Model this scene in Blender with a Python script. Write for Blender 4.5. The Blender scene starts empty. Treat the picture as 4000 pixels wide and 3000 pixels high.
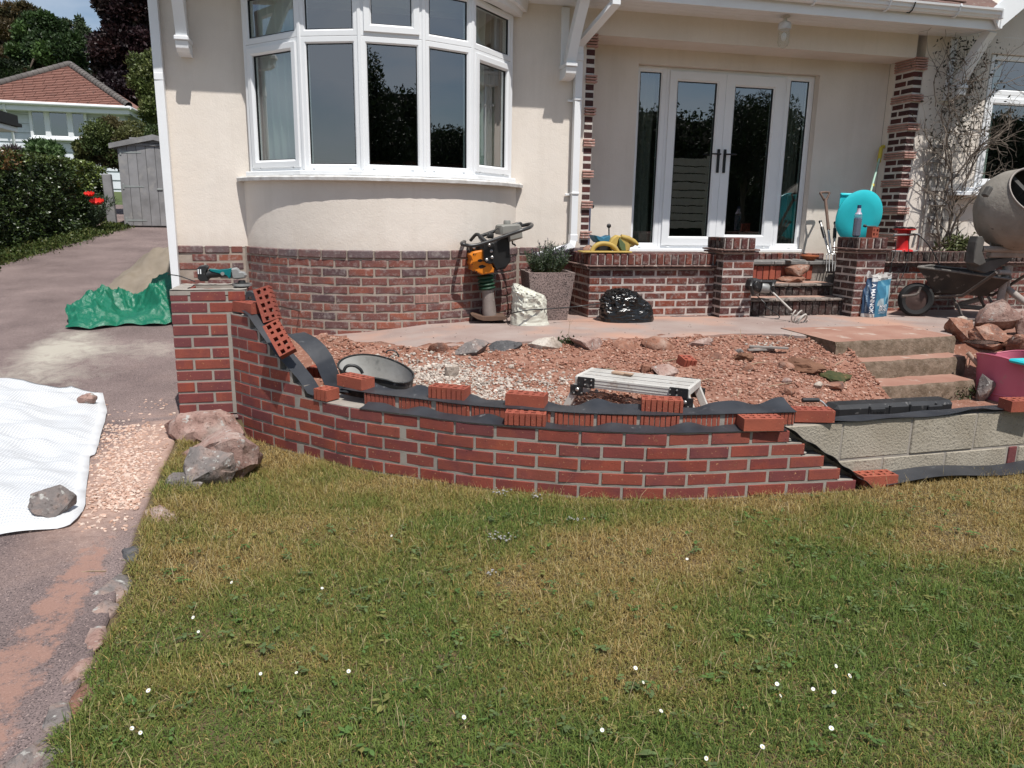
import bpy, bmesh, math, random
import numpy as np
from mathutils import Vector, Matrix, Euler, noise

random.seed(7)
SC = bpy.context.scene
COL = SC.collection
R = math.radians

# ------------------------------------------------------------ camera, sky, sun, exposure
FPX = 2950.0                                   # focal length in source pixels (frame 4000 wide)
PITCH, ROLL, YAW = R(12.675), R(-0.871), R(13.477)
EYE = Vector((0.0, 0.0, 0.96))                 # 0.96 m above the terrace (z = 0)
_fw = Vector((math.sin(YAW), math.cos(YAW), 0)); _rt = Vector((math.cos(YAW), -math.sin(YAW), 0)); _dn = Vector((0, 0, -1))
_f2 = math.cos(PITCH) * _fw + math.sin(PITCH) * _dn
_d2 = -math.sin(PITCH) * _fw + math.cos(PITCH) * _dn
CRT = math.cos(ROLL) * _rt + math.sin(ROLL) * _d2
CDN = -math.sin(ROLL) * _rt + math.cos(ROLL) * _d2
CFW = _f2
cam_data = bpy.data.cameras.new('camera'); cam = bpy.data.objects.new('camera', cam_data); COL.objects.link(cam)
cam_data.sensor_width = 36.0; cam_data.lens = 36.0 * FPX / 4000.0; cam_data.clip_end = 3000; cam_data.clip_start = 0.05
cm = Matrix((( CRT.x, -CDN.x, -CFW.x, EYE.x), (CRT.y, -CDN.y, -CFW.y, EYE.y), (CRT.z, -CDN.z, -CFW.z, EYE.z), (0, 0, 0, 1)))
cam.matrix_world = cm
SC.camera = cam

SUN_DIR = Vector((0.26, -1.0, 2.08)).normalized()       # towards the sun
SUN_EL = math.asin(SUN_DIR.z); SUN_AZ = math.atan2(SUN_DIR.x, SUN_DIR.y)
world = bpy.data.worlds.new('World'); SC.world = world; world.use_nodes = True
wn = world.node_tree.nodes; wl = world.node_tree.links
for n in list(wn): wn.remove(n)
w_out = wn.new('ShaderNodeOutputWorld'); w_bg = wn.new('ShaderNodeBackground')
w_sky = wn.new('ShaderNodeTexSky'); w_sky.sky_type = 'NISHITA'; w_sky.sun_disc = False
w_sky.sun_elevation = SUN_EL; w_sky.sun_rotation = SUN_AZ; w_sky.air_density = 1.0; w_sky.dust_density = 0.6; w_sky.ozone_density = 1.2
w_tc = wn.new('ShaderNodeTexCoord')
w_sep = wn.new('ShaderNodeSeparateXYZ'); wl.new(w_tc.outputs['Generated'], w_sep.inputs[0])
w_map = wn.new('ShaderNodeMapping'); w_map.inputs['Scale'].default_value = (1.0, 1.0, 2.6)
wl.new(w_tc.outputs['Generated'], w_map.inputs[0])
w_noi = wn.new('ShaderNodeTexNoise'); w_noi.inputs['Scale'].default_value = 2.6; w_noi.inputs['Detail'].default_value = 7; w_noi.inputs['Roughness'].default_value = 0.55
wl.new(w_map.outputs[0], w_noi.inputs['Vector'])
w_rmp = wn.new('ShaderNodeValToRGB'); w_rmp.color_ramp.elements[0].position = 0.42; w_rmp.color_ramp.elements[1].position = 0.62
wl.new(w_noi.outputs['Fac'], w_rmp.inputs[0])
w_mul = wn.new('ShaderNodeMath'); w_mul.operation = 'MULTIPLY'; w_mul.inputs[1].default_value = 0.85
wl.new(w_rmp.outputs[0], w_mul.inputs[0])
w_mix = wn.new('ShaderNodeMix'); w_mix.data_type = 'RGBA'
wl.new(w_mul.outputs[0], w_mix.inputs[0]); wl.new(w_sky.outputs[0], w_mix.inputs[6]); w_mix.inputs[7].default_value = (6.3, 7.0, 8.0, 1)
wl.new(w_mix.outputs[2], w_bg.inputs[0]); w_bg.inputs[1].default_value = 0.085
wl.new(w_bg.outputs[0], w_out.inputs[0])

sun_d = bpy.data.lights.new('sun', 'SUN'); sun_d.energy = 4.5; sun_d.angle = R(0.55); sun_d.color = (1.0, 0.965, 0.915)
sun = bpy.data.objects.new('sun', sun_d); COL.objects.link(sun)
sun.rotation_euler = SUN_DIR.to_track_quat('Z', 'Y').to_euler(); sun.location = (3, -6, 12)
SC.view_settings.view_transform = 'Standard'; SC.view_settings.look = 'None'
SC.view_settings.exposure = 0.22; SC.view_settings.gamma = 1.0; SC.view_settings.use_curve_mapping = False
SC.render.engine = 'CYCLES'
SC.cycles.max_bounces = 8; SC.cycles.transparent_max_bounces = 16; SC.cycles.use_denoising = True

# ------------------------------------------------------------ measured photo rays (photo pixel -> point on a real plane)
def ray(u, v): return (u - 2000) / FPX * CRT + (v - 1500) / FPX * CDN + CFW
def W(u, v, Y):
    d = ray(u, v); return EYE + d * (Y / d.y)
def G(u, v, z=0.0):
    d = ray(u, v); return EYE + d * ((z - EYE.z) / d.z)
def WX(u, v, X):
    d = ray(u, v); return EYE + d * (X / d.x)
def GH(u, v, fn, t0=1.0, t1=60.0):
    d = ray(u, v); a = None
    n = 400
    for i in range(n + 1):
        t = t0 * (t1 / t0) ** (i / n); p = EYE + d * t
        if p.z < fn(p.x, p.y): return p
    return EYE + d * t1

# ------------------------------------------------------------ object helpers
WM = {}
def _parent(o, p):
    if p is not None:
        o.parent = p; o.matrix_parent_inverse = WM.get(p, Matrix()).inverted()
def tag(o, label=None, cat=None, group=None, kind=None):
    if label: o['label'] = label
    if cat: o['category'] = cat
    if group: o['group'] = group
    if kind: o['kind'] = kind
    return o
def thing(name, label, cat, loc=(0, 0, 0), group=None, parent=None):
    o = bpy.data.objects.new(name, None); COL.objects.link(o); o.empty_display_size = 0.1
    o.location = loc; WM[o] = Matrix.Translation(loc)
    tag(o, label, cat, group); return o
def obj(name, mesh, parent=None, M=None, label=None, kind=None):
    o = bpy.data.objects.new(name, mesh); COL.objects.link(o)
    _parent(o, parent)
    if M is None: M = Matrix()
    o.matrix_basis = M; WM[o] = M.copy()
    if label: o['label'] = label
    if kind: o['kind'] = kind
    return o
def copy_tree(root, M, label=None, group=None):
    def rec(o, par):
        c = o.copy(); COL.objects.link(c)
        if par is not None: c.parent = par
        for ch in o.children: rec(ch, c)
        return c
    r = rec(root, None); r.matrix_basis = M; WM[r] = M.copy()
    if label: r['label'] = label
    if group: r['group'] = group
    return r

class MB:
    """collects simple shapes into one mesh"""
    def __init__(s): s.v = []; s.f = []; s.m = []; s.uv = None
    def add(s, vs, fs, mi=0):
        o = len(s.v); s.v += [tuple(p) for p in vs]; s.f += [tuple(i + o for i in f) for f in fs]; s.m += [mi] * len(fs)
    def box(s, x0, x1, y0, y1, z0, z1, M=None, mi=0):
        vs = [Vector(p) for p in ((x0,y0,z0),(x1,y0,z0),(x1,y1,z0),(x0,y1,z0),(x0,y0,z1),(x1,y0,z1),(x1,y1,z1),(x0,y1,z1))]
        if M is not None: vs = [M @ p for p in vs]
        s.add(vs, [(0,3,2,1),(4,5,6,7),(0,1,5,4),(1,2,6,5),(2,3,7,6),(3,0,4,7)], mi)
    def cbox(s, c, size, M=None, b=0.004, mi=0):
        """chamfered box, 24 vertices"""
        hx, hy, hz = size[0]/2, size[1]/2, size[2]/2; b = min(b, hx*.9, hy*.9, hz*.9); vs = []; idx = {}
        for sx in (-1,1):
            for sy in (-1,1):
                for sz in (-1,1):
                    for a in range(3):
                        p = Vector((sx*(hx-(b if a != 0 else 0)), sy*(hy-(b if a != 1 else 0)), sz*(hz-(b if a != 2 else 0))))
                        idx[sx,sy,sz,a] = len(vs); vs.append(p)
        fs = []
        for a in range(3):
            o1, o2 = (a+1)%3, (a+2)%3
            for sg in (-1,1):
                q = []
                for s1, s2 in ((-1,-1),(1,-1),(1,1),(-1,1)):
                    k = [0,0,0]; k[a] = sg; k[o1] = s1; k[o2] = s2; q.append(idx[k[0],k[1],k[2],a])
                fs.append(tuple(q if sg > 0 else q[::-1]))
            for s1 in (-1,1):
                for s2 in (-1,1):
                    k0 = [0,0,0]; k0[o1] = s1; k0[o2] = s2; k1 = list(k0); k0[a] = -1; k1[a] = 1
                    q = [idx[k0[0],k0[1],k0[2],o1], idx[k1[0],k1[1],k1[2],o1], idx[k1[0],k1[1],k1[2],o2], idx[k0[0],k0[1],k0[2],o2]]
                    fs.append(tuple(q if s1*s2 < 0 else q[::-1]))
        for sx in (-1,1):
            for sy in (-1,1):
                for sz in (-1,1):
                    q = [idx[sx,sy,sz,a] for a in range(3)]; fs.append(tuple(q if sx*sy*sz > 0 else q[::-1]))
        T = Matrix.Translation(c)
        vs = [(M @ (T @ p)) if M is not None else (T @ p) for p in vs]
        s.add(vs, fs, mi)
    def prism(s, poly, z0, z1, M=None, mi=0):
        n = len(poly); vs = [Vector((x, y, z0)) for x, y in poly] + [Vector((x, y, z1)) for x, y in poly]
        if M is not None: vs = [M @ p for p in vs]
        s.add(vs, [tuple(range(n))[::-1], tuple(range(n, 2*n))] + [(i, (i+1)%n, n+(i+1)%n, n+i) for i in range(n)], mi)
    def tube(s, pts, r, seg=8, closed=False, mi=0, caps=True):
        pts = [Vector(p) for p in pts]; n = len(pts); rs = r if isinstance(r, (list, tuple)) else [r]*n
        up = Vector((0,0,1)); vs = []; prev = None
        for i in range(n):
            a = pts[(i-1) % n] if (closed or i > 0) else pts[i]; b = pts[(i+1) % n] if (closed or i < n-1) else pts[i]
            t = (b - a)
            if t.length < 1e-9: t = Vector((0,0,1))
            t.normalize()
            if prev is None:
                u = t.cross(up)
                if u.length < .1: u = t.cross(Vector((1,0,0)))
            else: u = prev - t * prev.dot(t)
            if u.length < 1e-6: u = t.orthogonal()
            u.normalize(); w = t.cross(u); prev = u
            for k in range(seg):
                an = 2*math.pi*k/seg; vs.append(pts[i] + (u*math.cos(an) + w*math.sin(an))*rs[i])
        fs = []; m = n if closed else n-1
        for i in range(m):
            for k in range(seg):
                j = (i+1) % n; fs.append((i*seg+k, i*seg+(k+1)%seg, j*seg+(k+1)%seg, j*seg+k))
        if caps and not closed: fs += [tuple(range(seg))[::-1], tuple(range((n-1)*seg, n*seg))]
        s.add(vs, fs, mi)
    def lathe(s, prof, seg=24, M=None, mi=0, cap0=False, cap1=False):
        vs = []; n = len(prof)
        for r, z in prof:
            for k in range(seg):
                a = 2*math.pi*k/seg; vs.append(Vector((r*math.cos(a), r*math.sin(a), z)))
        if M is not None: vs = [M @ p for p in vs]
        fs = [(i*seg+k, i*seg+(k+1)%seg, (i+1)*seg+(k+1)%seg, (i+1)*seg+k) for i in range(n-1) for k in range(seg)]
        if cap0: fs.append(tuple(range(seg))[::-1])
        if cap1: fs.append(tuple(range((n-1)*seg, n*seg)))
        s.add(vs, fs, mi)
    def grid(s, fn, nu, nv, closed_u=False, mi=0):
        vs = [fn(i/(nu if closed_u else nu-1), j/(nv-1)) for j in range(nv) for i in range(nu)]
        fs = []
        for j in range(nv-1):
            for i in range(nu if closed_u else nu-1):
                i2 = (i+1) % nu; fs.append((j*nu+i, j*nu+i2, (j+1)*nu+i2, (j+1)*nu+i))
        s.add(vs, fs, mi)
    def ball(s, c, r, seg=12, rings=8, M=None, mi=0):
        r = r if isinstance(r, (tuple, list)) else (r, r, r); c = Vector(c)
        prof = [(math.sin(math.pi*i/rings), -math.cos(math.pi*i/rings)) for i in range(rings+1)]
        vs = []
        for a, z in prof:
            for k in range(seg):
                an = 2*math.pi*k/seg; p = Vector((a*math.cos(an)*r[0], a*math.sin(an)*r[1], z*r[2])) + c; vs.append(M @ p if M is not None else p)
        fs = [(i*seg+k, i*seg+(k+1)%seg, (i+1)*seg+(k+1)%seg, (i+1)*seg+k) for i in range(rings) for k in range(seg)]
        s.add(vs, fs, mi)
    def mesh(s, name, mats, smooth=None):
        me = bpy.data.meshes.new(name); me.from_pydata(s.v, [], s.f); 
        for m in (mats if isinstance(mats, (list, tuple)) else [mats]): me.materials.append(m)
        if any(s.m): me.polygons.foreach_set('material_index', s.m)
        if smooth is not None:
            me.polygons.foreach_set('use_smooth', [True]*len(me.polygons)); me.update(); me.set_sharp_from_angle(angle=R(smooth))
        me.update(); return me
    def build(s, name, mats, parent=None, smooth=None, M=None, label=None, kind=None):
        return obj(name, s.mesh(name, mats, smooth), parent, M, label, kind)

def solidify(fn, nu, nv, th, mb=None):
    """a sheet fn(u,v) given real thickness th"""
    mb = mb or MB(); P = [[Vector(fn(i/(nu-1), j/(nv-1))) for i in range(nu)] for j in range(nv)]
    N = [[None]*nu for _ in range(nv)]
    for j in range(nv):
        for i in range(nu):
            a = P[j][min(i+1, nu-1)] - P[j][max(i-1, 0)]; b = P[min(j+1, nv-1)][i] - P[max(j-1, 0)][i]
            n = a.cross(b); N[j][i] = n.normalized() if n.length > 1e-12 else Vector((0,0,1))
    vs = [P[j][i] for j in range(nv) for i in range(nu)] + [P[j][i] - N[j][i]*th for j in range(nv) for i in range(nu)]
    o = nu*nv; fs = []
    for j in range(nv-1):
        for i in range(nu-1):
            q = (j*nu+i, j*nu+i+1, (j+1)*nu+i+1, (j+1)*nu+i); fs.append(q); fs.append(tuple(k+o for k in q[::-1]))
    edge = [(j*nu, (j+1)*nu) for j in range(nv-1)] ; edge2 = [(j*nu+nu-1, (j+1)*nu+nu-1) for j in range(nv-1)]
    e3 = [(i, i+1) for i in range(nu-1)]; e4 = [((nv-1)*nu+i, (nv-1)*nu+i+1) for i in range(nu-1)]
    for a, b in edge: fs.append((a, b, b+o, a+o))
    for a, b in edge2: fs.append((b, a, a+o, b+o))
    for a, b in e3: fs.append((b, a, a+o, b+o))
    for a, b in e4: fs.append((a, b, b+o, a+o))
    mb.add(vs, fs); return mb

def np_mesh(name, verts, faces, mats, colors=None, smooth=False):
    """fast mesh from numpy: verts (N,3), faces (M,k) of one size; colors (N,3) to attribute 'tint'"""
    me = bpy.data.meshes.new(name); k = faces.shape[1]
    me.vertices.add(len(verts)); me.vertices.foreach_set('co', np.asarray(verts, np.float32).ravel())
    me.loops.add(faces.size); me.loops.foreach_set('vertex_index', np.asarray(faces, np.int32).ravel())
    me.polygons.add(len(faces)); me.polygons.foreach_set('loop_start', np.arange(0, faces.size, k, dtype=np.int32))
    me.polygons.foreach_set('use_smooth', np.full(len(faces), bool(smooth)))
    for m in (mats if isinstance(mats, (list, tuple)) else [mats]): me.materials.append(m)
    if colors is not None:
        at = me.attributes.new('tint', 'FLOAT_COLOR', 'POINT'); c = np.ones((len(verts), 4), np.float32); c[:, :3] = colors; at.data.foreach_set('color', c.ravel())
    me.update(calc_edges=True); me.validate(); return me

# ------------------------------------------------------------ materials
def _mat(name):
    m = bpy.data.materials.new(name); m.use_nodes = True; nt = m.node_tree
    b = nt.nodes['Principled BSDF']; return m, nt, b
def _n(nt, t, **kw):
    n = nt.nodes.new(t)
    for k, v in kw.items():
        if k in n.inputs.keys(): n.inputs[k].default_value = v
        else: setattr(n, k, v)
    return n
def C4(c): return (c[0], c[1], c[2], 1.0)
def ramp(nt, fac, stops):
    r = nt.nodes.new('ShaderNodeValToRGB'); e = r.color_ramp.elements
    while len(e) < len(stops): e.new(0.5)
    for i, (p, c) in enumerate(stops): e[i].position = p; e[i].color = C4(c) if len(c) == 3 else c
    nt.links.new(fac, r.inputs[0]); return r.outputs[0]
def mixc(nt, fac, a, b, mode='MIX'):
    m = nt.nodes.new('ShaderNodeMix'); m.data_type = 'RGBA'; m.blend_type = mode
    for sock, val in ((m.inputs[0], fac), (m.inputs[6], a), (m.inputs[7], b)):
        if isinstance(val, bpy.types.NodeSocket): nt.links.new(val, sock)
        elif isinstance(val, (int, float)): sock.default_value = val
        else: sock.default_value = C4(val)
    return m.outputs[2]
def noi(nt, vec, scale, detail=5, rough=.55, dist=0.0):
    n = _n(nt, 'ShaderNodeTexNoise'); n.inputs['Scale'].default_value = scale; n.inputs['Detail'].default_value = detail; n.inputs['Roughness'].default_value = rough; n.inputs['Distortion'].default_value = dist
    nt.links.new(vec, n.inputs['Vector']); return n.outputs['Fac']
def vor(nt, vec, scale, out='Distance', feature='F1'):
    n = _n(nt, 'ShaderNodeTexVoronoi'); n.feature = feature; n.inputs['Scale'].default_value = scale; nt.links.new(vec, n.inputs['Vector']); return n.outputs[out]
def coords(nt, rnd=False):
    tc = _n(nt, 'ShaderNodeTexCoord'); v = tc.outputs['Object']
    if rnd:
        oi = _n(nt, 'ShaderNodeObjectInfo'); ml = _n(nt, 'ShaderNodeMath', operation='MULTIPLY'); ml.inputs[1].default_value = 37.0
        nt.links.new(oi.outputs['Random'], ml.inputs[0]); ad = _n(nt, 'ShaderNodeVectorMath', operation='ADD')
        nt.links.new(v, ad.inputs[0]); nt.links.new(ml.outputs[0], ad.inputs[1]); return ad.outputs[0], oi.outputs['Random']
    return v, None
def bump(nt, b, h, strength, dist=0.01):
    n = _n(nt, 'ShaderNodeBump'); n.inputs['Strength'].default_value = strength; n.inputs['Distance'].default_value = dist
    nt.links.new(h, n.inputs['Height']); nt.links.new(n.outputs[0], b.inputs['Normal'])
def math2(nt, op, a, b_=0.0):
    n = _n(nt, 'ShaderNodeMath', operation=op)
    for i, x in enumerate((a, b_)):
        if isinstance(x, bpy.types.NodeSocket): nt.links.new(x, n.inputs[i])
        else: n.inputs[i].default_value = x
    return n.outputs[0]
def simple(name, c1, c2=None, scale=6.0, rough=.7, bmp=0.0, bscale=60, metal=0.0, spec=.4, bdist=.004, rnd=False, detail=6, p=(.35, .68), c3=None, c3scale=120, c3p=(.62, .7)):
    m, nt, b = _mat(name); v, rs = coords(nt, rnd)
    if c2 is None: b.inputs['Base Color'].default_value = C4(c1); col = None
    else:
        col = ramp(nt, noi(nt, v, scale, detail), [(p[0], c1), (p[1], c2)])
        if c3 is not None: col = mixc(nt, ramp(nt, noi(nt, v, c3scale, 3), [(c3p[0], (0,0,0)), (c3p[1], (1,1,1))]), col, c3)
        nt.links.new(col, b.inputs['Base Color'])
    b.inputs['Roughness'].default_value = rough; b.inputs['Metallic'].default_value = metal; b.inputs['Specular IOR Level'].default_value = spec
    if bmp: bump(nt, b, noi(nt, v, bscale, 5), bmp, bdist)
    return m
def brick_mat(name, tones, speck=(.5,.36,.26), dark=(.05,.025,.02), patch=None, patch_amt=.5, white=0.0, rough=.85, bmp=.5):
    """tones: list of colours chosen per brick by Object Random"""
    m, nt, b = _mat(name); v, rs = coords(nt, True)
    n = len(tones); r = nt.nodes.new('ShaderNodeValToRGB'); e = r.color_ramp.elements; r.color_ramp.interpolation = 'LINEAR'
    while len(e) < n: e.new(.5)
    for i, t in enumerate(tones): e[i].position = i/(n-1); e[i].color = C4(t)
    nt.links.new(rs, r.inputs[0]); col = r.outputs[0]
    big = noi(nt, v, 9, 4, .6)
    col = mixc(nt, ramp(nt, big, [(.38, (0,0,0)), (.7, (1,1,1))]), col, mixc(nt, 1.0, col, (1.25,1.2,1.15), 'MULTIPLY'))
    if patch: col = mixc(nt, math2(nt, 'MULTIPLY', ramp(nt, noi(nt, v, 5.5, 3), [(.46, (0,0,0)), (.62, (1,1,1))]), patch_amt), col, patch)
    col = mixc(nt, ramp(nt, noi(nt, v, 130, 3, .6), [(.63, (0,0,0)), (.72, (1,1,1))]), col, dark)
    col = mixc(nt, ramp(nt, noi(nt, v, 95, 2, .5), [(.68, (0,0,0)), (.74, (1,1,1))]), col, speck)
    if white: col = mixc(nt, math2(nt, 'MULTIPLY', ramp(nt, noi(nt, v, 22, 6, .7), [(.5, (0,0,0)), (.68, (1,1,1))]), white), col, (.5,.46,.42))
    nt.links.new(col, b.inputs['Base Color']); b.inputs['Roughness'].default_value = rough; b.inputs['Specular IOR Level'].default_value = .25
    bump(nt, b, noi(nt, v, 140, 5, .65), bmp, .004)
    return m

MAT = {}
MAT['new_brick'] = brick_mat('new_brick', [(.255,.062,.040),(.205,.050,.038),(.235,.066,.047),(.145,.046,.048),(.275,.072,.043),(.18,.048,.044),(.245,.062,.044)], patch=(.135,.042,.050), patch_amt=.5, speck=(.50,.27,.14))
MAT['new_brick_raw'] = brick_mat('new_brick_raw', [(.285,.076,.047),(.25,.068,.044),(.31,.085,.052),(.225,.062,.045)], patch=(.24,.06,.045), patch_amt=.4, speck=(.5,.27,.16))
MAT['old_brick'] = brick_mat('old_brick', [(.20,.070,.052),(.13,.058,.053),(.23,.078,.055),(.095,.058,.062),(.18,.062,.050),(.25,.088,.058),(.12,.062,.060),(.21,.075,.056)], patch=(.10,.066,.068), patch_amt=.55, speck=(.42,.34,.30), white=.35, bmp=.7)
MAT['old_brick_top'] = brick_mat('old_brick_top', [(.12,.085,.088),(.15,.08,.072),(.11,.088,.095),(.16,.085,.078)], patch=(.13,.11,.115), patch_amt=.5, speck=(.42,.36,.33), white=.35)
MAT['porch_brick'] = brick_mat('porch_brick', [(.135,.042,.030),(.10,.036,.032),(.155,.048,.032),(.075,.032,.031),(.12,.040,.034),(.19,.052,.031),(.09,.036,.034),(.24,.065,.036)], patch=(.055,.034,.034), patch_amt=.55, speck=(.42,.36,.33), white=.42, bmp=.8)
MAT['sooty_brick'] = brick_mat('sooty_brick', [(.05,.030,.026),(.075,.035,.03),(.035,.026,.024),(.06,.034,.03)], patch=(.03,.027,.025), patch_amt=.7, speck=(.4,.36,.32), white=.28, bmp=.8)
MAT['quoin_brick'] = brick_mat('quoin_brick', [(.075,.028,.026),(.045,.024,.024),(.10,.034,.03),(.055,.025,.024)], patch=(.05,.03,.03), patch_amt=.5, speck=(.3,.22,.2))
MAT['tile_red'] = simple('tile_red', (.46,.27,.225), (.33,.17,.14), 20, .85, .4, 90, rnd=True, c3=(.55,.47,.42), c3scale=30, c3p=(.6,.7))
MAT['tile_dirty'] = simple('tile_dirty', (.20,.12,.10), (.09,.06,.055), 16, .9, .5, 90, rnd=True, c3=(.45,.38,.33), c3scale=22, c3p=(.58,.7))
MAT['mortar_new'] = simple('mortar_new', (.335,.30,.26), (.27,.24,.21), 12, .95, .6, 160, bdist=.003)
MAT['mortar_old'] = simple('mortar_old', (.37,.31,.26), (.27,.225,.185), 9, .95, .7, 120, bdist=.004)
MAT['mortar_white'] = simple('mortar_white', (.52,.46,.42), (.36,.31,.28), 9, .95, .7, 110, bdist=.004)
MAT['mortar_quoin'] = simple('mortar_quoin', (.66,.62,.57), (.52,.48,.43), 9, .95, .5, 110)
MAT['mortar_dark'] = simple('mortar_dark', (.16,.14,.12), (.38,.34,.30), 14, .95, .7, 110, bdist=.004)
MAT['render'] = simple('render', (.73,.665,.595), (.70,.635,.565), 2.2, .9, .55, 75, spec=.2, bdist=.006, c3=(.66,.595,.52), c3scale=1.3, c3p=(.5,.8))
def render_mat():
    m, nt, b = _mat('render'); v, _ = coords(nt); mp = _n(nt, 'ShaderNodeMapping'); mp.inputs['Scale'].default_value = (7, 7, .7); nt.links.new(v, mp.inputs[0])
    col = ramp(nt, noi(nt, v, 1.1, 6, .6), [(.32, (.665,.60,.53)), (.55, (.73,.665,.595)), (.75, (.715,.64,.56))])
    col = mixc(nt, math2(nt, 'MULTIPLY', ramp(nt, noi(nt, mp.outputs[0], 1.0, 6, .65), [(.5, (0,0,0)), (.8, (1,1,1))]), .38), col, (.56,.50,.43))
    col = mixc(nt, math2(nt, 'MULTIPLY', ramp(nt, noi(nt, v, 60, 4, .7), [(.55, (0,0,0)), (.75, (1,1,1))]), .25), col, (.60,.54,.47))
    sp = _n(nt, 'ShaderNodeSeparateXYZ'); nt.links.new(v, sp.inputs[0]); lo = ramp(nt, math2(nt, 'ADD', sp.outputs[2], math2(nt, 'MULTIPLY', noi(nt, v, 9, 5), .25)), [(.62+.12, (1,1,1)), (.80+.12, (0,0,0))])
    col = mixc(nt, math2(nt, 'MULTIPLY', lo, .45), col, (.54,.46,.39))
    nt.links.new(col, b.inputs['Base Color']); b.inputs['Roughness'].default_value = .92; b.inputs['Specular IOR Level'].default_value = .15
    bump(nt, b, math2(nt, 'ADD', noi(nt, v, 70, 5, .6), math2(nt, 'MULTIPLY', noi(nt, v, 9, 3), 1.5)), .33, .006); return m
MAT['render'] = render_mat()
MAT['white'] = simple('white', (.80,.81,.82), (.76,.77,.78), 3, .38, 0.05, 30, spec=.5)
MAT['white_dirty'] = simple('white_dirty', (.72,.71,.69), (.50,.48,.45), 14, .6, .3, 60)
MAT['black_gasket'] = simple('black_gasket', (.012,.012,.013), rough=.5)
MAT['handle_black'] = simple('handle_black', (.012,.012,.014), rough=.35)
def glass_mat():
    m = bpy.data.materials.new('glass'); m.use_nodes = True; nt = m.node_tree
    for n in list(nt.nodes): nt.nodes.remove(n)
    o = nt.nodes.new('ShaderNodeOutputMaterial'); mx = nt.nodes.new('ShaderNodeMixShader'); tr = nt.nodes.new('ShaderNodeBsdfTransparent'); gl = nt.nodes.new('ShaderNodeBsdfGlossy')
    tr.inputs[0].default_value = (.80,.86,.84,1); gl.inputs['Roughness'].default_value = 0.0; gl.inputs[0].default_value = (1,1,1,1)
    fr = nt.nodes.new('ShaderNodeFresnel'); fr.inputs[0].default_value = 1.5
    f = math2(nt, 'MULTIPLY', fr.outputs[0], 2.0); f = math2(nt, 'ADD', f, .15); f = math2(nt, 'MINIMUM', f, 1.0)
    ge = nt.nodes.new('ShaderNodeNewGeometry'); f = math2(nt, 'MULTIPLY', f, math2(nt, 'SUBTRACT', 1.0, ge.outputs['Backfacing']))
    tc = nt.nodes.new('ShaderNodeTexCoord'); bp = nt.nodes.new('ShaderNodeBump'); bp.inputs['Strength'].default_value = .016; bp.inputs['Distance'].default_value = .02
    nt.links.new(noi(nt, tc.outputs['Object'], 3.5, 2), bp.inputs['Height']); nt.links.new(bp.outputs[0], gl.inputs['Normal'])
    nt.links.new(f, mx.inputs[0]); nt.links.new(tr.outputs[0], mx.inputs[1]); nt.links.new(gl.outputs[0], mx.inputs[2]); nt.links.new(mx.outputs[0], o.inputs[0])
    return m
MAT['glass'] = glass_mat()
def leaf_mat(name, rough=.5, trans=.25, spec=.35):
    m, nt, b = _mat(name); a = _n(nt, 'ShaderNodeAttribute', attribute_name='tint'); nt.links.new(a.outputs['Color'], b.inputs['Base Color'])
    b.inputs['Roughness'].default_value = rough; b.inputs['Specular IOR Level'].default_value = spec
    if trans:
        t = nt.nodes.new('ShaderNodeBsdfTranslucent'); nt.links.new(a.outputs['Color'], t.inputs[0]); mx = nt.nodes.new('ShaderNodeMixShader'); mx.inputs[0].default_value = trans
        out = [n for n in nt.nodes if n.type == 'OUTPUT_MATERIAL'][0]
        nt.links.new(b.outputs[0], mx.inputs[1]); nt.links.new(t.outputs[0], mx.inputs[2]); nt.links.new(mx.outputs[0], out.inputs[0])
    return m
MAT['leaf'] = leaf_mat('leaf'); MAT['leaf_gloss'] = leaf_mat('leaf_gloss', .38, .15, .5); MAT['grass'] = leaf_mat('grass', .6, .3, .25)
MAT['tinted_stone'] = leaf_mat('tinted_stone', .9, 0, .2)
MAT['bark'] = simple('bark', (.10,.075,.055), (.05,.04,.032), 8, .95, .8, 25, bdist=.02)
def stone_mat(name, c1, c2, c3, lichen=(.42,.41,.38), lp=(.6,.68), sc=1.0):
    m, nt, b = _mat(name); v, _ = coords(nt, True)
    col = ramp(nt, noi(nt, v, 7*sc, 6, .62, .4), [(.3, c1), (.5, c2), (.68, c3)])
    col = mixc(nt, ramp(nt, noi(nt, v, 26*sc, 5, .6), [(lp[0], (0,0,0)), (lp[1], (1,1,1))]), col, lichen)
    col = mixc(nt, ramp(nt, noi(nt, v, 60*sc, 4, .6), [(.3, (1,1,1)), (.45, (0,0,0))]), col, mixc(nt, 1.0, col, (.45,.43,.42), 'MULTIPLY'))
    nt.links.new(col, b.inputs['Base Color']); b.inputs['Roughness'].default_value = .92; b.inputs['Specular IOR Level'].default_value = .2
    bump(nt, b, noi(nt, v, 38*sc, 7, .68), .9, .012); return m
MAT['stone_grey'] = stone_mat('stone_grey', (.10,.092,.088), (.19,.165,.155), (.33,.23,.19))
MAT['stone_pink'] = stone_mat('stone_pink', (.20,.115,.095), (.33,.215,.18), (.40,.31,.27))
MAT['stone_red'] = stone_mat('stone_red', (.14,.085,.07), (.28,.135,.09), (.36,.25,.20), lichen=(.40,.34,.29))
MAT['stone_dark'] = stone_mat('stone_dark', (.05,.05,.052), (.10,.098,.10), (.17,.155,.15), lp=(.66,.74))
MAT['stone_pale'] = stone_mat('stone_pale', (.30,.25,.20), (.45,.38,.32), (.52,.47,.41))
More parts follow.
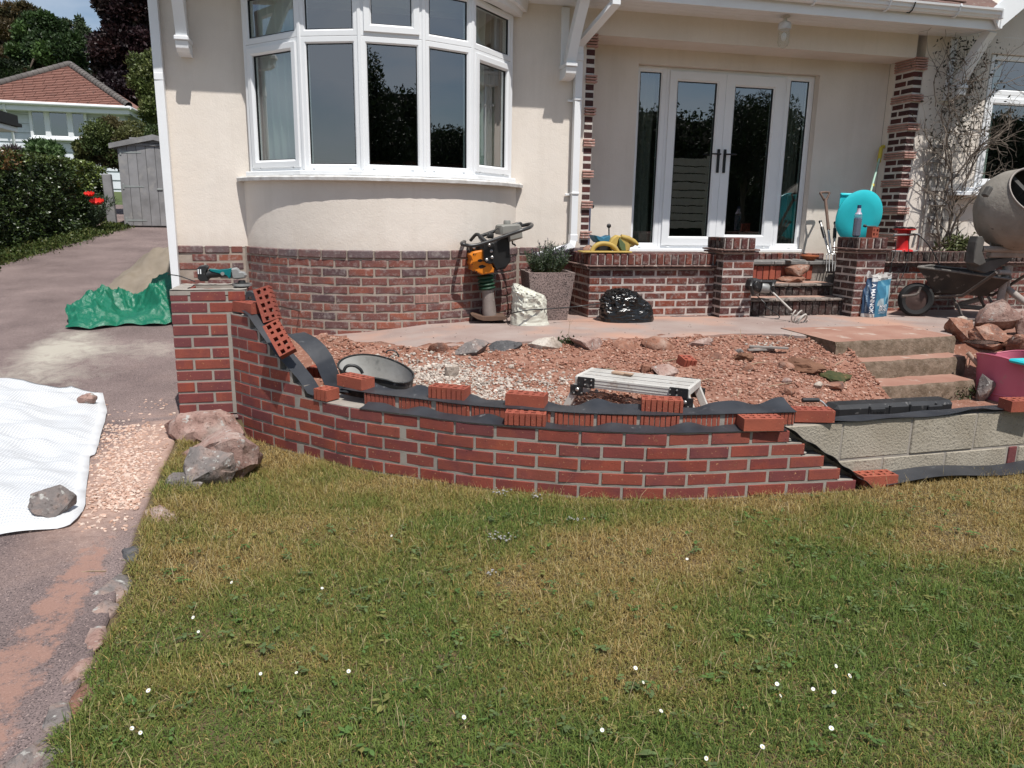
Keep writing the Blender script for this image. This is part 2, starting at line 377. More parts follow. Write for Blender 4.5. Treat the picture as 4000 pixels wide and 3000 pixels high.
# ============================================================ SETTING
def sm(a, b, x): 
    t = min(1, max(0, (x-a)/(b-a))); return t*t*(3-2*t)
def nz(x, y, s=1.0, o=0.0): return noise.noise(Vector((x*s+o, y*s-o, o*1.7)))
def z_drive(x, y):
    return -.36 + ((.085*(min(y, 40)-5.1)) if y > 5.1 else .05*(max(y, -8)-5.1))
def z_lin(x): return 0.0 if x > .8 else -.105*(.8-x)
def z_path(x, y):
    t = sm(-1.5, -.5, x); return (1-t)*z_drive(x, y) + t*max(z_lin(x), -.16) + .004*nz(x, y, 3)
Z_LAWN = -.495
EDGE_Y = [-6, 1.3, 1.98, 2.72, 3.56, 4.11, 4.71, 5.1, 5.101, 60]; EDGE_X = [-.78,-.80,-.812,-.824,-.90,-.925,-.945,-.985,-.2,-.2]
def z_lawn(x, y):
    e = float(np.interp(y, EDGE_Y, EDGE_X)); k = sm(.38, .03, x-e)
    return (Z_LAWN + .012*nz(x, y, 1.1))*(1-k) + k*(z_drive(e, y) + .005 + .01*nz(x, y, 5))
# wall plan: front face of the new brick wall
WALL = [(-.645,5.115),(-.553,4.985),(-.455,4.855),(-.315,4.688),(-.165,4.53),(-.03,4.38),(.082,4.272),(.264,4.132),(.436,4.012),(.618,3.872),(.81,3.763),(1.02,3.660),(1.216,3.572),(1.425,3.505),(1.636,3.452),(1.87,3.423),(2.1,3.405),(2.325,3.388),(2.56,3.372),(2.80,3.358)]
def resample(pl, step=.02):
    pl = [Vector((a, b)) for a, b in pl]
    # Catmull-Rom then arc length
    out = []
    for i in range(len(pl)-1):
        p0 = pl[max(i-1,0)]; p1 = pl[i]; p2 = pl[i+1]; p3 = pl[min(i+2,len(pl)-1)]
        for k in range(12):
            t = k/12; out.append(.5*((2*p1)+(p2-p0)*t+(2*p0-5*p1+4*p2-p3)*t*t+(3*p1-p0-3*p2+p3)*t**3))
    out.append(pl[-1]); return out
class Curve2:
    def __init__(s, pl, smooth=True):
        s.p = resample(pl) if smooth else [Vector((a, b)) for a, b in pl]
        s.L = [0]
        for a, b in zip(s.p, s.p[1:]): s.L.append(s.L[-1] + (b-a).length)
        s.len = s.L[-1]
    def at(s, d):
        d0 = min(max(d, 0), s.len)
        i = int(np.searchsorted(s.L, d0)) ; i = min(max(i, 1), len(s.p)-1)
        t = (d0 - s.L[i-1]) / max(1e-9, s.L[i]-s.L[i-1]); p = s.p[i-1].lerp(s.p[i], t); T = (s.p[i]-s.p[i-1]).normalized()
        if d != d0: p = p + T*(d-d0)
        return p, T
    def off(s, d, o, z):
        """point at arc d, o metres behind the face (left normal of the run)"""
        p, T = s.at(d); n = Vector((-T.y, T.x)); q = p + n*o; return Vector((q.x, q.y, z))
WC = Curve2(WALL)
def wall_y(x):
    xs = [p.x for p in WC.p]; ys = [p.y for p in WC.p]; return float(np.interp(x, xs, ys))

# ---- far terrain and ground
MAT['field'] = simple('field', (.055,.085,.022), (.085,.10,.032), .05, .95, .3, 3, c3=(.11,.10,.05), c3scale=.3)
def z_terrain(x, y):
    r = math.hypot(x, y)
    a = z_drive(x, y) - .22 if y > 5 else -.80 - .02*max(0, -y)
    if y > 30: a = z_drive(0, 30) - .22 + (y-30)*.10
    if y < -20: a += sm(-20, -140, y)*(7 + 3*nz(x, y, .013, 5)) 
    a += sm(60, 200, abs(x))*10
    if x > 5.5 and y > 5: a = min(a, -.5 + (y-5)*.05)
    return a + .25*nz(x, y, .05)*sm(15, 50, r)
xs = sorted(set([-600,-400,-260,-170,-110,-75,-50,-36,-26,-20] + list(np.arange(-16, 17, 2.0)) + [20,26,36,50,75,110,170,260,400,600]))
tb = MB(); nX = len(xs)
tb.add([(x, y, z_terrain(x, y)) for y in xs for x in xs], [(j*nX+i, j*nX+i+1, (j+1)*nX+i+1, (j+1)*nX+i) for j in range(nX-1) for i in range(nX-1)])
tag(tb.build('ground', MAT['field'], smooth=60), kind='structure')

# ---- driveway
def drive_mat():
    m, nt, b = _mat('drive_tarmac'); v, _ = coords(nt)
    base = ramp(nt, noi(nt, v, 1.6, 7, .6), [(.3, (.145,.108,.102)), (.5, (.205,.155,.145)), (.7, (.27,.205,.19))])
    base = mixc(nt, ramp(nt, noi(nt, v, 170, 3, .6), [(.36, (1,1,1)), (.5, (0,0,0))]), base, (.055,.045,.045))
    base = mixc(nt, ramp(nt, noi(nt, v, 120, 2, .5), [(.62, (0,0,0)), (.7, (1,1,1))]), base, (.36,.27,.24))
    at = _n(nt, 'ShaderNodeAttribute', attribute_name='tint'); sp = _n(nt, 'ShaderNodeSeparateColor'); nt.links.new(at.outputs['Color'], sp.inputs[0])
    n1 = noi(nt, v, 3.2, 8, .68, .5)
    f1 = math2(nt, 'ADD', sp.outputs[0], math2(nt, 'MULTIPLY', math2(nt, 'SUBTRACT', n1, .5), 1.3))
    f1 = ramp(nt, math2(nt, 'MULTIPLY', f1, sp.outputs[0]), [(.08, (0,0,0)), (.6, (1,1,1))])
    sandc = ramp(nt, noi(nt, v, 30, 5, .6), [(.35, (.30,.195,.155)), (.65, (.43,.30,.245))])
    base = mixc(nt, f1, base, sandc)
    n2 = noi(nt, v, 5.0, 8, .72, .8)
    f2 = math2(nt, 'ADD', sp.outputs[1], math2(nt, 'MULTIPLY', math2(nt, 'SUBTRACT', n2, .55), 1.8))
    f2 = ramp(nt, math2(nt, 'MULTIPLY', f2, sp.outputs[1]), [(.10, (0,0,0)), (.6, (1,1,1))])
    base = mixc(nt, math2(nt, 'MULTIPLY', f2, .8), base, (.46,.43,.36))
    f3 = ramp(nt, math2(nt, 'MULTIPLY', sp.outputs[2], noi(nt, v, 11, 10, .82)), [(.40, (0,0,0)), (.49, (1,1,1))])
    base = mixc(nt, math2(nt, 'MULTIPLY', f3, .75), base, (.33,.19,.145))
    nt.links.new(base, b.inputs['Base Color']); b.inputs['Roughness'].default_value = .93; b.inputs['Specular IOR Level'].default_value = .2
    bump(nt, b, noi(nt, v, 130, 4, .7), .8, .006); return m
def edge_x(y): return float(np.interp(y, EDGE_Y, EDGE_X))
def blob(x, y, cx, cy, rx, ry): return math.exp(-(((x-cx)/rx)**2 + ((y-cy)/ry)**2))
ys_ = list(np.arange(-3, 10, .12)) + list(np.arange(10, 22, .4)); us_ = np.linspace(0, 1, 90)**1.6
dv = []; dc = []
for y in ys_:
    for u in us_:
        x = edge_x(y) + (-15 - edge_x(y))*u*(.55 if y < 5 else 1)
        dv.append((x, y, z_drive(x, y) + .006*nz(x, y, 2) - (.015 if u == 0 else 0)))
        sand = .9*blob(x, y, -1.0, 4.6, .40, .8) + .6*blob(x, y, -1.15, 3.7, .28, .6) + .3*blob(x, y, -1.5, 6.2, .8, .6)+ .3*blob(x, y, -1.5, 2.9, .6, .4)
        cem = .85*blob(x, y, -2.25, 7.0, .34, .9) + .55*blob(x, y, -1.9, 8.4, .6, .5) + .55*blob(x, y, -1.5, 6.9, .5, .5)+ .4*blob(x, y, -2.0, 6.0, .7, .4)
        red = .95*blob(x, y, -1.05, 2.3, .22, .9) + .7*blob(x, y, -1.0, 3.2, .13, .5) + .5*blob(x, y, -1.4, 1.9, .5, .3)
        dc.append((min(1, sand), min(1, cem), min(1, red)))
nu = len(us_); fa = np.array([(j*nu+i, (j+1)*nu+i, (j+1)*nu+i+1, j*nu+i+1) for j in range(len(ys_)-1) for i in range(nu-1)])
tag(obj('driveway', np_mesh('driveway', np.array(dv), fa, drive_mat(), np.array(dc), True)), kind='structure')

# ---- lawn sheet
MAT['lawn_soil'] = simple('lawn_soil', (.075,.062,.030), (.13,.085,.045), 5, .95, .8, 70)
lx = list(np.arange(-1.0, 9.1, .15)); ly = list(np.arange(-4, 5.2, .15)); lb = MB()
def lawn_edge_clip(x, y): return max(x, edge_x(y) - .04)
lb.add([(lawn_edge_clip(x, y), y, z_lawn(x, y) - (.03 if x < edge_x(y) else 0)) for y in ly for x in lx], [(j*len(lx)+i, j*len(lx)+i+1, (j+1)*len(lx)+i+1, (j+1)*len(lx)+i) for j in range(len(ly)-1) for i in range(len(lx)-1)])
tag(lb.build('lawn', MAT['lawn_soil'], smooth=60), kind='structure')

# ---- concrete path (terrace) with a broken front edge
MAT['path'] = simple('path', (.27,.195,.17), (.35,.285,.255), 1.7, .92, .5, 90, c3=(.42,.245,.18), c3scale=1.1, c3p=(.48,.66), detail=9)
def gline0(z, *px): return [tuple(G(u, v, z)[:2]) for u, v in px]
PF = []
for u, v in ((1157,1330),(1300,1352),(1447,1366),(1610,1362),(1772,1347),(1900,1338),(2080,1331),(2300,1326),(2532,1318),(2700,1312),(2893,1300),(3056,1301),(3130,1312)):
    p = GH(u, v, z_path, 3, 12); PF.append((p.x, p.y))
PF = [(-1.0, 5.2), (-.75, 5.22), (-.45, 5.3)] + PF + [G(3180,1308,0)[:2]] + [(a_ + (.02 if k_ == 0 else 0), b_ + .05) for k_, (a_, b_) in enumerate(gline0(.0, (3268,1337), (3442,1331), (3616,1323), (3735,1313)))] + [(5.75, 5.95), (6.2, 6.1), (9.5, 6.2)]
_px = [p[0] for p in PF]; _py = [p[1] for p in PF]
def path_front(x): return float(np.interp(x, _px, _py))
pb = MB(); gx = np.arange(-1.0, 9.5, .05); rows = [0, .03, .1, .25, .5, .75, 1.0]
vs = []
for x in gx:
    f = path_front(x) + (.03*nz(x, 0, 5) + .02*nz(x, 3, 17))*(1 if x < 3.3 else .3)
    vs.append((x, f + .02, z_path(x, f) - .28)); vs.append((x, f + .004, z_path(x, f) - .06)); 
    for k, t in enumerate(rows):
        y = f + (7.62 - f)*t; vs.append((x, y, z_path(x, y) - (.006 if k == 0 else 0)))
n = len(rows) + 2
pb.add(vs, [(i*n+k, (i+1)*n+k, (i+1)*n+k+1, i*n+k+1) for i in range(len(gx)-1) for k in range(n-1)])
tag(pb.build('path', MAT['path'], smooth=40), kind='structure')

# ---- garden steps
MAT['step_side'] = simple('step_side', (.10,.070,.045), (.20,.145,.105), 14, .95, .9, 45, bdist=.012, c3=(.26,.22,.18), c3scale=60, c3p=(.62,.74), detail=8)
MAT['step_top'] = simple('step_top', (.285,.145,.105), (.35,.205,.155), 3, .92, .5, 80, c3=(.46,.39,.33), c3scale=5, c3p=(.6,.72))
steps_t = thing('garden_steps', 'three worn concrete garden steps with red-stained treads beside the rubble bed', 'steps', (4.6, 5.2, -.4))
def step(front, zt, zb, back):
    b = MB(); fr = [Vector(front[0]).lerp(Vector(front[-1]), k/40)*.5 + Vector((float(np.interp(k/40*(len(front)-1), range(len(front)), [q[0] for q in front])), float(np.interp(k/40*(len(front)-1), range(len(front)), [q[1] for q in front]))))*.5 for k in range(41)]; n = len(fr); e = .022
    vs = []
    for i, p in enumerate(fr):
        w = .020*nz(p.x, zt, 4) + .014*nz(p.x, zt, 13) + .008*nz(p.x, zt, 31)
        vs += [(p.x, p.y+.01+w, zb), (p.x, p.y+w, zt-e-.005+.014*nz(p.x, zt, 14)), (p.x, p.y+e+w, zt + .004*nz(p.x, zt, 9)), (p.x, back, zt)]
    b.add(vs, [(i*4+k, (i+1)*4+k, (i+1)*4+k+1, i*4+k+1) for i in range(n-1) for k in range(2)], 0)
    b.add(vs, [(i*4+2, (i+1)*4+2, (i+1)*4+3, i*4+3) for i in range(n-1)], 1)
    b.add([vs[k] for k in range(4)] + [(fr[0].x, back, zb)], [(0,1,2,3,4)], 0); m = (n-1)*4
    b.add([vs[m+k] for k in range(4)] + [(fr[-1].x, back, zb)], [(4,3,2,1,0)], 0)
    b.build('step', [MAT['step_side'], MAT['step_top']], steps_t, smooth=50)
def gline(z, *px): return [tuple(G(u, v, z)[:2]) for u, v in px]
ST1 = gline(.006, (3268,1337), (3442,1331), (3616,1323), (3735,1313)); ST2 = gline(-.13, (3352,1418), (3521,1409), (3775,1393)); ST3 = gline(-.265, (3452,1512), (3616,1504), (3812,1486))

step(ST1, .006, -.6, 5.95); step(ST2, -.13, -.6, 5.6); step(ST3, -.265, -.6, 5.3)

# ---- soil bed
MAT['soil'] = simple('soil', (.20,.088,.056), (.30,.155,.11), 5, .95, .9, 55, bdist=.012, c3=(.42,.29,.23), c3scale=40, c3p=(.58,.68), detail=8)
def z_soil(x, y):
    wy = wall_y(x) + .1; pf = path_front(x); t = min(1, max(0, (y-wy)/max(.2, pf-wy)))
    a = -.235 + .222*t**1.1 + .02*sm(.8, 1, t)*nz(x, y, 14)
    a += -.03*sm(0, .25, t)*sm(1, .75, t) + .022*nz(x, y, 4) + .014*nz(x, y, 11) - .05*blob(x, y, 3.35, 5.35, .35, .2)
    r = -.415 + .40*sm(4.75, 5.9, y) + .012*nz(x, y, 4)
    q_ = sm(3.1, 3.8, x); a = a*(1-q_) + q_*max(-.41, min(a, -.025 - .56*max(0, 5.17-y) + .02*nz(x, y, 8)))
    k = sm(3.98, 4.12, x); a = a*(1-k) + r*k
    if x > 5.0: a = min(a + .16*sm(5.0, 5.7, x)*sm(4.4, 5.2, y), -.02 - .12*sm(5.6, 6.2, y))
    if x < .1: a = max(a, -.235)
    return a
sx = np.arange(-.75, 9.6, .05); sy = np.arange(3.36, 6.3, .05)
sv = []
for y in sy:
    for x in sx:
        yy = max(y, wall_y(min(x, 2.8)) + .15) if x < 2.25 else max(y, 3.64)
        sv.append((x, yy, z_soil(x, yy) - (.3 if yy > path_front(x) + .1 and x < 3.9 else 0)))
sv = np.array(sv); n = len(sx)
tag(obj('soil_bed', np_mesh('soil_bed', sv, np.array([(j*n+i, j*n+i+1, (j+1)*n+i+1, (j+1)*n+i) for j in range(len(sy)-1) for i in range(n-1)]), MAT['soil'], None, True)), kind='structure')

# ---- stones: numpy pebble clouds and single rocks
_ico = bmesh.new(); bmesh.ops.create_icosphere(_ico, subdivisions=1, radius=1.0)
ICO_V = np.array([v.co[:] for v in _ico.verts]); ICO_F = np.array([[v.index for v in f.verts] for f in _ico.faces]); _ico.free()
ICO_V = ICO_V / np.linalg.norm(ICO_V, axis=1, keepdims=True)
def pebbles(name, P, size, cols, mat, flat=.55, seed=1, label=None, parent=None):
    rg = np.random.default_rng(seed); n = len(P)
    V = np.repeat(ICO_V[None], n, 0) * (1 + rg.uniform(-.32, .32, (n, len(ICO_V), 1)))
    sc = np.stack([size*rg.uniform(.7, 1.3, n), size*rg.uniform(.6, 1.0, n), size*flat*rg.uniform(.7, 1.3, n)], 1); V = V*sc[:, None]
    a = rg.uniform(0, 6.28, n); tl = rg.uniform(-.45, .45, n); ca, sa = np.cos(a), np.sin(a); ct, st = np.cos(tl), np.sin(tl)
    x, y, z = V[..., 0], V[..., 1], V[..., 2]
    y, z = y*ct[:, None]-z*st[:, None], y*st[:, None]+z*ct[:, None]; x, y = x*ca[:, None]-y*sa[:, None], x*sa[:, None]+y*ca[:, None]
    V = np.stack([x, y, z], -1) + P[:, None]; V[..., 2] += (sc[:, 2]*.55)[:, None]
    F = (ICO_F[None] + (np.arange(n)*len(ICO_V))[:, None, None]).reshape(-1, 3)
    o = obj(name, np_mesh(name, V.reshape(-1, 3), F, mat, np.repeat(cols, len(ICO_V), 0)), parent); tag(o, label, None, None, 'stuff'); return o
rg = np.random.default_rng(3)
N = 30000; X = rg.uniform(-.1, 4.0, N); T = rg.uniform(0, 1, N)**.85
Pn = []; Sn = []; Cn = []
pal_red = np.array([(.27,.13,.088),(.33,.175,.125),(.23,.105,.07),(.40,.26,.20),(.30,.15,.11)]); pal_gr = np.array([(.46,.40,.34),(.40,.34,.29),(.52,.46,.40),(.36,.31,.27)])
for x, t in zip(X, T):
    y0 = wall_y(min(x, 2.8)) + (.12 if x < 2.3 else .32); y1 = path_front(x) - .02; y = y0 + (y1-y0)*t
    if (x > 3.75 and y < 4.4) or (x > 2.6 and y < 4.0): continue
    if rg.uniform() > .35 + .9*max(0, nz(x, y, 3.5, 6)+.25) and blob(x, y, .75, 4.75, .5, .45) < .3: continue
    g = blob(x, y, .75, 4.75, .5, .45) + .9*blob(x, y, .45, 5.2, .4, .2) + .8*blob(x, y, 1.25, 4.5, .22, .18) + .6*blob(x, y, 1.55, 4.85, .15, .12) + .5*blob(x, y, 3.5, 5.5, .12, .1)
    grey = rg.uniform() < g*1.1
    c = pal_gr[rg.integers(4)] if grey else pal_red[rg.integers(5)]*(1 if rg.uniform() < .8 else 1.25)
    Pn.append((x, y, z_soil(x, y))); s = .0045 + .011*rg.uniform()**3.5 + (.002 if not grey else .003); Sn.append(s); Cn.append(c*rg.uniform(.8, 1.2))
pebbles('rubble', np.array(Pn), np.array(Sn), np.array(Cn), MAT['tinted_stone'], .62, 5, 'loose red and grey rubble covering the dug out bed')
# gravel on the drive
Pn = []; Sn = []; Cn = []
for i in range(2600):
    t = rg.uniform(); u = 470 + (1-t)*40 + rg.normal()*75; v = 1660 + t*330
    if rg.uniform() < .22: u = 480 + rg.normal()*160; v = 1560 + rg.uniform()*520
    p = GH(u, v, z_drive, 3, 8)
    if p.x > edge_x(p.y) - .03: continue
    Pn.append(p[:]); Sn.append(rg.uniform(.0055, .0125)); Cn.append(np.array([(.50,.335,.26),(.56,.41,.33),(.44,.28,.21),(.60,.47,.39)][rg.integers(4)])*rg.uniform(.85, 1.1))
pebbles('gravel', np.array(Pn), np.array(Sn), np.array(Cn), MAT['tinted_stone'], .5, 8, 'pink gravel spilled beside the white sheet')
# grit on the terrace
Pn = []; Sn = []; Cn = []
for i in range(900):
    u = rg.uniform(1500, 3750); v = rg.uniform(1235, 1330) if u < 3000 else rg.uniform(1245, 1330); p = GH(u, v, z_path, 3, 9)
    if p.y < path_front(p.x) + .03: continue
    Pn.append(p[:]); Sn.append(.002 + .007*rg.uniform()**5); Cn.append(np.array((.36,.29,.25))*rg.uniform(.6, 1.25))
pebbles('grit', np.array(Pn), np.array(Sn), np.array(Cn), MAT['tinted_stone'], .6, 9, 'small grit scattered on the concrete path')

def rock_mesh(name, size, mat, seed, rough=.12, cuts=3, pts=14):
    r = random.Random(seed); bm = bmesh.new()
    for i in range(pts):
        a = r.uniform(0, 6.283); z = r.uniform(-1, 1); q = math.sqrt(1-z*z); k = r.uniform(.75, 1.05); bm.verts.new((q*math.cos(a)*k, q*math.sin(a)*k, z*k))
    res = bmesh.ops.convex_hull(bm, input=bm.verts[:]); 
    for g in [v for v in bm.verts if not v.link_faces]: bm.verts.remove(g)
    bmesh.ops.subdivide_edges(bm, edges=bm.edges[:], cuts=cuts, use_grid_fill=True, smooth=0.12)
    bmesh.ops.triangulate(bm, faces=bm.faces[:])
    xs = [v.co.x for v in bm.verts]; ysx = [v.co.y for v in bm.verts]; zs = [v.co.z for v in bm.verts]
    bm.normal_update(); o = Vector((seed*3.1, seed*1.7, seed*.9))
    for v in bm.verts:
        c = v.co; v.co = Vector(((c.x-min(xs))/(max(xs)-min(xs))-.5, (c.y-min(ysx))/(max(ysx)-min(ysx))-.5, (c.z-min(zs))/(max(zs)-min(zs))-.5))
    bm.normal_update(); N = {v.index: v.normal.copy() for v in bm.verts}
    for v in bm.verts:
        c = v.co; d = noise.noise(c*3.2+o)*.6 + noise.noise(c*7+o)*.5 + abs(noise.noise(c*13+o))*.3; v.co = c + N[v.index]*d*rough*.6
    for v in bm.verts: v.co = Vector((v.co.x*size[0], v.co.y*size[1], v.co.z*size[2]))
    me = bpy.data.meshes.new(name); bm.to_mesh(me); bm.free(); me.materials.append(MAT[mat])
    me.polygons.foreach_set('use_smooth', [True]*len(me.polygons)); me.set_sharp_from_angle(angle=R(28)); me.update(); return me
def rock(name, label, cat, px, zf, mat, seed, depth=.75, rot=0, tilt=0, group=None, sink=.12, hmul=1.0, full=0, lift=0.0, rough=.12, base=None, cuts=3, pts=14):
    u0, v0, u1, v1 = px; uc = (u0+u1)/2
    P = GH(uc, v1, zf, 1.5, 14) if callable(zf) else G(uc, v1, zf)
    if base is not None: P = Vector(base)
    d = P - EYE; Zc = d.dot(CFW); w = (u1-u0)*Zc/FPX; app = (v1-v0)*Zc/FPX; dep = math.asin(-d.normalized().z); D = w*depth
    h = max(.62*app, (app - D*.55*math.sin(dep)))/math.cos(dep)*hmul
    if full: h = app*full
    hd = Vector((d.x, d.y, 0)).normalized()
    c = P + hd*D*.42 + Vector((0, 0, h*(.5-sink) + lift))
    M = Matrix.Translation(c) @ Euler((tilt, 0, rot)).to_matrix().to_4x4()
    o = obj(name, rock_mesh(name, (w*1.04, D, h*(1+sink)), mat, seed, rough, cuts, pts), None, M); tag(o, label, cat, group); return o

# stones along the front edge of the path
for i, (px, mat, lab) in enumerate([
    ((1672,1340,1745,1376),'stone_red','half buried red stone at the left end of the row edging the path'),
    ((1760,1334,1905,1396),'stone_grey','long mottled grey slab leaning forward in the row edging the path'),
    ((1900,1338,2036,1373),'stone_dark','dark ragged stone right of the long mottled slab edging the path'),
    ((2066,1320,2198,1368),'stone_pale','black and white weathered block left of the small weed at the path edge'),
    ((2224,1323,2365,1368),'stone_pink','pale pinkish block just right of the small weed at the path edge'),
    ((2388,1337,2500,1372),'stone_red','low brown stone between the pale block and the pointed slab at the path edge'),
    ((2498,1323,2640,1372),'stone_red','pointed reddish grey slab overhanging the bed at the path edge'),
    ((2680,1326,2790,1359),'stone_pink','flat pale pink slab at the right end of the row edging the path')]):
    rock('edging_stone', lab, 'stone', px, (lambda x, y: z_soil(x, y)), mat, 20+i, .6, rot=.1*(-1)**i, group='stones along the front edge of the path', sink=.3, full=1.25, rough=.16)
for i, (px, mat, lab) in enumerate([
    ((1738,1420,1792,1474),'stone_pale','cream coloured pointed stone standing among grey chippings'),
    ((2540,1418,2656,1470),'stone_pink','flat grey brown slab lying on the rubble behind the platform'),
    ((2492,1420,2548,1460),'stone_red','small orange stone just left of the flat slab behind the platform'),
    ((2760,1372,2822,1412),'stone_red','rounded orange stone below the pale pink edging slab'),
    ((2900,1417,2956,1454),'stone_red','round red stone in the middle of the rubble bed'),
    ((3038,1408,3100,1446),'stone_red','smooth red stone left of the mossy sods'),
    ((3206,1488,3296,1530),'stone_red','broad flat red stone in front of the mossy sods near the black case'),
    ((3172,1486,3214,1522),'stone_pale','pale grey stone touching the broad flat red stone'),
    ((3058,1512,3106,1548),'stone_red','small red stone above the black damp course near the black case'),
    ((3050,1474,3096,1504),'stone_pink','pinkish stone in the rubble below the mossy sods'),
    ((2860,1360,2908,1382),'stone_grey','grey rounded stone beside the discarded slats'),
    ((1984,1420,2012,1444),'stone_pale','small white stone on the rubble left of the platform'),
    ((2590,1520,2640,1552),'stone_pale','white stone under the aluminium platform')]):
    rock('loose_stone', lab, 'stone', px, z_soil, mat, 50+i, .85, rot=.5*i, group='loose stones lying in the rubble bed', sink=.1)
# heap at right
for i, (px, mat, lab, dp, lift, base) in enumerate([
    ((3675,1232,3805,1338),'stone_red','squat grey red boulder at the left of the stone heap',.8,0,5.45),
    ((3775,1262,3955,1382),'stone_red','large rust coloured boulder tilted across the middle of the stone heap',.7,.0,5.25),
    ((3910,1295,4085,1425),'stone_red','flat faced red boulder behind the pink tub',.6,.0,5.1),
    ((3778,1160,3965,1285),'stone_pink','big wedge shaped pink and grey boulder on top of the stone heap',.7,0,5.45),
    ((3942,1200,4065,1320),'stone_pink','upright slab with a pale face at the right of the stone heap',.5,0,5.38),
    ((3808,1452,3880,1578),'stone_grey','narrow grey stone wedged beside the pink tub',.6,0,4.72)]):
    rock('boulder', lab, 'boulder', px, (lambda x, y: z_soil(x, y)), mat, 90+i, dp, rot=.25*(-1)**i, group='boulders heaped beside the steps', sink=.1, lift=lift, base=W((px[0]+px[2])/2, px[3], base), rough=.15, cuts=4, pts=11, full=.95)
rock('rubble_lump', 'small white chalky lump resting against the squat boulder', 'stone', (3722,1230,3780,1272), z_path, 'stone_pale', 130)
# rocks by the pier foot and on the white sheet
rock('footing_stone', 'broad pinkish stone footing crusted with soil under the brick pier', 'stone', (655,1612,945,1765), (lambda x, y: -.45), 'stone_pink', 140, .8, sink=.3, full=1.05, rough=.22, cuts=4, pts=20)
rock('boulder', 'large pinkish grey boulder in front of the brick pier', 'boulder', (720,1695,1015,1850), (lambda x, y: -.45), 'stone_pink', 147, .6, rot=-.1, sink=.15, full=1.05, rough=.15, cuts=4, pts=11)
rock('boulder', 'dark grey lichen covered boulder nearest the lawn below the brick pier', 'boulder', (733,1755,915,1895), (lambda x, y: -.45), 'stone_grey', 152, .75, rot=.3, sink=.15, full=1.05, rough=.13, cuts=4, pts=11)
rock('sheet_weight', 'dark grey stone holding down the near corner of the white sheet', 'stone', (140,1890,288,2030), (lambda x, y: z_drive(x, y) + .02), 'stone_grey', 163, .8, sink=.03, cuts=4, hmul=.95)
rock('sheet_weight', 'small pale pink stone at the far corner of the white sheet', 'stone', (305,1532,375,1584), (lambda x, y: z_drive(x, y) + .03), 'stone_pink', 165, .8, sink=.06)
# edging between drive and lawn
for i, (u, v, w, lab) in enumerate([
    (700,1880,110,'flat broken edging stone nearest the boulders between drive and lawn'),
    (610,2010,120,'grey edging stone with white patches beside the bright grass'),
    (520,2180,95,'dark upright edging stone beside the stray stalk on the drive'),
    (440,2290,100,'grey edging stone beside a tan tuft of grass, near the middle of the row'),
    (400,2380,80,'bluish edging stone partly covered by straw grass'),
    (330,2500,120,'speckled edging stone with white lichen rings'),
    (285,2620,120,'pink and white edging stone with a sloping face'),
    (330,2720,120,'orange tinted edging stone tucked under the grass'),
    (215,2790,120,'rounded grey edging stone at a gap in the grass'),
    (100,2960,150,'blue grey edging stone in the lower left corner of the photo')]):
    p = GH(u, v, z_drive, 1, 6); Zc = (p-EYE).dot(CFW); ww = w*Zc/FPX*1.25
    o = obj('edging_stone', rock_mesh('edging_stone', (ww*1.0, ww*1.6, ww*.72), ['stone_grey','stone_pink','stone_dark','stone_grey','stone_grey','stone_pink','stone_pink','stone_red','stone_grey','stone_grey'][i], 180+i, .14, 3, 16), None, Matrix.Translation(p + Vector((ww*.12, 0, -ww*.16))) @ Euler((0, .1, .3*(i % 3 - 1))).to_matrix().to_4x4())
    tag(o, lab, 'stone', 'edging stones between drive and lawn')

# ---- grass
def grass_field(x, y):
    """(dryness 0..1, height factor)"""
    d = .36 + .75*nz(x, y, 1.15, 3.1) + .42*nz(x, y, 3.1, 7.7) + .12*nz(x, y, 9, 1.3)
    wy = wall_y(min(max(x, -.6), 2.8)); d += .42*math.exp(-max(0, wy-y)/.45) + .12*sm(1.6, 3.2, y) - .42*sm(2.5, 1.5, y)
    d += .35*blob(x, y, .5, 3.9, .55, .35) + .25*blob(x, y, 1.0, 2.75, .9, .25) - .5*blob(x, y, -.55, 4.15, .3, .3) - .35*blob(x, y, .75, 3.35, .16, .25) + .25*blob(x, y, 2.4, 2.6, .5, .2)+.3*blob(x, y, -.6, 2.9, .25, .5)
    h = 1 + .45*nz(x, y, 2.3, 9) + .55*nz(x, y, 9, 4) + .3*nz(x, y, 21, 6) + .35*blob(x, y, -.45, 4.05, .3, .3) + .3*blob(x, y, .75, 3.35, .12, .2)
    return min(1, max(0, d)), max(.35, h)
GX0, GY0, GST = -1.1, 1.0, .03
GF = np.array([[(*grass_field(GX0+i*GST, GY0+j*GST), nz(GX0+i*GST, GY0+j*GST, 6), z_lawn(GX0+i*GST, GY0+j*GST)) for i in range(250)] for j in range(142)])
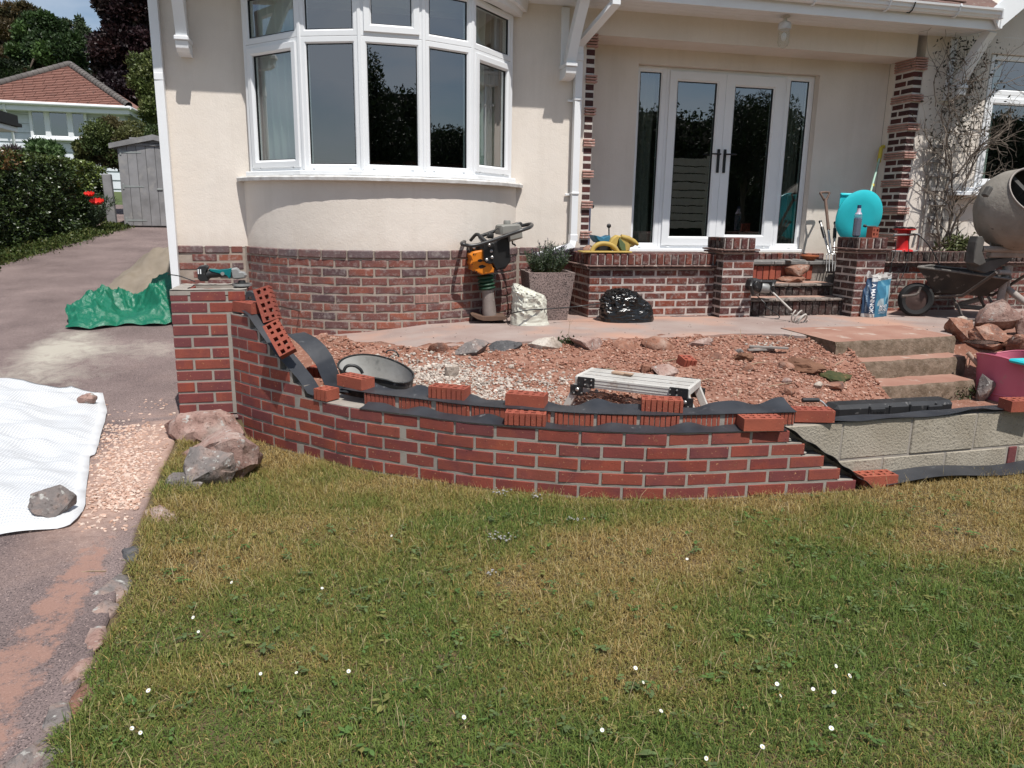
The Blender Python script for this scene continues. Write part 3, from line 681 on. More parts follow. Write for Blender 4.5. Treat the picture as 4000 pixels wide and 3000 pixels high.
def blades(name, n, region, seed, width=(.0022,.0042), length=(.022,.060), straw=False, lean_r=(.25, 1.25)):
    rg = np.random.default_rng(seed); m = int(n*3.3); x = rg.uniform(region[0], region[1], m); y = rg.uniform(region[2], region[3], m)
    gi = np.clip(((x-GX0)/GST).astype(int), 0, GF.shape[1]-1); gj = np.clip(((y-GY0)/GST).astype(int), 0, GF.shape[0]-1)
    d, h, e = GF[gj, gi, 0], GF[gj, gi, 1], GF[gj, gi, 2]
    ex = np.interp(y, EDGE_Y, EDGE_X); wx = [q.x for q in WC.p]; wyy = [q.y for q in WC.p]; wy = np.where(x > 2.8, 3.47, np.interp(x, wx, wyy))
    zl = GF[gj, gi, 3]
    dx, dy, dz = x, y, zl - EYE.z; zc = dx*CFW.x+dy*CFW.y+dz*CFW.z; u = (dx*CRT.x+dy*CRT.y+dz*CRT.z)/zc*FPX; v = (dx*CDN.x+dy*CDN.y+dz*CDN.z)/zc*FPX
    ok = (x > ex + .03 + .05*e) & ((y < wy - .010) | (x < -.64)) & ~((y > 5.0) & (x < -.60)) & (zc > .5) & (abs(u) < 2500) & (v < 1900) & (rg.uniform(size=m) > np.maximum(0, d-.8)*2)
    idx = np.nonzero(ok)[0][:n]; P = np.stack([x, y, zl], 1)[idx]; D = d[idx]; H = h[idx]; n = len(P)
    az = rg.uniform(0, 6.283, n) ; lean = rg.uniform(lean_r[0], lean_r[1], n); L = rg.uniform(length[0], length[1], n)*H; w = rg.uniform(width[0], width[1], n)
    d0 = np.stack([np.cos(az), np.sin(az)], 1); sd = np.stack([-np.sin(az), np.cos(az)], 1)
    tw = rg.uniform(-.7, .7, n); s2 = np.stack([sd[:, 0]*np.cos(tw)-sd[:, 1]*np.sin(tw), sd[:, 0]*np.sin(tw)+sd[:, 1]*np.cos(tw)], 1)
    def pt(t, wid, sgn):
        up = np.cos(lean*t*1.25)*t; out = np.sin(lean*(.35+.65*t))*t
        q = np.zeros((n, 3)); q[:, :2] = P[:, :2] + d0*(out*L)[:, None] + s2*(sgn*wid*w*.5)[:, None]; q[:, 2] = P[:, 2] + np.maximum(up*L, .003); return q
    V = np.stack([pt(np.zeros(n), 1, -1), pt(np.zeros(n), 1, 1), pt(np.full(n, .55), .85, 1), pt(np.full(n, .55), .85, -1), pt(np.ones(n), .12, -1), pt(np.ones(n), .12, 1)], 1)
    F = np.array([[0,1,2,3],[3,2,5,4]])[None] + (np.arange(n)*6)[:, None, None]
    r = rg.uniform(0, 1, n); q = rg.uniform(0, 1, n)
    green = np.array([(.115,.175,.034),(.145,.205,.042),(.085,.14,.032),(.18,.225,.055)])[rg.integers(0, 4, n)]
    dry = np.array([(.37,.255,.09),(.43,.31,.12),(.31,.20,.07),(.48,.38,.19)])[rg.integers(0, 4, n)]
    olive = np.array((.23,.225,.06))
    k = np.clip(D*1.25 - .25 + .5*(r-.5), 0, 1)
    col = np.where((k < .5)[:, None], green*(1-2*k)[:, None] + olive*(2*k)[:, None], olive*(2-2*k)[:, None] + dry*(2*k-1)[:, None])
    pick = (q < (.06 + .22*D)); col[pick] = dry[pick]
    if straw: col = np.array((.45,.36,.20))*rg.uniform(.7, 1.15, (n, 1))
    col = col*rg.uniform(.75, 1.2, (n, 1))
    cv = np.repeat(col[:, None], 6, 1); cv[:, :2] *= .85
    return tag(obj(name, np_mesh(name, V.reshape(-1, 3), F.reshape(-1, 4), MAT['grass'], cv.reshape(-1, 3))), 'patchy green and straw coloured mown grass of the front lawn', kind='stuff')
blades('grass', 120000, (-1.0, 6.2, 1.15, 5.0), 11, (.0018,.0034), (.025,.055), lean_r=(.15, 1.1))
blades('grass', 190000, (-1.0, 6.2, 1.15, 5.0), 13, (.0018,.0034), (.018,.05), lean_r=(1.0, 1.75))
blades('grass', 1500, (-.8, 4.6, 1.2, 4.2), 12, (.0014,.0024), (.06,.14), straw=True)
# broad leaved weeds in the lawn, daisies
MAT['daisy_petal'] = simple('daisy_petal', (.66,.66,.63), rough=.6); MAT['daisy_eye'] = simple('daisy_eye', (.65,.45,.03), rough=.7); MAT['stem_green'] = simple('stem_green', (.07,.12,.03), rough=.6)
rg = np.random.default_rng(31); LV = []; LF = []; LC = []
def flat_leaf(c, az, L, w, pitch, col):
    d = np.array([math.cos(az)*math.cos(pitch), math.sin(az)*math.cos(pitch), math.sin(pitch)]); s_ = np.array([-math.sin(az), math.cos(az), 0]); c = np.array(c); o = len(LV)
    for t, k in ((0, .15), (.35, .9), (.7, .8), (1, .1)):
        z = np.array([0, 0, -.25*L*t*t]); LV.append(c + d*L*t + z - s_*w*k*.5); LV.append(c + d*L*t + z + s_*w*k*.5); LC.append(col); LC.append(col)
    for i in range(3): LF.append((o+2*i, o+2*i+1, o+2*i+3, o+2*i+2))
for i in range(1300):
    x, y = rg.uniform(-.75, 4.6), rg.uniform(1.25, 3.4)
    if x < edge_x(y)+.06 or y > wall_y(min(x, 2.8)) - .08: continue
    k = rg.integers(3, 8); big = rg.uniform(); col = np.array([(.09,.16,.04),(.12,.17,.06),(.10,.14,.05),(.20,.20,.06)][rg.integers(4)])
    for j in range(k): flat_leaf((x+rg.normal()*.008, y+rg.normal()*.008, z_lawn(x, y)+.022+.012*rg.uniform()), rg.uniform(0, 6.28), (.010+.022*big*big*big)*rg.uniform(.7, 1.2), (.007+.008*big)*rg.uniform(.7, 1.2), rg.uniform(-.05, .5), col*rg.uniform(.8, 1.2))
tag(obj('lawn_weeds', np_mesh('lawn_weeds', np.array(LV), np.array(LF), MAT['leaf'], np.array(LC))), 'clover and dandelion leaves growing through the lawn', kind='stuff')
db = MB()
for k in range(16):
    a = 6.283*k/16; ca, sa = math.cos(a), math.sin(a)
    db.add([(ca*.002-sa*.0012, sa*.002+ca*.0012, .001), (ca*.002+sa*.0012, sa*.002-ca*.0012, .001), (ca*.011+sa*.002, sa*.011-ca*.002, .0025), (ca*.0125, sa*.0125, .003), (ca*.011-sa*.002, sa*.011+ca*.002, .0025)], [(0,1,2,3,4)], 0)
db.ball((0,0,.002), (.0038,.0038,.0024), 8, 5, mi=1)
db.tube([(0,0,0), (.004,.002,-.02), (.004,.004,-.045)], .0009, 5, mi=2)
daisy_me = db.mesh('daisy', [MAT['daisy_petal'], MAT['daisy_eye'], MAT['stem_green']])
for i, (u, v) in enumerate([(775,2468),(755,2412),(1158,2628),(1018,2632),(515,2845),(548,2862),(580,2698),(1258,2298),(1530,2093),(1362,2622),(1812,2802),(2482,2610),(2512,2666),(2352,2852),(2582,2778),(3265,2602),(3318,2640),(3035,2672),(3048,2718),(3176,2692),(3258,2704),(3247,2845),(2978,2918),(2758,2962),(3688,2674),(2684,2184),(905,2275)]):
    p = G(u, v, Z_LAWN + .04)
    o = obj('daisy', daisy_me, None, Matrix.Translation(p) @ Euler((R(38)+.3*random.uniform(-1, 1), .3*random.uniform(-1, 1), random.uniform(-.6, .9))).to_matrix().to_4x4() @ Matrix.Scale(random.uniform(.38, .62), 4))
    tag(o, 'white daisy with a yellow eye open in the lawn', 'daisy', 'daisies open in the lawn')
# ============================================================ HOUSE
YW = 7.43                                       # front wall plane
house = thing('house', 'cream rendered bungalow with curved bay window, brick plinth and recessed French doors', 'house', (.5, YW, 0))
BC = Vector((.527, 7.969)); BR = 1.389            # bay plan circle
def bay(a, r, z): return Vector((BC.x + r*math.sin(a), BC.y - r*math.cos(a), z))
A_END = math.acos((BC.y - YW)/BR)
def ringframe(mb, T, x0, x1, z0, z1, prof, mi=0):
    vs = []
    for o, y in prof:
        for x, z in ((x0+o, z0+o), (x1-o, z0+o), (x1-o, z1-o), (x0+o, z1-o)): vs.append(T @ Vector((x, y, z)))
    n = len(prof); fs = []
    for k in range(n):
        k2 = (k+1) % n
        for c in range(4): fs.append((k*4+c, k*4+(c+1) % 4, k2*4+(c+1) % 4, k2*4+c))
    mb.add(vs, [f[::-1] for f in fs], mi)
def fprof(w, y0, y1, ch=.012): return [(0, y1), (0, y0+.003), (.003, y0), (w-ch, y0), (w, y0+ch), (w, y1)]
# --- walls
wb = MB(); ZT = 2.93
wb.box(-1.364, -.652, YW, YW+.25, .63, ZT)
wb.box(1.70, 2.47, YW, YW+.25, .63, ZT)
wb.box(-1.364, -1.10, YW+.25, 15.5, -.6, ZT)                         # side wall running back
wb.box(-.651, 1.699, YW+.02, YW+.25, 2.76, ZT)
wb.build('wall', MAT['render'], house, label='cream rendered front wall beside the bay')
bb = MB()                                                             # curved render under the bay sill
def bayskin(u, v):
    a = -A_END + 2*A_END*u; return bay(a, BR - .012 - .006*math.sin(3*u), .632 + (1.225-.632)*v)
solidify(lambda u, v: bayskin(u, v), 60, 6, .15, bb)
bb.build('bay_wall', MAT['render'], house, smooth=40)
# --- porch opening
pbm = MB()
pbm.box(2.47, 6.17, YW, YW+.39, 2.655, ZT)                            # beam
pbm.build('porch_beam', MAT['render'], house)
rb = MB()
D0, D1 = W(2000+812/1.659, 603, 7.905).x - .066, W(3155, 603, 7.905).x + .004; YB = 7.82
rb.box(2.56, D0, YB, YB+.25, -.1, 2.655); rb.box(D1, 6.17, YB, YB+.25, -.1, 2.655); rb.box(D0, D1, YB, YB+.25, 2.50, 2.655); rb.box(D0, D1, YB, YB+.25, -.1, .575)
rb.build('porch_wall_render', MAT['render'], house)
rj = MB(); rj.box(6.172, 6.284, YW+.294, YB-.002, .2, 2.655); rj.build('porch_return', MAT['render'], house)
rw = MB()
rw.box(6.285, 7.13, YW, YW+.25, .2, ZT); rw.box(7.13, 9.6, YW, YW+.25, .2, 1.29); rw.box(7.13, 9.6, YW, YW+.25, 2.76, ZT); rw.box(9.2, 9.6, YW, YW+.25, 1.29, 2.76)
rw.add([(6.5, YW, ZT), (10.5, YW, ZT+.003), (10.5, YW, 5.6)], [(0,1,2)])
rw.build('wall', MAT['render'], house, label='cream rendered wall right of the porch')
# --- brick pieces
def brick_mesh(name, L, D, Hh, mat, b=.004):
    m = MB(); m.cbox((0, D/2, 0), (L, D, Hh), None, b); me = m.mesh(name, MAT[mat]); return me
def jit(s=.0015): return random.uniform(-s, s)
def lay(me, parent, pos, yaw, jy=.0025, tilt=.006):
    M = Matrix.Translation((pos[0], pos[1], pos[2] + jit(.0012))) @ Euler((jit(tilt), jit(tilt*.6), yaw + jit(tilt))).to_matrix().to_4x4() @ Matrix.Translation((0, jit(jy), 0))
    return obj('brick', me, parent, M)
# bay plinth: mortar skin then bricks
HP = .0757; ZP = .644
class PlinthRun:
    """left wall - bay arc - right wall as one run of arc length"""
    def __init__(s):
        pl = [(-1.364 + .02*i, YW) for i in range(31)] + [tuple(bay(-A_END + 2*A_END*i/120, BR, 0)[:2]) for i in range(1, 120)] + [(1.807 + .02*i, YW) for i in range(0, 30)]
        s.c = Curve2(pl, False)
RUN = PlinthRun().c
L0 = .60 + .01
pm = MB()
def plinth_skin(u, v): 
    p, T = RUN.at(u*RUN.len); n = Vector((-T.y, T.x)); q = p + n*.0035; return Vector((q.x, q.y, -.55 + (ZP-.006+.55)*v))
solidify(plinth_skin, 150, 2, .12, pm)
plinth = pm.build('brick_plinth', MAT['mortar_old'], house, smooth=40)
br_full = brick_mesh('old_brick', .2095, .09, .0575, 'old_brick'); br_top = brick_mesh('old_brick_capping', .2125, .10, .067, 'old_brick_top', .008); br_half = brick_mesh('old_brick_half', .098, .09, .0575, 'old_brick')
for c in range(10):
    z = ZP - HP*(c+.5); d = (.114 if c % 2 else 0.0) + .02; k = 0
    while d < RUN.len - .05:
        p, T = RUN.at(d + .109); yaw = math.atan2(T.y, T.x); n = Vector((-T.y, T.x))
        gz = z_path(p.x, p.y) if p.x > -1.4 else -.2
        if z + .03 > gz - .02:
            me = br_top if c == 0 else br_full
            pos = p - n*(.008 if c == 0 else 0)
            # across the two inner corners the bricks are cut
            e0, _ = RUN.at(d); e1, _ = RUN.at(d + .218)
            sharp = any(d + .02 < s_ < d + .2 for s_ in (.611, RUN.len - .58))
            if c == 5 and abs(p.x - .75) < .12 and 'vent' not in globals():
                vent = MB(); T3 = Matrix.Translation((pos.x, pos.y, z)) @ Matrix.Rotation(yaw, 4, 'Z'); vent.box(-.109, .109, .012, .05, -.033, .033, T3)
                for q in range(8): vent.box(-.109, .109, -.004, .0118, -.033+q*.0085, -.0285+q*.0085, T3)
                for q in range(7): vent.box(-.109+q*.0355, -.104+q*.0355, -.003, .0119, -.0329, .0329, T3)
                vent.build('air_brick', MAT['tile_red'], plinth)
            elif sharp:
                for dd in (.052, .166):
                    p2, T2 = RUN.at(d + dd); lay(br_half, plinth, (p2.x, p2.y, z), math.atan2(T2.y, T2.x))
            else: lay(me, plinth, (pos.x, pos.y, z), yaw)
        d += .2275; k += 1
# --- bay window
def cyl(u, v, r):
    d = ray(u, v); a = d.x**2 + d.y**2; o = Vector((EYE.x-BC.x, EYE.y-BC.y)); b = 2*(o.x*d.x + o.y*d.y); c = o.x**2 + o.y**2 - r*r
    q = b*b - 4*a*c
    if q < 0: return None
    return EYE + d*((-b - math.sqrt(q))/(2*a))
RW = 1.335; fp = []
for u, v in ((1188,659),(1417,659),(1661,674),(1847,684)): p = cyl(u, v, RW); fp.append(Vector((p.x, p.y)))
a0 = A_END - .075; fp = [Vector(bay(-a0, RW, 0)[:2])] + fp + [Vector(bay(a0, RW, 0)[:2])]
ZS, ZH, ZM = 1.295, 2.755, 2.345
fb = MB(); panes = []; sashes = []; gask = MB(); stops = MB()
bw_obj = None; facets = []
for i in range(5):
    a, b = fp[i], fp[i+1]; Wd = (b-a).length; yaw = math.atan2((b-a).y, (b-a).x); T = Matrix.Translation((a.x, a.y, 0)) @ Matrix.Rotation(yaw, 4, 'Z'); facets.append((T, Wd))
    g = .006
    ringframe(fb, T, g, Wd-g, ZS, ZM-.001, fprof(.052, 0, .07)); ringframe(fb, T, g, Wd-g, ZM+.001, ZH, fprof(.052, 0, .07))
    for x0, x1, z0, z1, sash in ((g+.0525, Wd-g-.0525, ZS+.0525, ZM-.0535, i in (0, 4)), (g+.0525, Wd-g-.0525, ZM+.0535, ZH-.0525, i == 2)):
        if sash:
            s_ = MB(); ringframe(s_, T, x0-.022, x1+.022, z0-.022, z1+.022, fprof(.062, -.016, .055, .016)); sashes.append(s_); o = .0405
        else: o = 0.0
        x0 += o; x1 -= o; z0 += o; z1 -= o
        ringframe(gask, T, x0, x1, z0, z1, [(0, .03), (0, .013), (.006, .013), (.006, .03)])
        pmb = MB(); pmb.box(x0+.002, x1-.002, .022, .026, z0+.002, z1-.002, T); panes.append(pmb)
    for xx in (Wd*.18, Wd*.8): stops.cbox((xx, -.006, ZS+.022), (.024, .012, .010), T, .003)
# mullion couplings between facets
for i in range(0, 6):
    p = fp[i]; q = (fp[max(i-1, 0)] - fp[min(i+1, 5)]).normalized(); n = Vector((-q.y, q.x))
    yaw = math.atan2(-q.y, -q.x); T = Matrix.Translation((p.x, p.y, 0)) @ Matrix.Rotation(yaw, 4, 'Z')
    fb.cbox((0, .036, (ZS+ZH)/2), (.034, .08, ZH-ZS-.002), T, .006)
bayw = fb.build('bay_window', MAT['white'], house, label='five light white bay window')
for s_ in sashes: s_.build('sash', MAT['white'], bayw)
gask.build('gasket', MAT['black_gasket'], bayw); stops.build('drain_cap', MAT['white'], bayw)
for p in panes: p.build('pane', MAT['glass'], bayw)
ss = MB()                                                       # upvc cill
for i in range(5):
    T, Wd = facets[i]; ss.cbox((Wd/2, .02, ZS-.021), (Wd+.03, .15, .04), T, .006)
ss.build('cill', MAT['white'], bayw)
st = MB()
def sill(u, v, th=.046):
    a = -A_END*1.0 + 2*A_END*u; return a
nseg = 64; prof = [(1.25, 1.257), (1.432, 1.250), (1.442, 1.238), (1.438, 1.212), (1.36, 1.214), (1.25, 1.22)]
vs = []
aE = math.acos((BC.y - 7.40)/1.47)
for i in range(nseg+1):
    a = -aE + 2*aE*i/nseg
    for r, z in prof: vs.append(bay(a, r + .004*nz(a*9, r, 3), z + .003*nz(a*14, z*9, 2)))
m = len(prof)
st.add(vs, [(i*m+k, i*m+(k+1) % m, (i+1)*m+(k+1) % m, (i+1)*m+k) for i in range(nseg) for k in range(m)] + [tuple(range(m)), tuple(range(nseg*m, nseg*m+m))[::-1]])
st.build('sill', MAT['white_dirty'], bayw, smooth=35, label='weathered curved stone sill')
hd = MB(); vs = []; prof = [(1.30, 2.757), (1.40, 2.757), (1.415, 2.80), (1.45, 2.80), (1.465, 2.895), (1.30, 2.895)]; m = len(prof)
for i in range(nseg+1):
    a = -aE + 2*aE*i/nseg
    for r, z in prof: vs.append(bay(a, r, z))
hd.add(vs, [(i*m+k, (i+1)*m+k, (i+1)*m+(k+1) % m, i*m+(k+1) % m) for i in range(nseg) for k in range(m)] + [tuple(range(m))[::-1], tuple(range(nseg*m, nseg*m+m))])
hd.build('bay_head_moulding', MAT['white'], bayw, smooth=30)
# bay eaves and little roof
eb = MB(); vs = []; prof = [(.6, 2.897), (1.50, 2.897), (1.50, 3.03), (1.48, 3.05), (.6, 3.4)]; m = len(prof); aE2 = 1.25
for i in range(nseg+1):
    a = -aE2 + 2*aE2*i/nseg
    for r, z in prof: vs.append(bay(a, r, z))
eb.add(vs, [(i*m+k, (i+1)*m+k, (i+1)*m+(k+1) % m, i*m+(k+1) % m) for i in range(nseg) for k in range(m-1)])
eb.build('bay_eaves', MAT['white'], house, smooth=30)
# --- main eaves: soffit, fascia, gutter, roof
sf = MB(); sf.box(-1.5, 6.70, 7.10, YW+.02, 2.886, 2.90); sf.box(2.2, 6.70, 7.0, 7.0995, 2.886, 2.90)
for k in range(4): sf.box(2.2, 6.70, 7.02+k*.1, 7.024+k*.1, 2.883, 2.8858)
sf.build('soffit', MAT['white'], house)
fs_ = MB(); fs_.cbox((4.45, 6.989, 2.945), (4.52, .02, .155), None, .003); fs_.cbox((.35, 7.09, 2.945), (3.66, .02, .155), None, .003); fs_.build('fascia', MAT['white'], house)
gt = MB(); gp = [(6.975, 3.04), (6.975, 2.985), (6.965, 2.962), (6.94, 2.955), (6.915, 2.965), (6.905, 2.985), (6.892, 2.99), (6.887, 3.02), (6.872, 3.026), (6.868, 3.045), (6.874, 3.045), (6.89, 3.03), (6.965, 2.972), (6.97, 3.04)]
vs = []; X0, X1 = -1.52, 6.66
m = len(gp)
for xa_, xb_, dy_ in ((2.19, X1, 0), (X0, 2.188, .10)):
  vs = []
  for x in (xa_, xb_): vs += [(x, y+dy_, z) for y, z in gp]
  gt.add(vs, [(k, (k+1) % m, m+(k+1) % m, m+k) for k in range(m)] + [tuple(range(m))[::-1], tuple(range(m, 2*m))])
gut = gt.build('gutter', MAT['white'], house, smooth=30)
for x in (3.55, 4.55, 5.35, 6.15): 
    c = MB(); c.tube([(x, 6.98, 2.955), (x, 6.935, 2.943), (x, 6.895, 2.962), (x, 6.88, 2.99), (x, 6.862, 3.03), (x, 6.87, 3.05)], .009, 6); c.build('gutter_bracket', MAT['white'], gut)
for x in (5.62,): c = MB(); c.tube([(x, 6.97, 2.958), (x, 6.935, 2.948), (x, 6.9, 2.964), (x, 6.882, 2.99), (x, 6.866, 3.03)], .006, 6); c.build('gutter_joint', MAT['black_gasket'], gut)
c = MB(); c.cbox((X1+.008, 6.925, 3.0), (.022, .115, .10), None, .008); c.build('gutter_end', MAT['white'], gut)
MAT['roof_tile'] = simple('roof_tile', (.115,.07,.058), (.17,.10,.08), 7, .9, .5, 60, rnd=True, c3=(.22,.20,.17), c3scale=25, c3p=(.6,.7)); 
rf = MB(); rf.add([(-1.5, 6.93, 3.0), (6.9, 6.93, 3.0), (6.9, 11.2, 5.9), (2.9, 11.2, 5.9), (-1.5, 15.5, 3.0), (6.9, 15.5, 3.0)], [(0,1,2,3), (3,2,5,4), (0,3,4)])
rf.add([(6.86, 7.0, 3.03), (10.6, 7.0, 6.0), (10.6, 15, 6.0), (6.86, 15, 3.03)], [(0,1,2,3)])
roof = rf.build('roof', MAT['roof_tile'], house)
tm = MB(); tm.cbox((0, .14, 0), (.163, .28, .014), None, .003); tme = tm.mesh('roof_tile_piece', MAT['roof_tile'])
for r_ in range(5):
    for k in range(15):
        x = 4.35 + k*.167 + (.083 if r_ % 2 else 0)
        if x > 6.62 - r_*.05: continue
        obj('tile', tme, roof, Matrix.Translation((x, 6.92 + r_*.10, 3.025 + r_*.063 + jit(.003))) @ Euler((R(24)+jit(.02), jit(.02), jit(.02))).to_matrix().to_4x4())
# gable of the right wing: bargeboard with its soffit
gb = MB(); an = R(39); T = Matrix.Translation((6.70, 6.93, 2.87)) @ Matrix.Rotation(-an, 4, 'Y')
gb.box(0, 4.2, 0, .025, 0, .21, T); gb.build('bargeboard', MAT['white'], house)
gs = MB(); gs.box(.02, 4.2, .025, .5, .03, .045, T); gs.build('gable_soffit', MAT['white'], house)
gs = MB(); gs.cbox((6.712, 6.965, 2.955), (.03, .09, .17), None, .004); gs.build('eaves_box_end', MAT['white'], house)
# --- gallows brackets under the eaves
def bracket(x, zb, xs=.0):
    mb = MB(); p0 = Vector((x, YW-.15, zb+.14)); p1 = Vector((x+xs*.3, YW-.19, zb+.34)); p2 = Vector((x+xs, 7.08, 2.885)); pts = []
    for i in range(9):
        t = i/8; pts.append((1-t)**2*p0 + 2*t*(1-t)*p1 + t*t*p2)
    vs = []
    for i, p in enumerate(pts):
        tg = (pts[min(i+1, 8)] - pts[max(i-1, 0)]).normalized(); n = Vector((1,0,0)).cross(tg).normalized()
        for sx, sn in ((-.045,-.05),(.045,-.05),(.045,.05),(-.045,.05)): vs.append(p + Vector((sx, 0, 0)) + n*sn)
    mb.add(vs, [(i*4+k, i*4+(k+1) % 4, (i+1)*4+(k+1) % 4, (i+1)*4+k) for i in range(8) for k in range(4)] + [(0,3,2,1), (32,33,34,35)])
    o = mb.build('eaves_bracket', MAT['white'], house)
    k = MB(); k.cbox((x, YW-.115, zb+.115), (.115, .23, .035), None, .006); k.add([(x+sx, y, z) for sx in (-.05, .05) for y, z in ((YW, zb), (YW-.08, zb), (YW-.16, zb+.012), (YW-.205, zb+.04), (YW-.215, zb+.095), (YW, zb+.095))], [(0,1,2,3,4,5), (11,10,9,8,7,6)] + [(i, 6+i, 6+(i+1) % 6, (i+1) % 6) for i in range(6)])
    k.build('bracket_foot', MAT['white'], o)
    w = MB(); w.cbox((x-.012, YW-.014, (zb+2.885)/2+.06), (.075, .028, 2.885-zb-.15), None, .004); w.build('wall_plate', MAT['white'], o)
bracket(-1.144, 2.235); bracket(2.255, 2.218, .06); bracket(6.62, 2.24, .12)
# --- downpipes
def square_pipe(mb, pts, w=.064):
    pts = [Vector(p) for p in pts]; vs = []; up = None; n = len(pts)
    for i, p in enumerate(pts):
        a = (pts[i] - pts[i-1]).normalized() if i else (pts[1]-pts[0]).normalized(); b = (pts[i+1]-pts[i]).normalized() if i < n-1 else a
        t = (a+b).normalized(); x = Vector((1,0,0)) - t*t.x
        if x.length < .3: x = Vector((0,1,0)) - t*t.y
        x.normalize(); y = t.cross(x); sc = 1/max(.6, t.dot(a))
        for sx, sy in ((-1,-1),(1,-1),(1,1),(-1,1)): vs.append(p + (x*sx + y*sy)*w/2*(1 if abs(t.z) > .999 else min(1.2, sc)))
    mb.add(vs, [(i*4+k, i*4+(k+1) % 4, (i+1)*4+(k+1) % 4, (i+1)*4+k) for i in range(n-1) for k in range(4)] + [(0,3,2,1), tuple(range((n-1)*4, n*4))])
def dp_clip(p, parent, w=.08):
    c = MB(); c.cbox((p[0], p[1], p[2]), (w, w, .022), None, .004); c.cbox((p[0]-.062, p[1]+.03, p[2]-.012), (.05, .02, .02), None, .003); c.build('pipe_clip', MAT['white'], parent)
XL = W(655, 700, 7.385).x
d = MB(); square_pipe(d, [(XL-.08, 7.02, 3.0), (XL-.08, 7.03, 2.92), (XL, 7.385, 2.76), (XL, 7.385, -.12)]); dpl = d.build('downpipe', MAT['white'], house, label='white square downpipe at the left corner')
c = MB(); c.cbox((XL, 7.385, 2.06), (.074, .074, .06), None, .004); c.build('pipe_socket', MAT['white'], dpl)
XR = 2.375
d = MB(); square_pipe(d, [(2.56, 6.94, 2.97), (2.56, 6.94, 2.815), (XR, 7.38, 2.545), (XR, 7.38, .73), (XR-.02, 7.365, .66), (1.95, 7.33, .555)])
dpr = d.build('downpipe', MAT['white'], house, label='white square downpipe with a swan neck beside the porch')
for z in (2.05, 1.17): dp_clip((XR, 7.38, z), dpr)
for z in (2.43, .735): c = MB(); c.cbox((XR, 7.38, z), (.078, .078, .07), None, .004); c.build('pipe_socket', MAT['white'], dpr)
c = MB(); c.cbox((2.56, 6.94, 2.83), (.078, .078, .07), None, .004); c.build('pipe_socket', MAT['white'], dpr)
# --- brick quoins either side of the porch
qb = [brick_mesh('quoin_brick_a', .088, .29, .0535, 'quoin_brick'), None]
ql = MB(); ql.box(2.470, 2.5558, YW+.003, YW+.3, .35, 2.655); qlo = ql.build('quoin', MAT['mortar_quoin'], house, label='brick quoin left of the porch with creasing tile bands')
qr = MB(); qr.box(6.1745, 6.2835, YW+.003, YW+.292, .35, 2.655); qro = qr.build('quoin', MAT['mortar_quoin'], house, label='brick quoin right of the porch with creasing tile bands')
qa = brick_mesh('quoin_brick_b', .108, .172, .0535, 'quoin_brick'); qbk = brick_mesh('quoin_brick_c', .104, .094, .0535, 'quoin_brick')
tl_l = MB(); tl_l.cbox((0, .15, 0), (.115, .33, .017), None, .003); tl_lm = tl_l.mesh('creasing_tile_a', MAT['tile_red'])
tl_r = MB(); tl_r.cbox((0, .15, 0), (.15, .335, .017), None, .003); tl_rm = tl_r.mesh('creasing_tile_b', MAT['tile_red'])
for k in range(-1, 7):
    zb = 2.252 - .297*k                                             # centre of tile band k
    nt_ = 5 if k == -1 else 3
    if k == -1: zb = 2.60
    for q in range(nt_):
        zz = zb + (q-(nt_-1)/2)*.0262
        obj('tile', tl_lm, qlo, Matrix.Translation((2.522 + jit(.004), YW-.012, zz))); obj('tile', tl_rm, qro, Matrix.Translation((6.228 + jit(.004), YW-.018, zz)))
    zt = zb - nt_*.0131; zn = (2.252 if k == -1 else zb - .297) + 3*.0131
    for c in range(3):
        z = zt - (zt - zn)*(c+.5)/3
        lay(qb[0], qlo, (2.512, YW, z), 0)
        if (c + k) % 2: lay(qa, qro, (6.2265, YW-.001, z), 0); lay(qbk, qro, (6.2245, YW+.190, z), 0)
        else: lay(qbk, qro, (6.2245, YW-.001, z), 0); lay(qa, qro, (6.2265, YW+.109, z), 0)
# --- French doors with side lights
def ux(u, v, Y): return W(u, v, Y).x
YD = 7.905; VM = 603
def zx(u, v): return W(u, v, YD).z
xs_ = {k: ux(2000 + c/1.659, VM, YD) for k, c in dict(s1a=812, s1b=947, d1a=1044, d1b=1295, d2a=1408, d2b=1652, s2a=1766, s2b=1880).items()}
DF0, DF1 = D0 + .004, D1 - .004; ZD0, ZD1 = .615, 2.498
T = Matrix.Translation((0, YD, 0))
df = MB()
m1 = (xs_['s1b'] + .05); m2 = (xs_['s2a'] - .05)
ringframe(df, T, DF0, m1, ZD0, ZD1, fprof(.058, 0, .07)); ringframe(df, T, m2, DF1, ZD0, ZD1, fprof(.058, 0, .07)); ringframe(df, T, m1+.001, m2-.001, ZD0, ZD1, fprof(.05, 0, .07))
door = df.build('french_doors', MAT['white'], house, label='white double doors with narrow side lights')
cm_ = MB(); cm_.cbox(((DF0+DF1)/2, YD+.01, ZD0-.018), (DF1-DF0+.06, .16, .034), None, .006); cm_.build('threshold', MAT['white'], door)
xm = (xs_['d1b'] + xs_['d2a'])/2
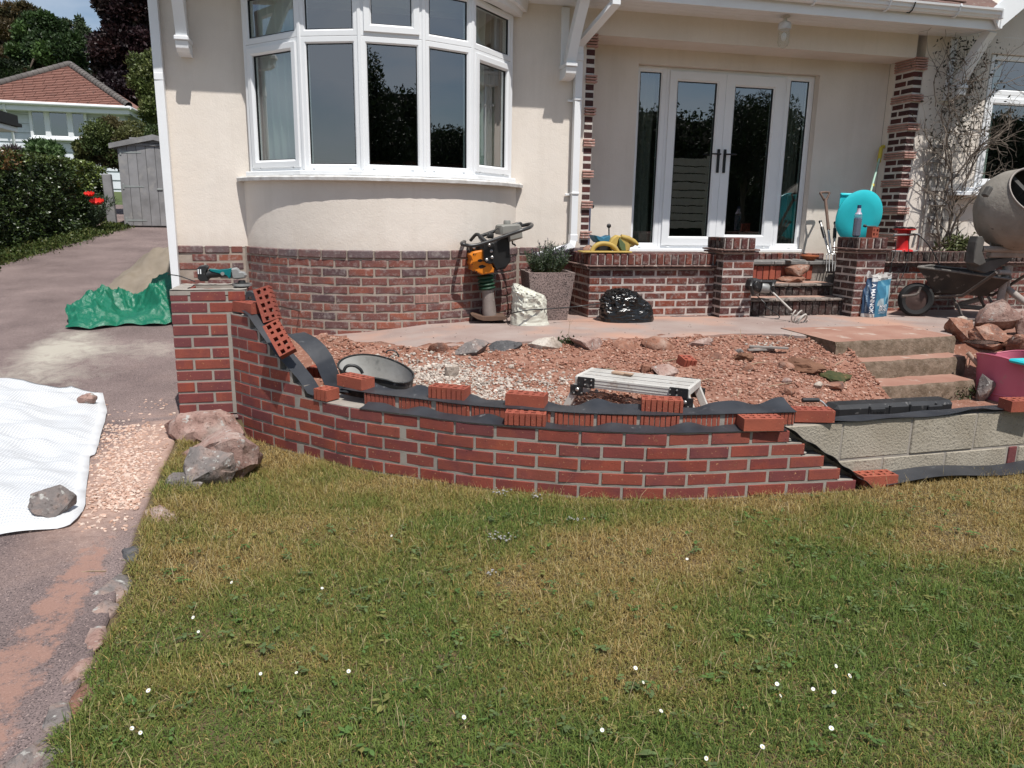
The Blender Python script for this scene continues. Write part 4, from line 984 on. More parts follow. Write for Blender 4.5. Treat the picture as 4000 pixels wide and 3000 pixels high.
for (x0, x1, ga, gb_, hx, sd) in ((m1+.035, xm-.001, xs_['d1a'], xs_['d1b'], xm-.038, -1), (xm+.001, m2-.035, xs_['d2a'], xs_['d2b'], xm+.038, 1)):
    lf = MB(); z0, z1 = ZD0+.035, ZD1-.035; wl_ = max(.06, ga-x0); wr_ = max(.06, x1-gb_)
    lf.add([], []); w_ = (wl_+wr_)/2
    ringframe(lf, T, x0, x1, z0, z1, fprof(w_, -.018, .055, .018)); leaf = lf.build('door_leaf', MAT['white'], door)
    gx0, gx1, gz0, gz1 = x0+w_, x1-w_, z0+w_, z1-w_
    g_ = MB(); ringframe(g_, T, gx0, gx1, gz0, gz1, [(0, .03), (0, .004), (.007, .004), (.007, .03)]); g_.build('gasket', MAT['black_gasket'], leaf)
    p = MB(); p.box(gx0+.002, gx1-.002, .018, .022, gz0+.002, gz1-.002, T); p.build('pane', MAT['glass'], leaf)
    h = MB(); zc = zx(2000+1350/1.659, 1045/1.659); h.cbox((hx, YD-.027, zc), (.032, .016, .25), None, .005); h.tube([(hx, YD-.03, zc+.07), (hx, YD-.075, zc+.07), (hx+sd*.11, YD-.078, zc+.07)], .009, 8); h.build('handle', MAT['handle_black'], leaf)
for x0, x1 in ((DF0+.0585, m1-.0585), (m2+.0585, DF1-.0585)):
    g_ = MB(); ringframe(g_, T, x0, x1, ZD0+.0585, ZD1-.0585, [(0, .03), (0, .013), (.007, .013), (.007, .03)]); g_.build('gasket', MAT['black_gasket'], door)
    p = MB(); p.box(x0+.002, x1-.002, .022, .026, ZD0+.06, ZD1-.06, T); p.build('pane', MAT['glass'], door)
dc_ = MB()
for xx in (DF0+.14, m1+.12, m1+.62, m2-.55, m2-.12, DF1-.13): dc_.cbox((xx, YD-.008, ZD0+.018), (.03, .012, .010), None, .003)
dc_.build('drain_cap', MAT['white'], door)
# --- right hand window
T = Matrix.Translation((0, YW+.03, 0)); wf = MB(); wx0 = W(3812, 727, YW).x
ringframe(wf, T, wx0, wx0+.86, 1.335, 2.34, fprof(.055, 0, .07)); ringframe(wf, T, wx0, wx0+.86, 2.342, 2.755, fprof(.055, 0, .07)); ringframe(wf, T, wx0+.862, wx0+1.9, 1.335, 2.755, fprof(.055, 0, .07))
rwin = wf.build('casement_window', MAT['white'], house, label='white casement window behind the bare climber')
s_ = MB(); ringframe(s_, T, wx0+.035, wx0+.825, 1.37, 2.305, fprof(.065, -.016, .055, .016)); s_.build('sash', MAT['white'], rwin)
for x0, x1, z0, z1 in ((wx0+.1, wx0+.76, 1.436, 2.24), (wx0+.056, wx0+.80, 2.398, 2.70), (wx0+.918, wx0+1.845, 1.391, 2.70)):
    p = MB(); p.box(x0, x1, .022, .026, z0, z1, T); p.build('pane', MAT['glass'], rwin); g_ = MB(); ringframe(g_, T, x0-.002, x1+.002, z0-.002, z1+.002, [(0, .03), (0, .012), (.006, .012), (.006, .03)]); g_.build('gasket', MAT['black_gasket'], rwin)
s_ = MB(); s_.cbox((wx0+.85, YW-.015, 1.31), (2.1, .15, .04), None, .006); s_.cbox((wx0+.80, YW-.045, 1.262), (2.35, .19, .05), None, .008); s_.build('sill', MAT['white'], rwin)
# --- rooms behind the glass
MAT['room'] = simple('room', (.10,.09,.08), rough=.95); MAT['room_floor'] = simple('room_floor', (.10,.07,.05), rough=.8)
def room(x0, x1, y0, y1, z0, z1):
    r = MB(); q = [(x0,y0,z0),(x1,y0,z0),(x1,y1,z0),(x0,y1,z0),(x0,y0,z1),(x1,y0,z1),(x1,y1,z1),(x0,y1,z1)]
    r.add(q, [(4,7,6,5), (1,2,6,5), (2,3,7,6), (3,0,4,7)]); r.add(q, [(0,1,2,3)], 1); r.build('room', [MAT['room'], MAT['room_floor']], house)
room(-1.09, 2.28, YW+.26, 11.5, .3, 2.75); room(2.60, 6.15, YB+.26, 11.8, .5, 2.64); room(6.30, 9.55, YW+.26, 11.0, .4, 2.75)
def curtain_mat():
    m, nt, b = _mat('curtain'); b.inputs['Base Color'].default_value = (.62,.64,.60,1); b.inputs['Roughness'].default_value = .95; return m
MAT['curtain'] = curtain_mat(); MAT['curtain_dark'] = simple('curtain_dark', (.20,.19,.17), (.27,.25,.22), 3, .95)
def curtain(p0, p1, z0, z1, folds, mat, amp=.025):
    mb = MB(); p0 = Vector(p0); p1 = Vector(p1); t = (p1-p0).normalized(); n = Vector((-t.y, t.x))
    def f(u, v):
        a = amp*(.7+.5*v)*math.sin(u*folds*6.283 + .6*math.sin(v*3)); q = p0.lerp(p1, u*(1-.05*math.sin(v*3.1))) + n*a; return Vector((q.x, q.y, z0 + (z1-z0)*v))
    solidify(f, folds*10, 6, .002, mb); return mb.build('curtain', MAT[mat], house, smooth=80)
ap = Vector(fp[0]); bp = Vector(fp[1]); t_ = (bp-ap).normalized(); n_ = Vector((-t_.y, t_.x))*.13; curtain(ap + n_ + t_*.02, bp + n_ - t_*.06, 1.25, 2.74, 6, 'curtain')
ap = Vector(fp[5]); bp = Vector(fp[4]); curtain(ap.lerp(bp, .95) + Vector((-.06, .2)), ap.lerp(bp, .45) + Vector((-.07, .14)), 1.25, 2.74, 3, 'curtain'); curtain(ap.lerp(bp, .45) + Vector((-.07, .16)), ap + Vector((-.08, .14)), 1.25, 2.74, 3, 'curtain_dark')
curtain((DF0+.03, YD+.16), (xs_['s1b'], YD+.16), .62, 2.45, 3, 'curtain_dark'); curtain((xs_['s2a']+.06, YD+.16), (DF1-.02, YD+.16), .62, 2.45, 4, 'curtain_dark')
curtain((wx0+.02, YW+.2), (wx0+.30, YW+.2), 1.3, 2.74, 4, 'curtain')
# sofa behind the bay
MAT['leather'] = simple('leather', (.095,.022,.018), (.13,.03,.022), 5, .35, .2, 30)
so = thing('sofa', 'dark red leather sofa back seen behind the bay window', 'sofa', (.5, 7.6, .3))
for x0, x1 in ((-.30, .62), (.64, 1.40)):
    s_ = MB(); 
    def cush(u, v, x0=x0, x1=x1):
        a = v*6.283; x = x0 + (x1-x0)*u; k = min(1, 6*u+.55, 6*(1-u)+.55); return Vector((x, 7.42 + .13*math.cos(a)*k, 1.26 + (.16*math.sin(a))*k + .01*math.sin(u*9)))
    s_.grid(lambda u, v: cush(u, v), 14, 13); s_.build('back_cushion', MAT['leather'], so, smooth=60)
s_ = MB(); s_.cbox((.55, 7.62, .75), (1.95, .5, .85), None, .06); s_.build('sofa_body', MAT['leather'], so)
# lantern under the porch soffit
MAT['lamp_glass'] = simple('lamp_glass', (.75,.74,.70), rough=.15); 
def clear_glass(name, tint=(.9,.9,.86), mixf=.22):
    m = bpy.data.materials.new(name); m.use_nodes = True; nt = m.node_tree
    for n in list(nt.nodes): nt.nodes.remove(n)
    o = nt.nodes.new('ShaderNodeOutputMaterial'); mx = nt.nodes.new('ShaderNodeMixShader'); tr = nt.nodes.new('ShaderNodeBsdfTransparent'); gl = nt.nodes.new('ShaderNodeBsdfPrincipled')
    tr.inputs[0].default_value = (*tint, 1); gl.inputs['Base Color'].default_value = (.7,.68,.62,1); gl.inputs['Roughness'].default_value = .15; mx.inputs[0].default_value = mixf
    nt.links.new(tr.outputs[0], mx.inputs[1]); nt.links.new(gl.outputs[0], mx.inputs[2]); nt.links.new(mx.outputs[0], o.inputs[0]); return m
MAT['lamp_glass'] = clear_glass('lamp_glass')
MAT['metal_grey'] = simple('metal_grey', (.30,.30,.29), (.22,.21,.20), 20, .55, .1, 60, metal=.3)
lp = G(3085, 60, 2.87)
T = Matrix.Translation((lp.x, 7.14, 2.8825)); l = MB(); l.lathe([(.0,0),(.045,0),(.045,-.012),(.018,-.02),(.018,-.045),(.05,-.06),(.062,-.075),(.062,-.125),(.0,-.125)], 20, T)
lamp = l.build('porch_lamp', MAT['white_dirty'], house, smooth=40); l = MB(); l.lathe([(.052,-.126),(.055,-.17),(.054,-.24),(.045,-.275),(.02,-.292),(0,-.294)], 20, T); l.build('lamp_glass', MAT['lamp_glass'], lamp, smooth=60)
l = MB(); l.ball((0,0,-.19), (.026,.026,.04), 10, 8, T); l.build('bulb', MAT['white'], lamp, smooth=60)
# ============================================================ PORCH WALL, PIERS, STEPS, LOW WALL
HB = .0742
def brick_block(t, x0, x1, yf, yb, ztop, faces, mat='porch_brick', mort='mortar_white', cop=True, courses=6, seed=0, sooty=None):
    """a brick wall block with soldier coping, two creasing tile courses and stretcher courses; faces: which of 'F','L','R' are bricked"""
    core = MB(); core.box(x0+.004, x1-.004, yf+.004, yb-.004, -.05, ztop-.008); co = core.build('mortar', MAT[mort], t)
    sol = brick_mesh('soldier', .0605, .10, .101, 'sooty_brick' if mort == 'mortar_dark' else mat, .005); full = brick_mesh('stretcher', .2085, .09, .056, mat); 
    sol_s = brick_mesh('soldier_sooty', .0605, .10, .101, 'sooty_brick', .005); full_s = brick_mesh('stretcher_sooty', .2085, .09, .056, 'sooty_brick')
    tl = MB(); tl.cbox((0, .06, 0), (.252, .14, .016), None, .004); tm_ = tl.mesh('creasing_tile', MAT['tile_dirty'])
    sides = {'F': (Vector((x0, yf)), Vector((1, 0)), x1-x0), 'L': (Vector((x0, yb)), Vector((0, -1)), yb-yf), 'R': (Vector((x1, yf)), Vector((0, 1)), yb-yf)}
    zc = ztop - .052
    for fc in faces:
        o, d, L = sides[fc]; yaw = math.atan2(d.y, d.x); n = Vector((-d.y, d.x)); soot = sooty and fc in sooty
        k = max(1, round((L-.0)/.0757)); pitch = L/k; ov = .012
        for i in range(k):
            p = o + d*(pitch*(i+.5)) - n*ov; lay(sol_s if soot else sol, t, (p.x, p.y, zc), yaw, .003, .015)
        for q, (ovt, zz) in enumerate(((.040, zc-.051-.0105), (.024, zc-.051-.0325))):
            k2 = max(1, round((L+.05)/.255)); pitch2 = (L+.05)/k2
            for i in range(k2):
                p = o + d*(-.025 + pitch2*(i+.5)) - n*ovt; M = Matrix.Translation((p.x, p.y, zz + jit(.001))) @ Matrix.Rotation(yaw + jit(.01), 4, 'Z') @ Matrix.Diagonal((pitch2/.256, 1, 1, 1)); obj('tile', tm_, t, M)
        zt = zc - .051 - .045
        c = 0
        while zt - HB*c > .0:
            z = zt - HB*(c+.5); off = 0 if (c % 2 == 0) == (fc == 'F') else .1135; x = -off
            while x < L - .01:
                a = max(0, x); b_ = min(L, x + .2185)
                if b_ - a > .03:
                    m_ = full_s if soot else full; sc = (b_-a)/.2185; p = o + d*((a+b_)/2)
                    M = Matrix.Translation((p.x, p.y, z + jit(.0012))) @ Euler((jit(.008), jit(.006), yaw + jit(.006))).to_matrix().to_4x4() @ Matrix.Diagonal((sc, 1, 1, 1)) @ Matrix.Translation((0, jit(.003), 0)); obj('brick', m_, t, M)
                x += .227
            c += 1
    tp = MB(); tp.box(x0-.010, x1+.010, yf+.05, yb-.02, ztop-.03, ztop-.004); tp.build('coping_bed', MAT[mat], t)
pw = thing('porch_wall', 'low brick wall with soldier coping between the planter and the left pier', 'wall', (3.0, 6.86, 0))
brick_block(pw, 2.385, 3.735, 6.86, 7.42, .607, ('F', 'L'), courses=6)
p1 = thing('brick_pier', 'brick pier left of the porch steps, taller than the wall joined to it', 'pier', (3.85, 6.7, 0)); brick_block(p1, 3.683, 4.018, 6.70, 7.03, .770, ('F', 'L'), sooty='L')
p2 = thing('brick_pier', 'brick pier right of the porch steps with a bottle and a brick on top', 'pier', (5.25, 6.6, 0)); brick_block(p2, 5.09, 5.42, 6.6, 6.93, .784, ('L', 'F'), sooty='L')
tw = thing('terrace_wall', 'sooty low brick wall behind the wheelbarrow and mixer', 'wall', (6.5, 7.0, 0)); brick_block(tw, 5.36, 9.4, 6.99, 7.25, .632, ('F',), sooty='F' if False else None, mat='porch_brick', mort='mortar_dark')
# soil behind the low wall
sb = MB(); sb.box(5.42, 9.4, 7.23, 7.43, .3, .60); tag(sb.build('planting_soil', MAT['soil']), kind='structure')
ps = thing('porch_steps', 'tiled porch steps with brick risers and a dark slate top slab', 'steps', (4.5, 6.75, 0))
MAT['quarry'] = simple('quarry', (.36,.20,.15), (.42,.29,.23), 5, .85, .3, 60, rnd=True, c3=(.20,.15,.13), c3scale=18, c3p=(.56,.7))
MAT['quarry_dirty'] = simple('quarry_dirty', (.12,.10,.09), (.34,.29,.25), 9, .9, .4, 60, rnd=True, c3=(.05,.045,.042), c3scale=30, c3p=(.55,.66))
MAT['slate'] = simple('slate', (.12,.12,.115), (.20,.19,.18), 6, .8, .4, 40, c3=(.30,.27,.25), c3scale=14, c3p=(.56,.7))
cb = MB(); cb.box(4.0, 5.12, 6.77, 7.1, -.02, .145); cb.box(4.0, 5.2, 7.03, 7.45, .14, .26); cb.box(4.0, 5.9, 7.37, YB, .2, .475); cb.box(2.5, 6.2, 7.43, YB+.1, .1, .46); cb.build('step_core', MAT['mortar_dark'], ps)
sol = brick_mesh('riser_brick_sooty', .066, .09, .135, 'sooty_brick', .004); sol2 = brick_mesh('riser_brick_sooty_b', .066, .09, .10, 'sooty_brick', .004); sol3 = brick_mesh('riser_brick', .066, .09, .145, 'new_brick_raw', .004)
for k in range(15):
    lay(sol, ps, (4.03 + k*.0757, 6.752, .075), 0, .004)
    lay(sol2, ps, (4.03 + k*.0757, 7.012, .207), 0, .004)
    lay(sol3, ps, (4.03 + k*.0757, 7.352, .385), 0, .004)
def treads(y0, y1, z, edge_n, nrow):
    for r_ in range(nrow):
        d_ = (y1-y0)/nrow; k = 0; x = 4.0 - (.07 if r_ % 2 else 0)
        while x < 5.2:
            w = .152; a = max(x, 4.0); b_ = min(x+w, 5.2); 
            if b_-a > .03:
                t_ = MB(); t_.cbox(((a+b_)/2, y0 + d_*(r_+.5), z - .011 + jit(.0015)), (b_-a-.006, d_-.006, .022), None, .004); t_.build('tile', MAT['quarry_dirty' if r_ == 0 else 'quarry'], ps)
            x += w
treads(6.725, 7.02, .172, 0, 2); treads(6.985, 7.36, .294, 0, 3)
xk = 4.0
for w in (.33, .30, .42, .26, .38):
    t_ = MB(); t_.cbox((xk+w/2, 7.49, .490), (w-.006, .34, .036), None, .006); t_.build('slab', MAT['slate'], ps); xk += w
fb_ = MB(); fb_.box(2.56, 6.17, 7.43, YB-.003, .455, .475); fb_.build('porch_floor', MAT['slate'], ps)
dsb = brick_mesh('door_step_brick', .066, .05, .09, 'porch_brick', .004)
for k in range(38): lay(dsb, ps, (2.72 + k*.0757, YB-.035, .525), 0, .003)
# ============================================================ NEW BRICK WALL, PIER, BLOCK WALL
HC = .0735; Z9 = -.128
def ztop(r): return Z9 + (9-r)*HC
gw = thing('brick_wall', 'new curved red brick garden wall with pale mortar and stepped unfinished ends', 'wall', (1.0, 3.8, -.5))
nb_full = brick_mesh('new_brick', .2120, .1, .0602, 'new_brick', .003); nb_half = brick_mesh('new_brick_half', .104, .1, .0598, 'new_brick', .003)
def s_of_x(x):
    xs = [p.x for p in WC.p]; return float(np.interp(x, xs, WC.L))
S_END = {9: s_of_x(2.325), 10: s_of_x(2.42), 11: s_of_x(2.54), 12: s_of_x(2.643), 13: s_of_x(2.746), 14: s_of_x(2.85)}
L_END = {3: .215, 4: .315, 5: .41, 6: .505, 7: .61, 8: .71}
mortar = MB(); ph = s_of_x(.436) % .2265
def ribbon(mb, s0, s1, o0, o1, z0, z1, seg=.03, rough=0.0):
    n = max(2, int((s1-s0)/seg)+1); vs = []
    for i in range(n+1):
        s = s0 + (s1-s0)*i/n
        r = rough*nz(s, z1, 30); 
        vs += [WC.off(s, o0+r, z0), WC.off(s, o0+r, z1+r*.5), WC.off(s, o1, z1+r*.7), WC.off(s, o1, z0)]
    mb.add(vs, [(i*4+k, i*4+(k+1) % 4, (i+1)*4+(k+1) % 4, (i+1)*4+k) for i in range(n) for k in range(4)] + [(0,3,2,1), (n*4, n*4+1, n*4+2, n*4+3)])
for r in range(3, 15):
    s1 = L_END[r] if r < 9 else S_END[r]; zt = ztop(r); zc = zt - .0045 - HC/2 + .004
    ribbon(mortar, .004, s1 + (.02 if r < 9 else -.02), .0025, .098, zt - HC - .0008*(r % 2), zt - .001, rough=.0012)
    off = ph if r % 2 else ph + .2265/2
    s = off - .2265*3
    while s < s1 - .005:
        a = max(s + .005, .006); b = min(s + .2215, s1 if (r >= 9 or s1 - s > .12) else s1)
        if s1 - (s + .2265) < .05 and s1 > s + .2265: b = s1          # absorb slivers at the ends
        if b - a > .035:
            p, T = WC.at((a+b)/2); sc = (b-a)/.2165; n = Vector((-T.y, T.x))
            sag = ((b-a)**2)/8*.25
            M = Matrix.Translation((p.x, p.y, zt - HC/2 + .0005 + jit(.0015))) @ Euler((jit(.008), jit(.006), math.atan2(T.y, T.x) + jit(.008))).to_matrix().to_4x4() @ Matrix.Translation((0, jit(.002), 0)) @ Matrix.Diagonal((sc, 1, 1, 1))
            obj('brick', nb_full, gw, M)
        if b == s1: break
        s += .2265
# inner leaf: the course set back on top, raw grooved faces forward
def grooved_mesh(name, L, D, H, ng, mat='new_brick_raw', g=.006, dep=.008):
    pts = [(-L/2, D), (-L/2, .003), (-L/2+.003, 0)]
    for i in range(ng):
        x = -L/2 + L*(i+.6)/(ng+.2); pts += [(x-g/2, 0), (x-g/2, dep), (x+g/2, dep), (x+g/2, 0)]
    pts += [(L/2-.003, 0), (L/2, .003), (L/2, D)]
    m = MB(); m.prism(pts, -H/2, H/2); return m.mesh(name, MAT[mat])
gr_full = grooved_mesh('grooved_brick', .2085, .098, .0632, 7)
U0, U1 = s_of_x(.10), s_of_x(2.395); OFF = .088
ribbon(mortar, U0, U1, OFF + .005, OFF + .09, Z9 - .001, Z9 + HC - .004, rough=.0)
ribbon(mortar, .70, U1, .097, .2, -.60, Z9 - .0005)
s = U0; k = 0
while s < U1 - .02:
    b = min(s + .2185, U1); a = s + .005 
    p = WC.off((a+b)/2, OFF, 0); _, T = WC.at((a+b)/2)
    obj('brick', gr_full, gw, Matrix.Translation((p.x, p.y, Z9 + HC/2 + jit(.001))) @ Euler((jit(.01), jit(.006), math.atan2(T.y, T.x) + jit(.008))).to_matrix().to_4x4() @ Matrix.Translation((0, jit(.003), 0)) @ Matrix.Diagonal(((b-a)/.2165, 1, 1, 1)))
    s += .234
mo = mortar.build('mortar', MAT['mortar_new'], gw)
# squeezed mortar lumps along the foot of the set back course and on the stepped ends
lm = MB(); rr = random.Random(4)
for i in range(0):
    s = U0 + (U1-U0)*rr.random(); p = WC.off(s, OFF - .002 - .010*rr.random(), Z9 + .006 + .012*rr.random()**2); lm.ball(p, (.008+.012*rr.random(), .006+.005*rr.random(), .004+.005*rr.random()), 7, 5)
for r, e in L_END.items():
    for i in range(7): p = WC.off(e - .02 - .10*rr.random(), .02 + .06*rr.random(), ztop(r) + .001); lm.ball(p, (.014+.014*rr.random(), .012+.01*rr.random(), .006+.006*rr.random()), 7, 5)
for r in range(9, 14):
    for i in range(4): p = WC.off(S_END[r] + .012*rr.random(), .02 + .07*rr.random(), ztop(r) - HC*.9 + .012*rr.random()); lm.ball(p, (.010+.01*rr.random(), .012, .006), 7, 5)
lm.build('mortar_lump', MAT['mortar_new'], gw, smooth=60, kind='stuff')
# pier
PX0, PX1, PY, PZ = -.994, -.541, 5.115, ztop(1)
pr = thing('brick_pier', 'new red brick pier at the left end of the curved wall, open mortared top', 'pier', (-.77, 5.3, -.35))
core = MB(); core.box(PX0+.0045, -.648, PY+.0045, PY+.44, ztop(12), ztop(3)); core.box(-.649, PX1-.0045, PY+.03, PY+.44, ztop(12)+.01, ztop(3)+.03); core.box(PX0+.0045, PX1-.0045, PY+.0045, PY+.44, ztop(3)+.0005, ztop(1)-.035)
core.box(-.664, -.638, PY-.002, PY+.06, ztop(12), ztop(3)-.001)
core.build('mortar', MAT['mortar_new'], pr)
top = MB()
def topring(u, v):
    return None
for (x0, x1, y0, y1) in ((PX0, PX1, PY, PY+.085), (PX0, PX0+.09, PY+.0851, PY+.44), (PX1-.09, PX1, PY+.0851, PY+.44), (PX0+.0901, PX1-.0901, PY+.36, PY+.44)):
    nx_, ny_ = 16, 8; vs = []
    for j in range(ny_+1):
        for i in range(nx_+1):
            x = x0 + (x1-x0)*i/nx_; y = y0 + (y1-y0)*j/ny_; x += .006*nz(x, y, 22)*(0 < i < nx_); vs.append((x, y, PZ + .004 + .005*nz(x, y, 18) + .003*nz(x, y, 45)))
    top.add(vs, [(j*(nx_+1)+i, j*(nx_+1)+i+1, (j+1)*(nx_+1)+i+1, (j+1)*(nx_+1)+i) for j in range(ny_) for i in range(nx_)]); top.box(x0+.001, x1-.001, y0+.001, y1-.0012, PZ-.03, PZ-.002)
top.build('mortar_bed', MAT['mortar_new'], pr)
def pbrick(x0, x1, y0, z, yaw, L): 
    M = Matrix.Translation((x0, y0, z + jit(.001))) @ Euler((jit(.006), jit(.006), yaw + jit(.006))).to_matrix().to_4x4() @ Matrix.Translation((L/2, jit(.002), 0)) @ Matrix.Diagonal((L/.2165, 1, 1, 1)); obj('brick', nb_full, pr, M)
for r in range(1, 13):
    z = ztop(r) - HC/2 + .0005; x = PX0
    if r <= 2: lens = (.1055, .2165, .1055) if r == 1 else (.218, .2165)
    else: lens = (.1055, .2165) if r % 2 else (.2165, .1055)
    for L in lens: pbrick(x, 0, PY, z, 0, L); x += L + .0115
    # left side, running back; right side on the top two rows
    lens = (.2165, .1055) if r % 2 else (.1055, .2165); y = PY + .44
    for L in lens: pbrick(PX0, 0, y, z, -math.pi/2, L); y -= L + .0115
    if r <= 2:
        y = PY + .1125
        for L in lens: pbrick(PX1, 0, y, z, math.pi/2, L); y += L + .0115
inner = grooved_mesh('grooved_brick_short', .2, .09, .0632, 6)
obj('brick', inner, pr, Matrix.Translation((-.77, PY+.19, PZ - .045)))
# block wall on the right
MAT['block'] = simple('block', (.31,.27,.21), (.38,.34,.275), 4, .97, .9, 75, bdist=.008, rnd=True, c3=(.20,.175,.145), c3scale=75, c3p=(.58,.70), detail=8)
bw = thing('block_wall', 'grey concrete block wall two courses high, right of the raked brick end', 'wall', (3.5, 3.5, -.58))
def by(x): return 3.478 + .038*(x-2.66)
yawb = math.atan(.038)
blk = MB(); blk.cbox((0, .05, 0), (.443, .10, .214), None, .005); blkm = blk.mesh('block', MAT['block'])
def block(x0, x1, zc): obj('block', blkm, bw, Matrix.Translation(((x0+x1)/2, by((x0+x1)/2), zc)) @ Euler((jit(.004), jit(.003), yawb + jit(.004))).to_matrix().to_4x4() @ Matrix.Diagonal(((x1-x0-.011)/.443, 1, 1, 1)) @ Matrix.Translation((0, jit(.003), 0)))
for x0, x1 in ((2.262, 2.716),(2.716, 3.184),(3.184, 3.640),(3.640, 4.095),(4.095, 4.55),(4.55, 5.0),(5.0, 5.45),(5.45, 5.9),(5.9, 6.35)): block(x0, x1, Z9 - .1125)
for x0, x1 in ((2.55, 3.01),(3.01, 3.449),(3.449, 3.905),(3.985, 4.44),(4.44, 4.9),(4.9, 5.35),(5.35, 5.8),(5.8, 6.25)): block(x0, x1, Z9 - .3375)
obj('brick', nb_full, bw, Matrix.Translation((3.945, by(3.945) - .002, Z9 - .335)) @ Matrix.Rotation(yawb, 4, 'Z') @ Matrix.Rotation(math.pi/2, 4, 'Y'), label='red brick set on end among the grey blocks')
mb_ = MB(); mb_.prism([(2.26, by(2.26)+.006), (6.35, by(6.35)+.006), (6.35, by(6.35)+.095), (2.26, by(2.26)+.095)], -.60, Z9 - .004); mb_.build('mortar', MAT['mortar_new'], bw)

# ---- damp-proof course strips
def dpc_mat():
    m, nt, b = _mat('damp_course'); v, _ = coords(nt); col = ramp(nt, noi(nt, v, 5, 5), [(.35, (.022,.024,.029)), (.7, (.045,.047,.053))])
    col = mixc(nt, ramp(nt, noi(nt, v, 16, 6, .7), [(.62, (0,0,0)), (.75, (1,1,1))]), col, (.20,.20,.20)); nt.links.new(col, b.inputs['Base Color']); b.inputs['Roughness'].default_value = .42; b.inputs['Specular IOR Level'].default_value = .45
    bump(nt, b, noi(nt, v, 30, 4), .12, .004); return m
MAT['dpc'] = dpc_mat()
def strip(label, fn, nu, nv=7): tag(solidify(fn, nu, nv, .0015).build('damp_course_strip', MAT['dpc'], None, smooth=60), label, 'membrane strip')
def wv(s, a=1.0, o=0.0): return a*(.55*math.sin(s*17+o) + .3*math.sin(s*29+1.3+o) + .35*nz(s, o, 4))
def rise_near(s, pts, w=.11):  # strips are pinned flat beneath the loose bricks
    k = 1.0
    for q in pts: k *= 1 - math.exp(-((s-q)/w)**2)
    return k
pin_lo = [s_of_x(1.14), s_of_x(2.25)]; pin_up = [s_of_x(.20), s_of_x(.72), s_of_x(1.12), s_of_x(1.86)]
sA, sB = s_of_x(.13), s_of_x(2.31)
strip('black damp-proof strip rippling along the ledge below the grooved bricks', lambda u, v: (lambda s: WC.off(s, -.006 + .088*v, Z9 + .003 + v**1.6*max(0, .016 + .020*wv(s))*rise_near(s, pin_lo)))(sA + (sB-sA)*u), 170)
sC, sD = s_of_x(-.02), s_of_x(2.40)
strip('black damp-proof strip on top of the grooved bricks, pinned by loose bricks', lambda u, v: (lambda s: WC.off(s, .080 + .15*v, Z9 + HC + .002 + (v**1.5)*max(0, .026 + .022*wv(s, 1, 2.2))*rise_near(s, pin_up) - .0015*v*(1-rise_near(s, pin_up))))(sC + (sD-sC)*u), 180)
rp = [(.17,.335),(.24,.318),(.33,.25),(.42,.178),(.51,.105),(.61,.035),(.70,-.035),(.745,-.085),(.775,-.118),(.82,-.124)]
def ramp_fn(u, v, o0=.0, o1=.10, pts=rp):
    ss = [a for a, b in pts]; zs = [b for a, b in pts]; t = u*(len(pts)-1); s = float(np.interp(t, range(len(pts)), ss)); z = float(np.interp(t, range(len(pts)), zs))
    tw = .02*math.sin(u*5)*(v-.5); return WC.off(s + .03*(v-.5)*u, o0 - .012 + (o1-o0)*v + .01*u, z + tw + .012)
strip('black damp-proof strip running down the stepped brick ends under the loose bricks', lambda u, v: ramp_fn(u, v), 60)
strip('black damp-proof strip curling down behind the stepped brick ends', lambda u, v: ramp_fn(u, v, .17, .30, [(.40,.19),(.50,.145),(.58,.09),(.64,.03),(.68,-.04),(.72,-.10),(.80,-.13)]) + Vector((.02*math.sin(3*u), 0, .02*v*math.sin(u*4))), 50)
rake = [(2.30,-.118),(2.42,-.195),(2.545,-.27),(2.65,-.345),(2.75,-.415),(2.86,-.49)]
def rake_fn(u, v):
    t = u*(len(rake)-1); x = float(np.interp(t, range(len(rake)), [a for a, b in rake])); z = float(np.interp(t, range(len(rake)), [b for a, b in rake])); yf = wall_y(min(x, 2.79)) - .004
    return Vector((x + .022, yf + (by(x) + .003 - yf)*v, z - .004 + .006*math.sin(u*31)))
strip('black damp-proof strip running diagonally between the stepped bricks and grey blocks', rake_fn, 50)
def rb_fn(u, v):
    x = 2.64 + 1.75*u; lift = max(0, .012*math.sin(x*5.2 + 1) + .018*math.exp(-((x-3.62)/.10)**2)); return Vector((x, by(x) - .012 + .10*v, Z9 + .004 + lift*(1-v*.6) + .004*math.sin(x*13+v*2)))
strip('black damp-proof strip laid along the top of the grey block wall', rb_fn, 90)
def gl_fn(u, v):
    x = 2.95 + 1.08*u; return Vector((x, by(x) - .008 - .115*(1-v), -.465 + .022*v + .016*math.sin(x*6+.6) + .02*max(0, u-.8)))
strip('black damp-proof strip lying at the foot of the grey block wall', gl_fn, 60)

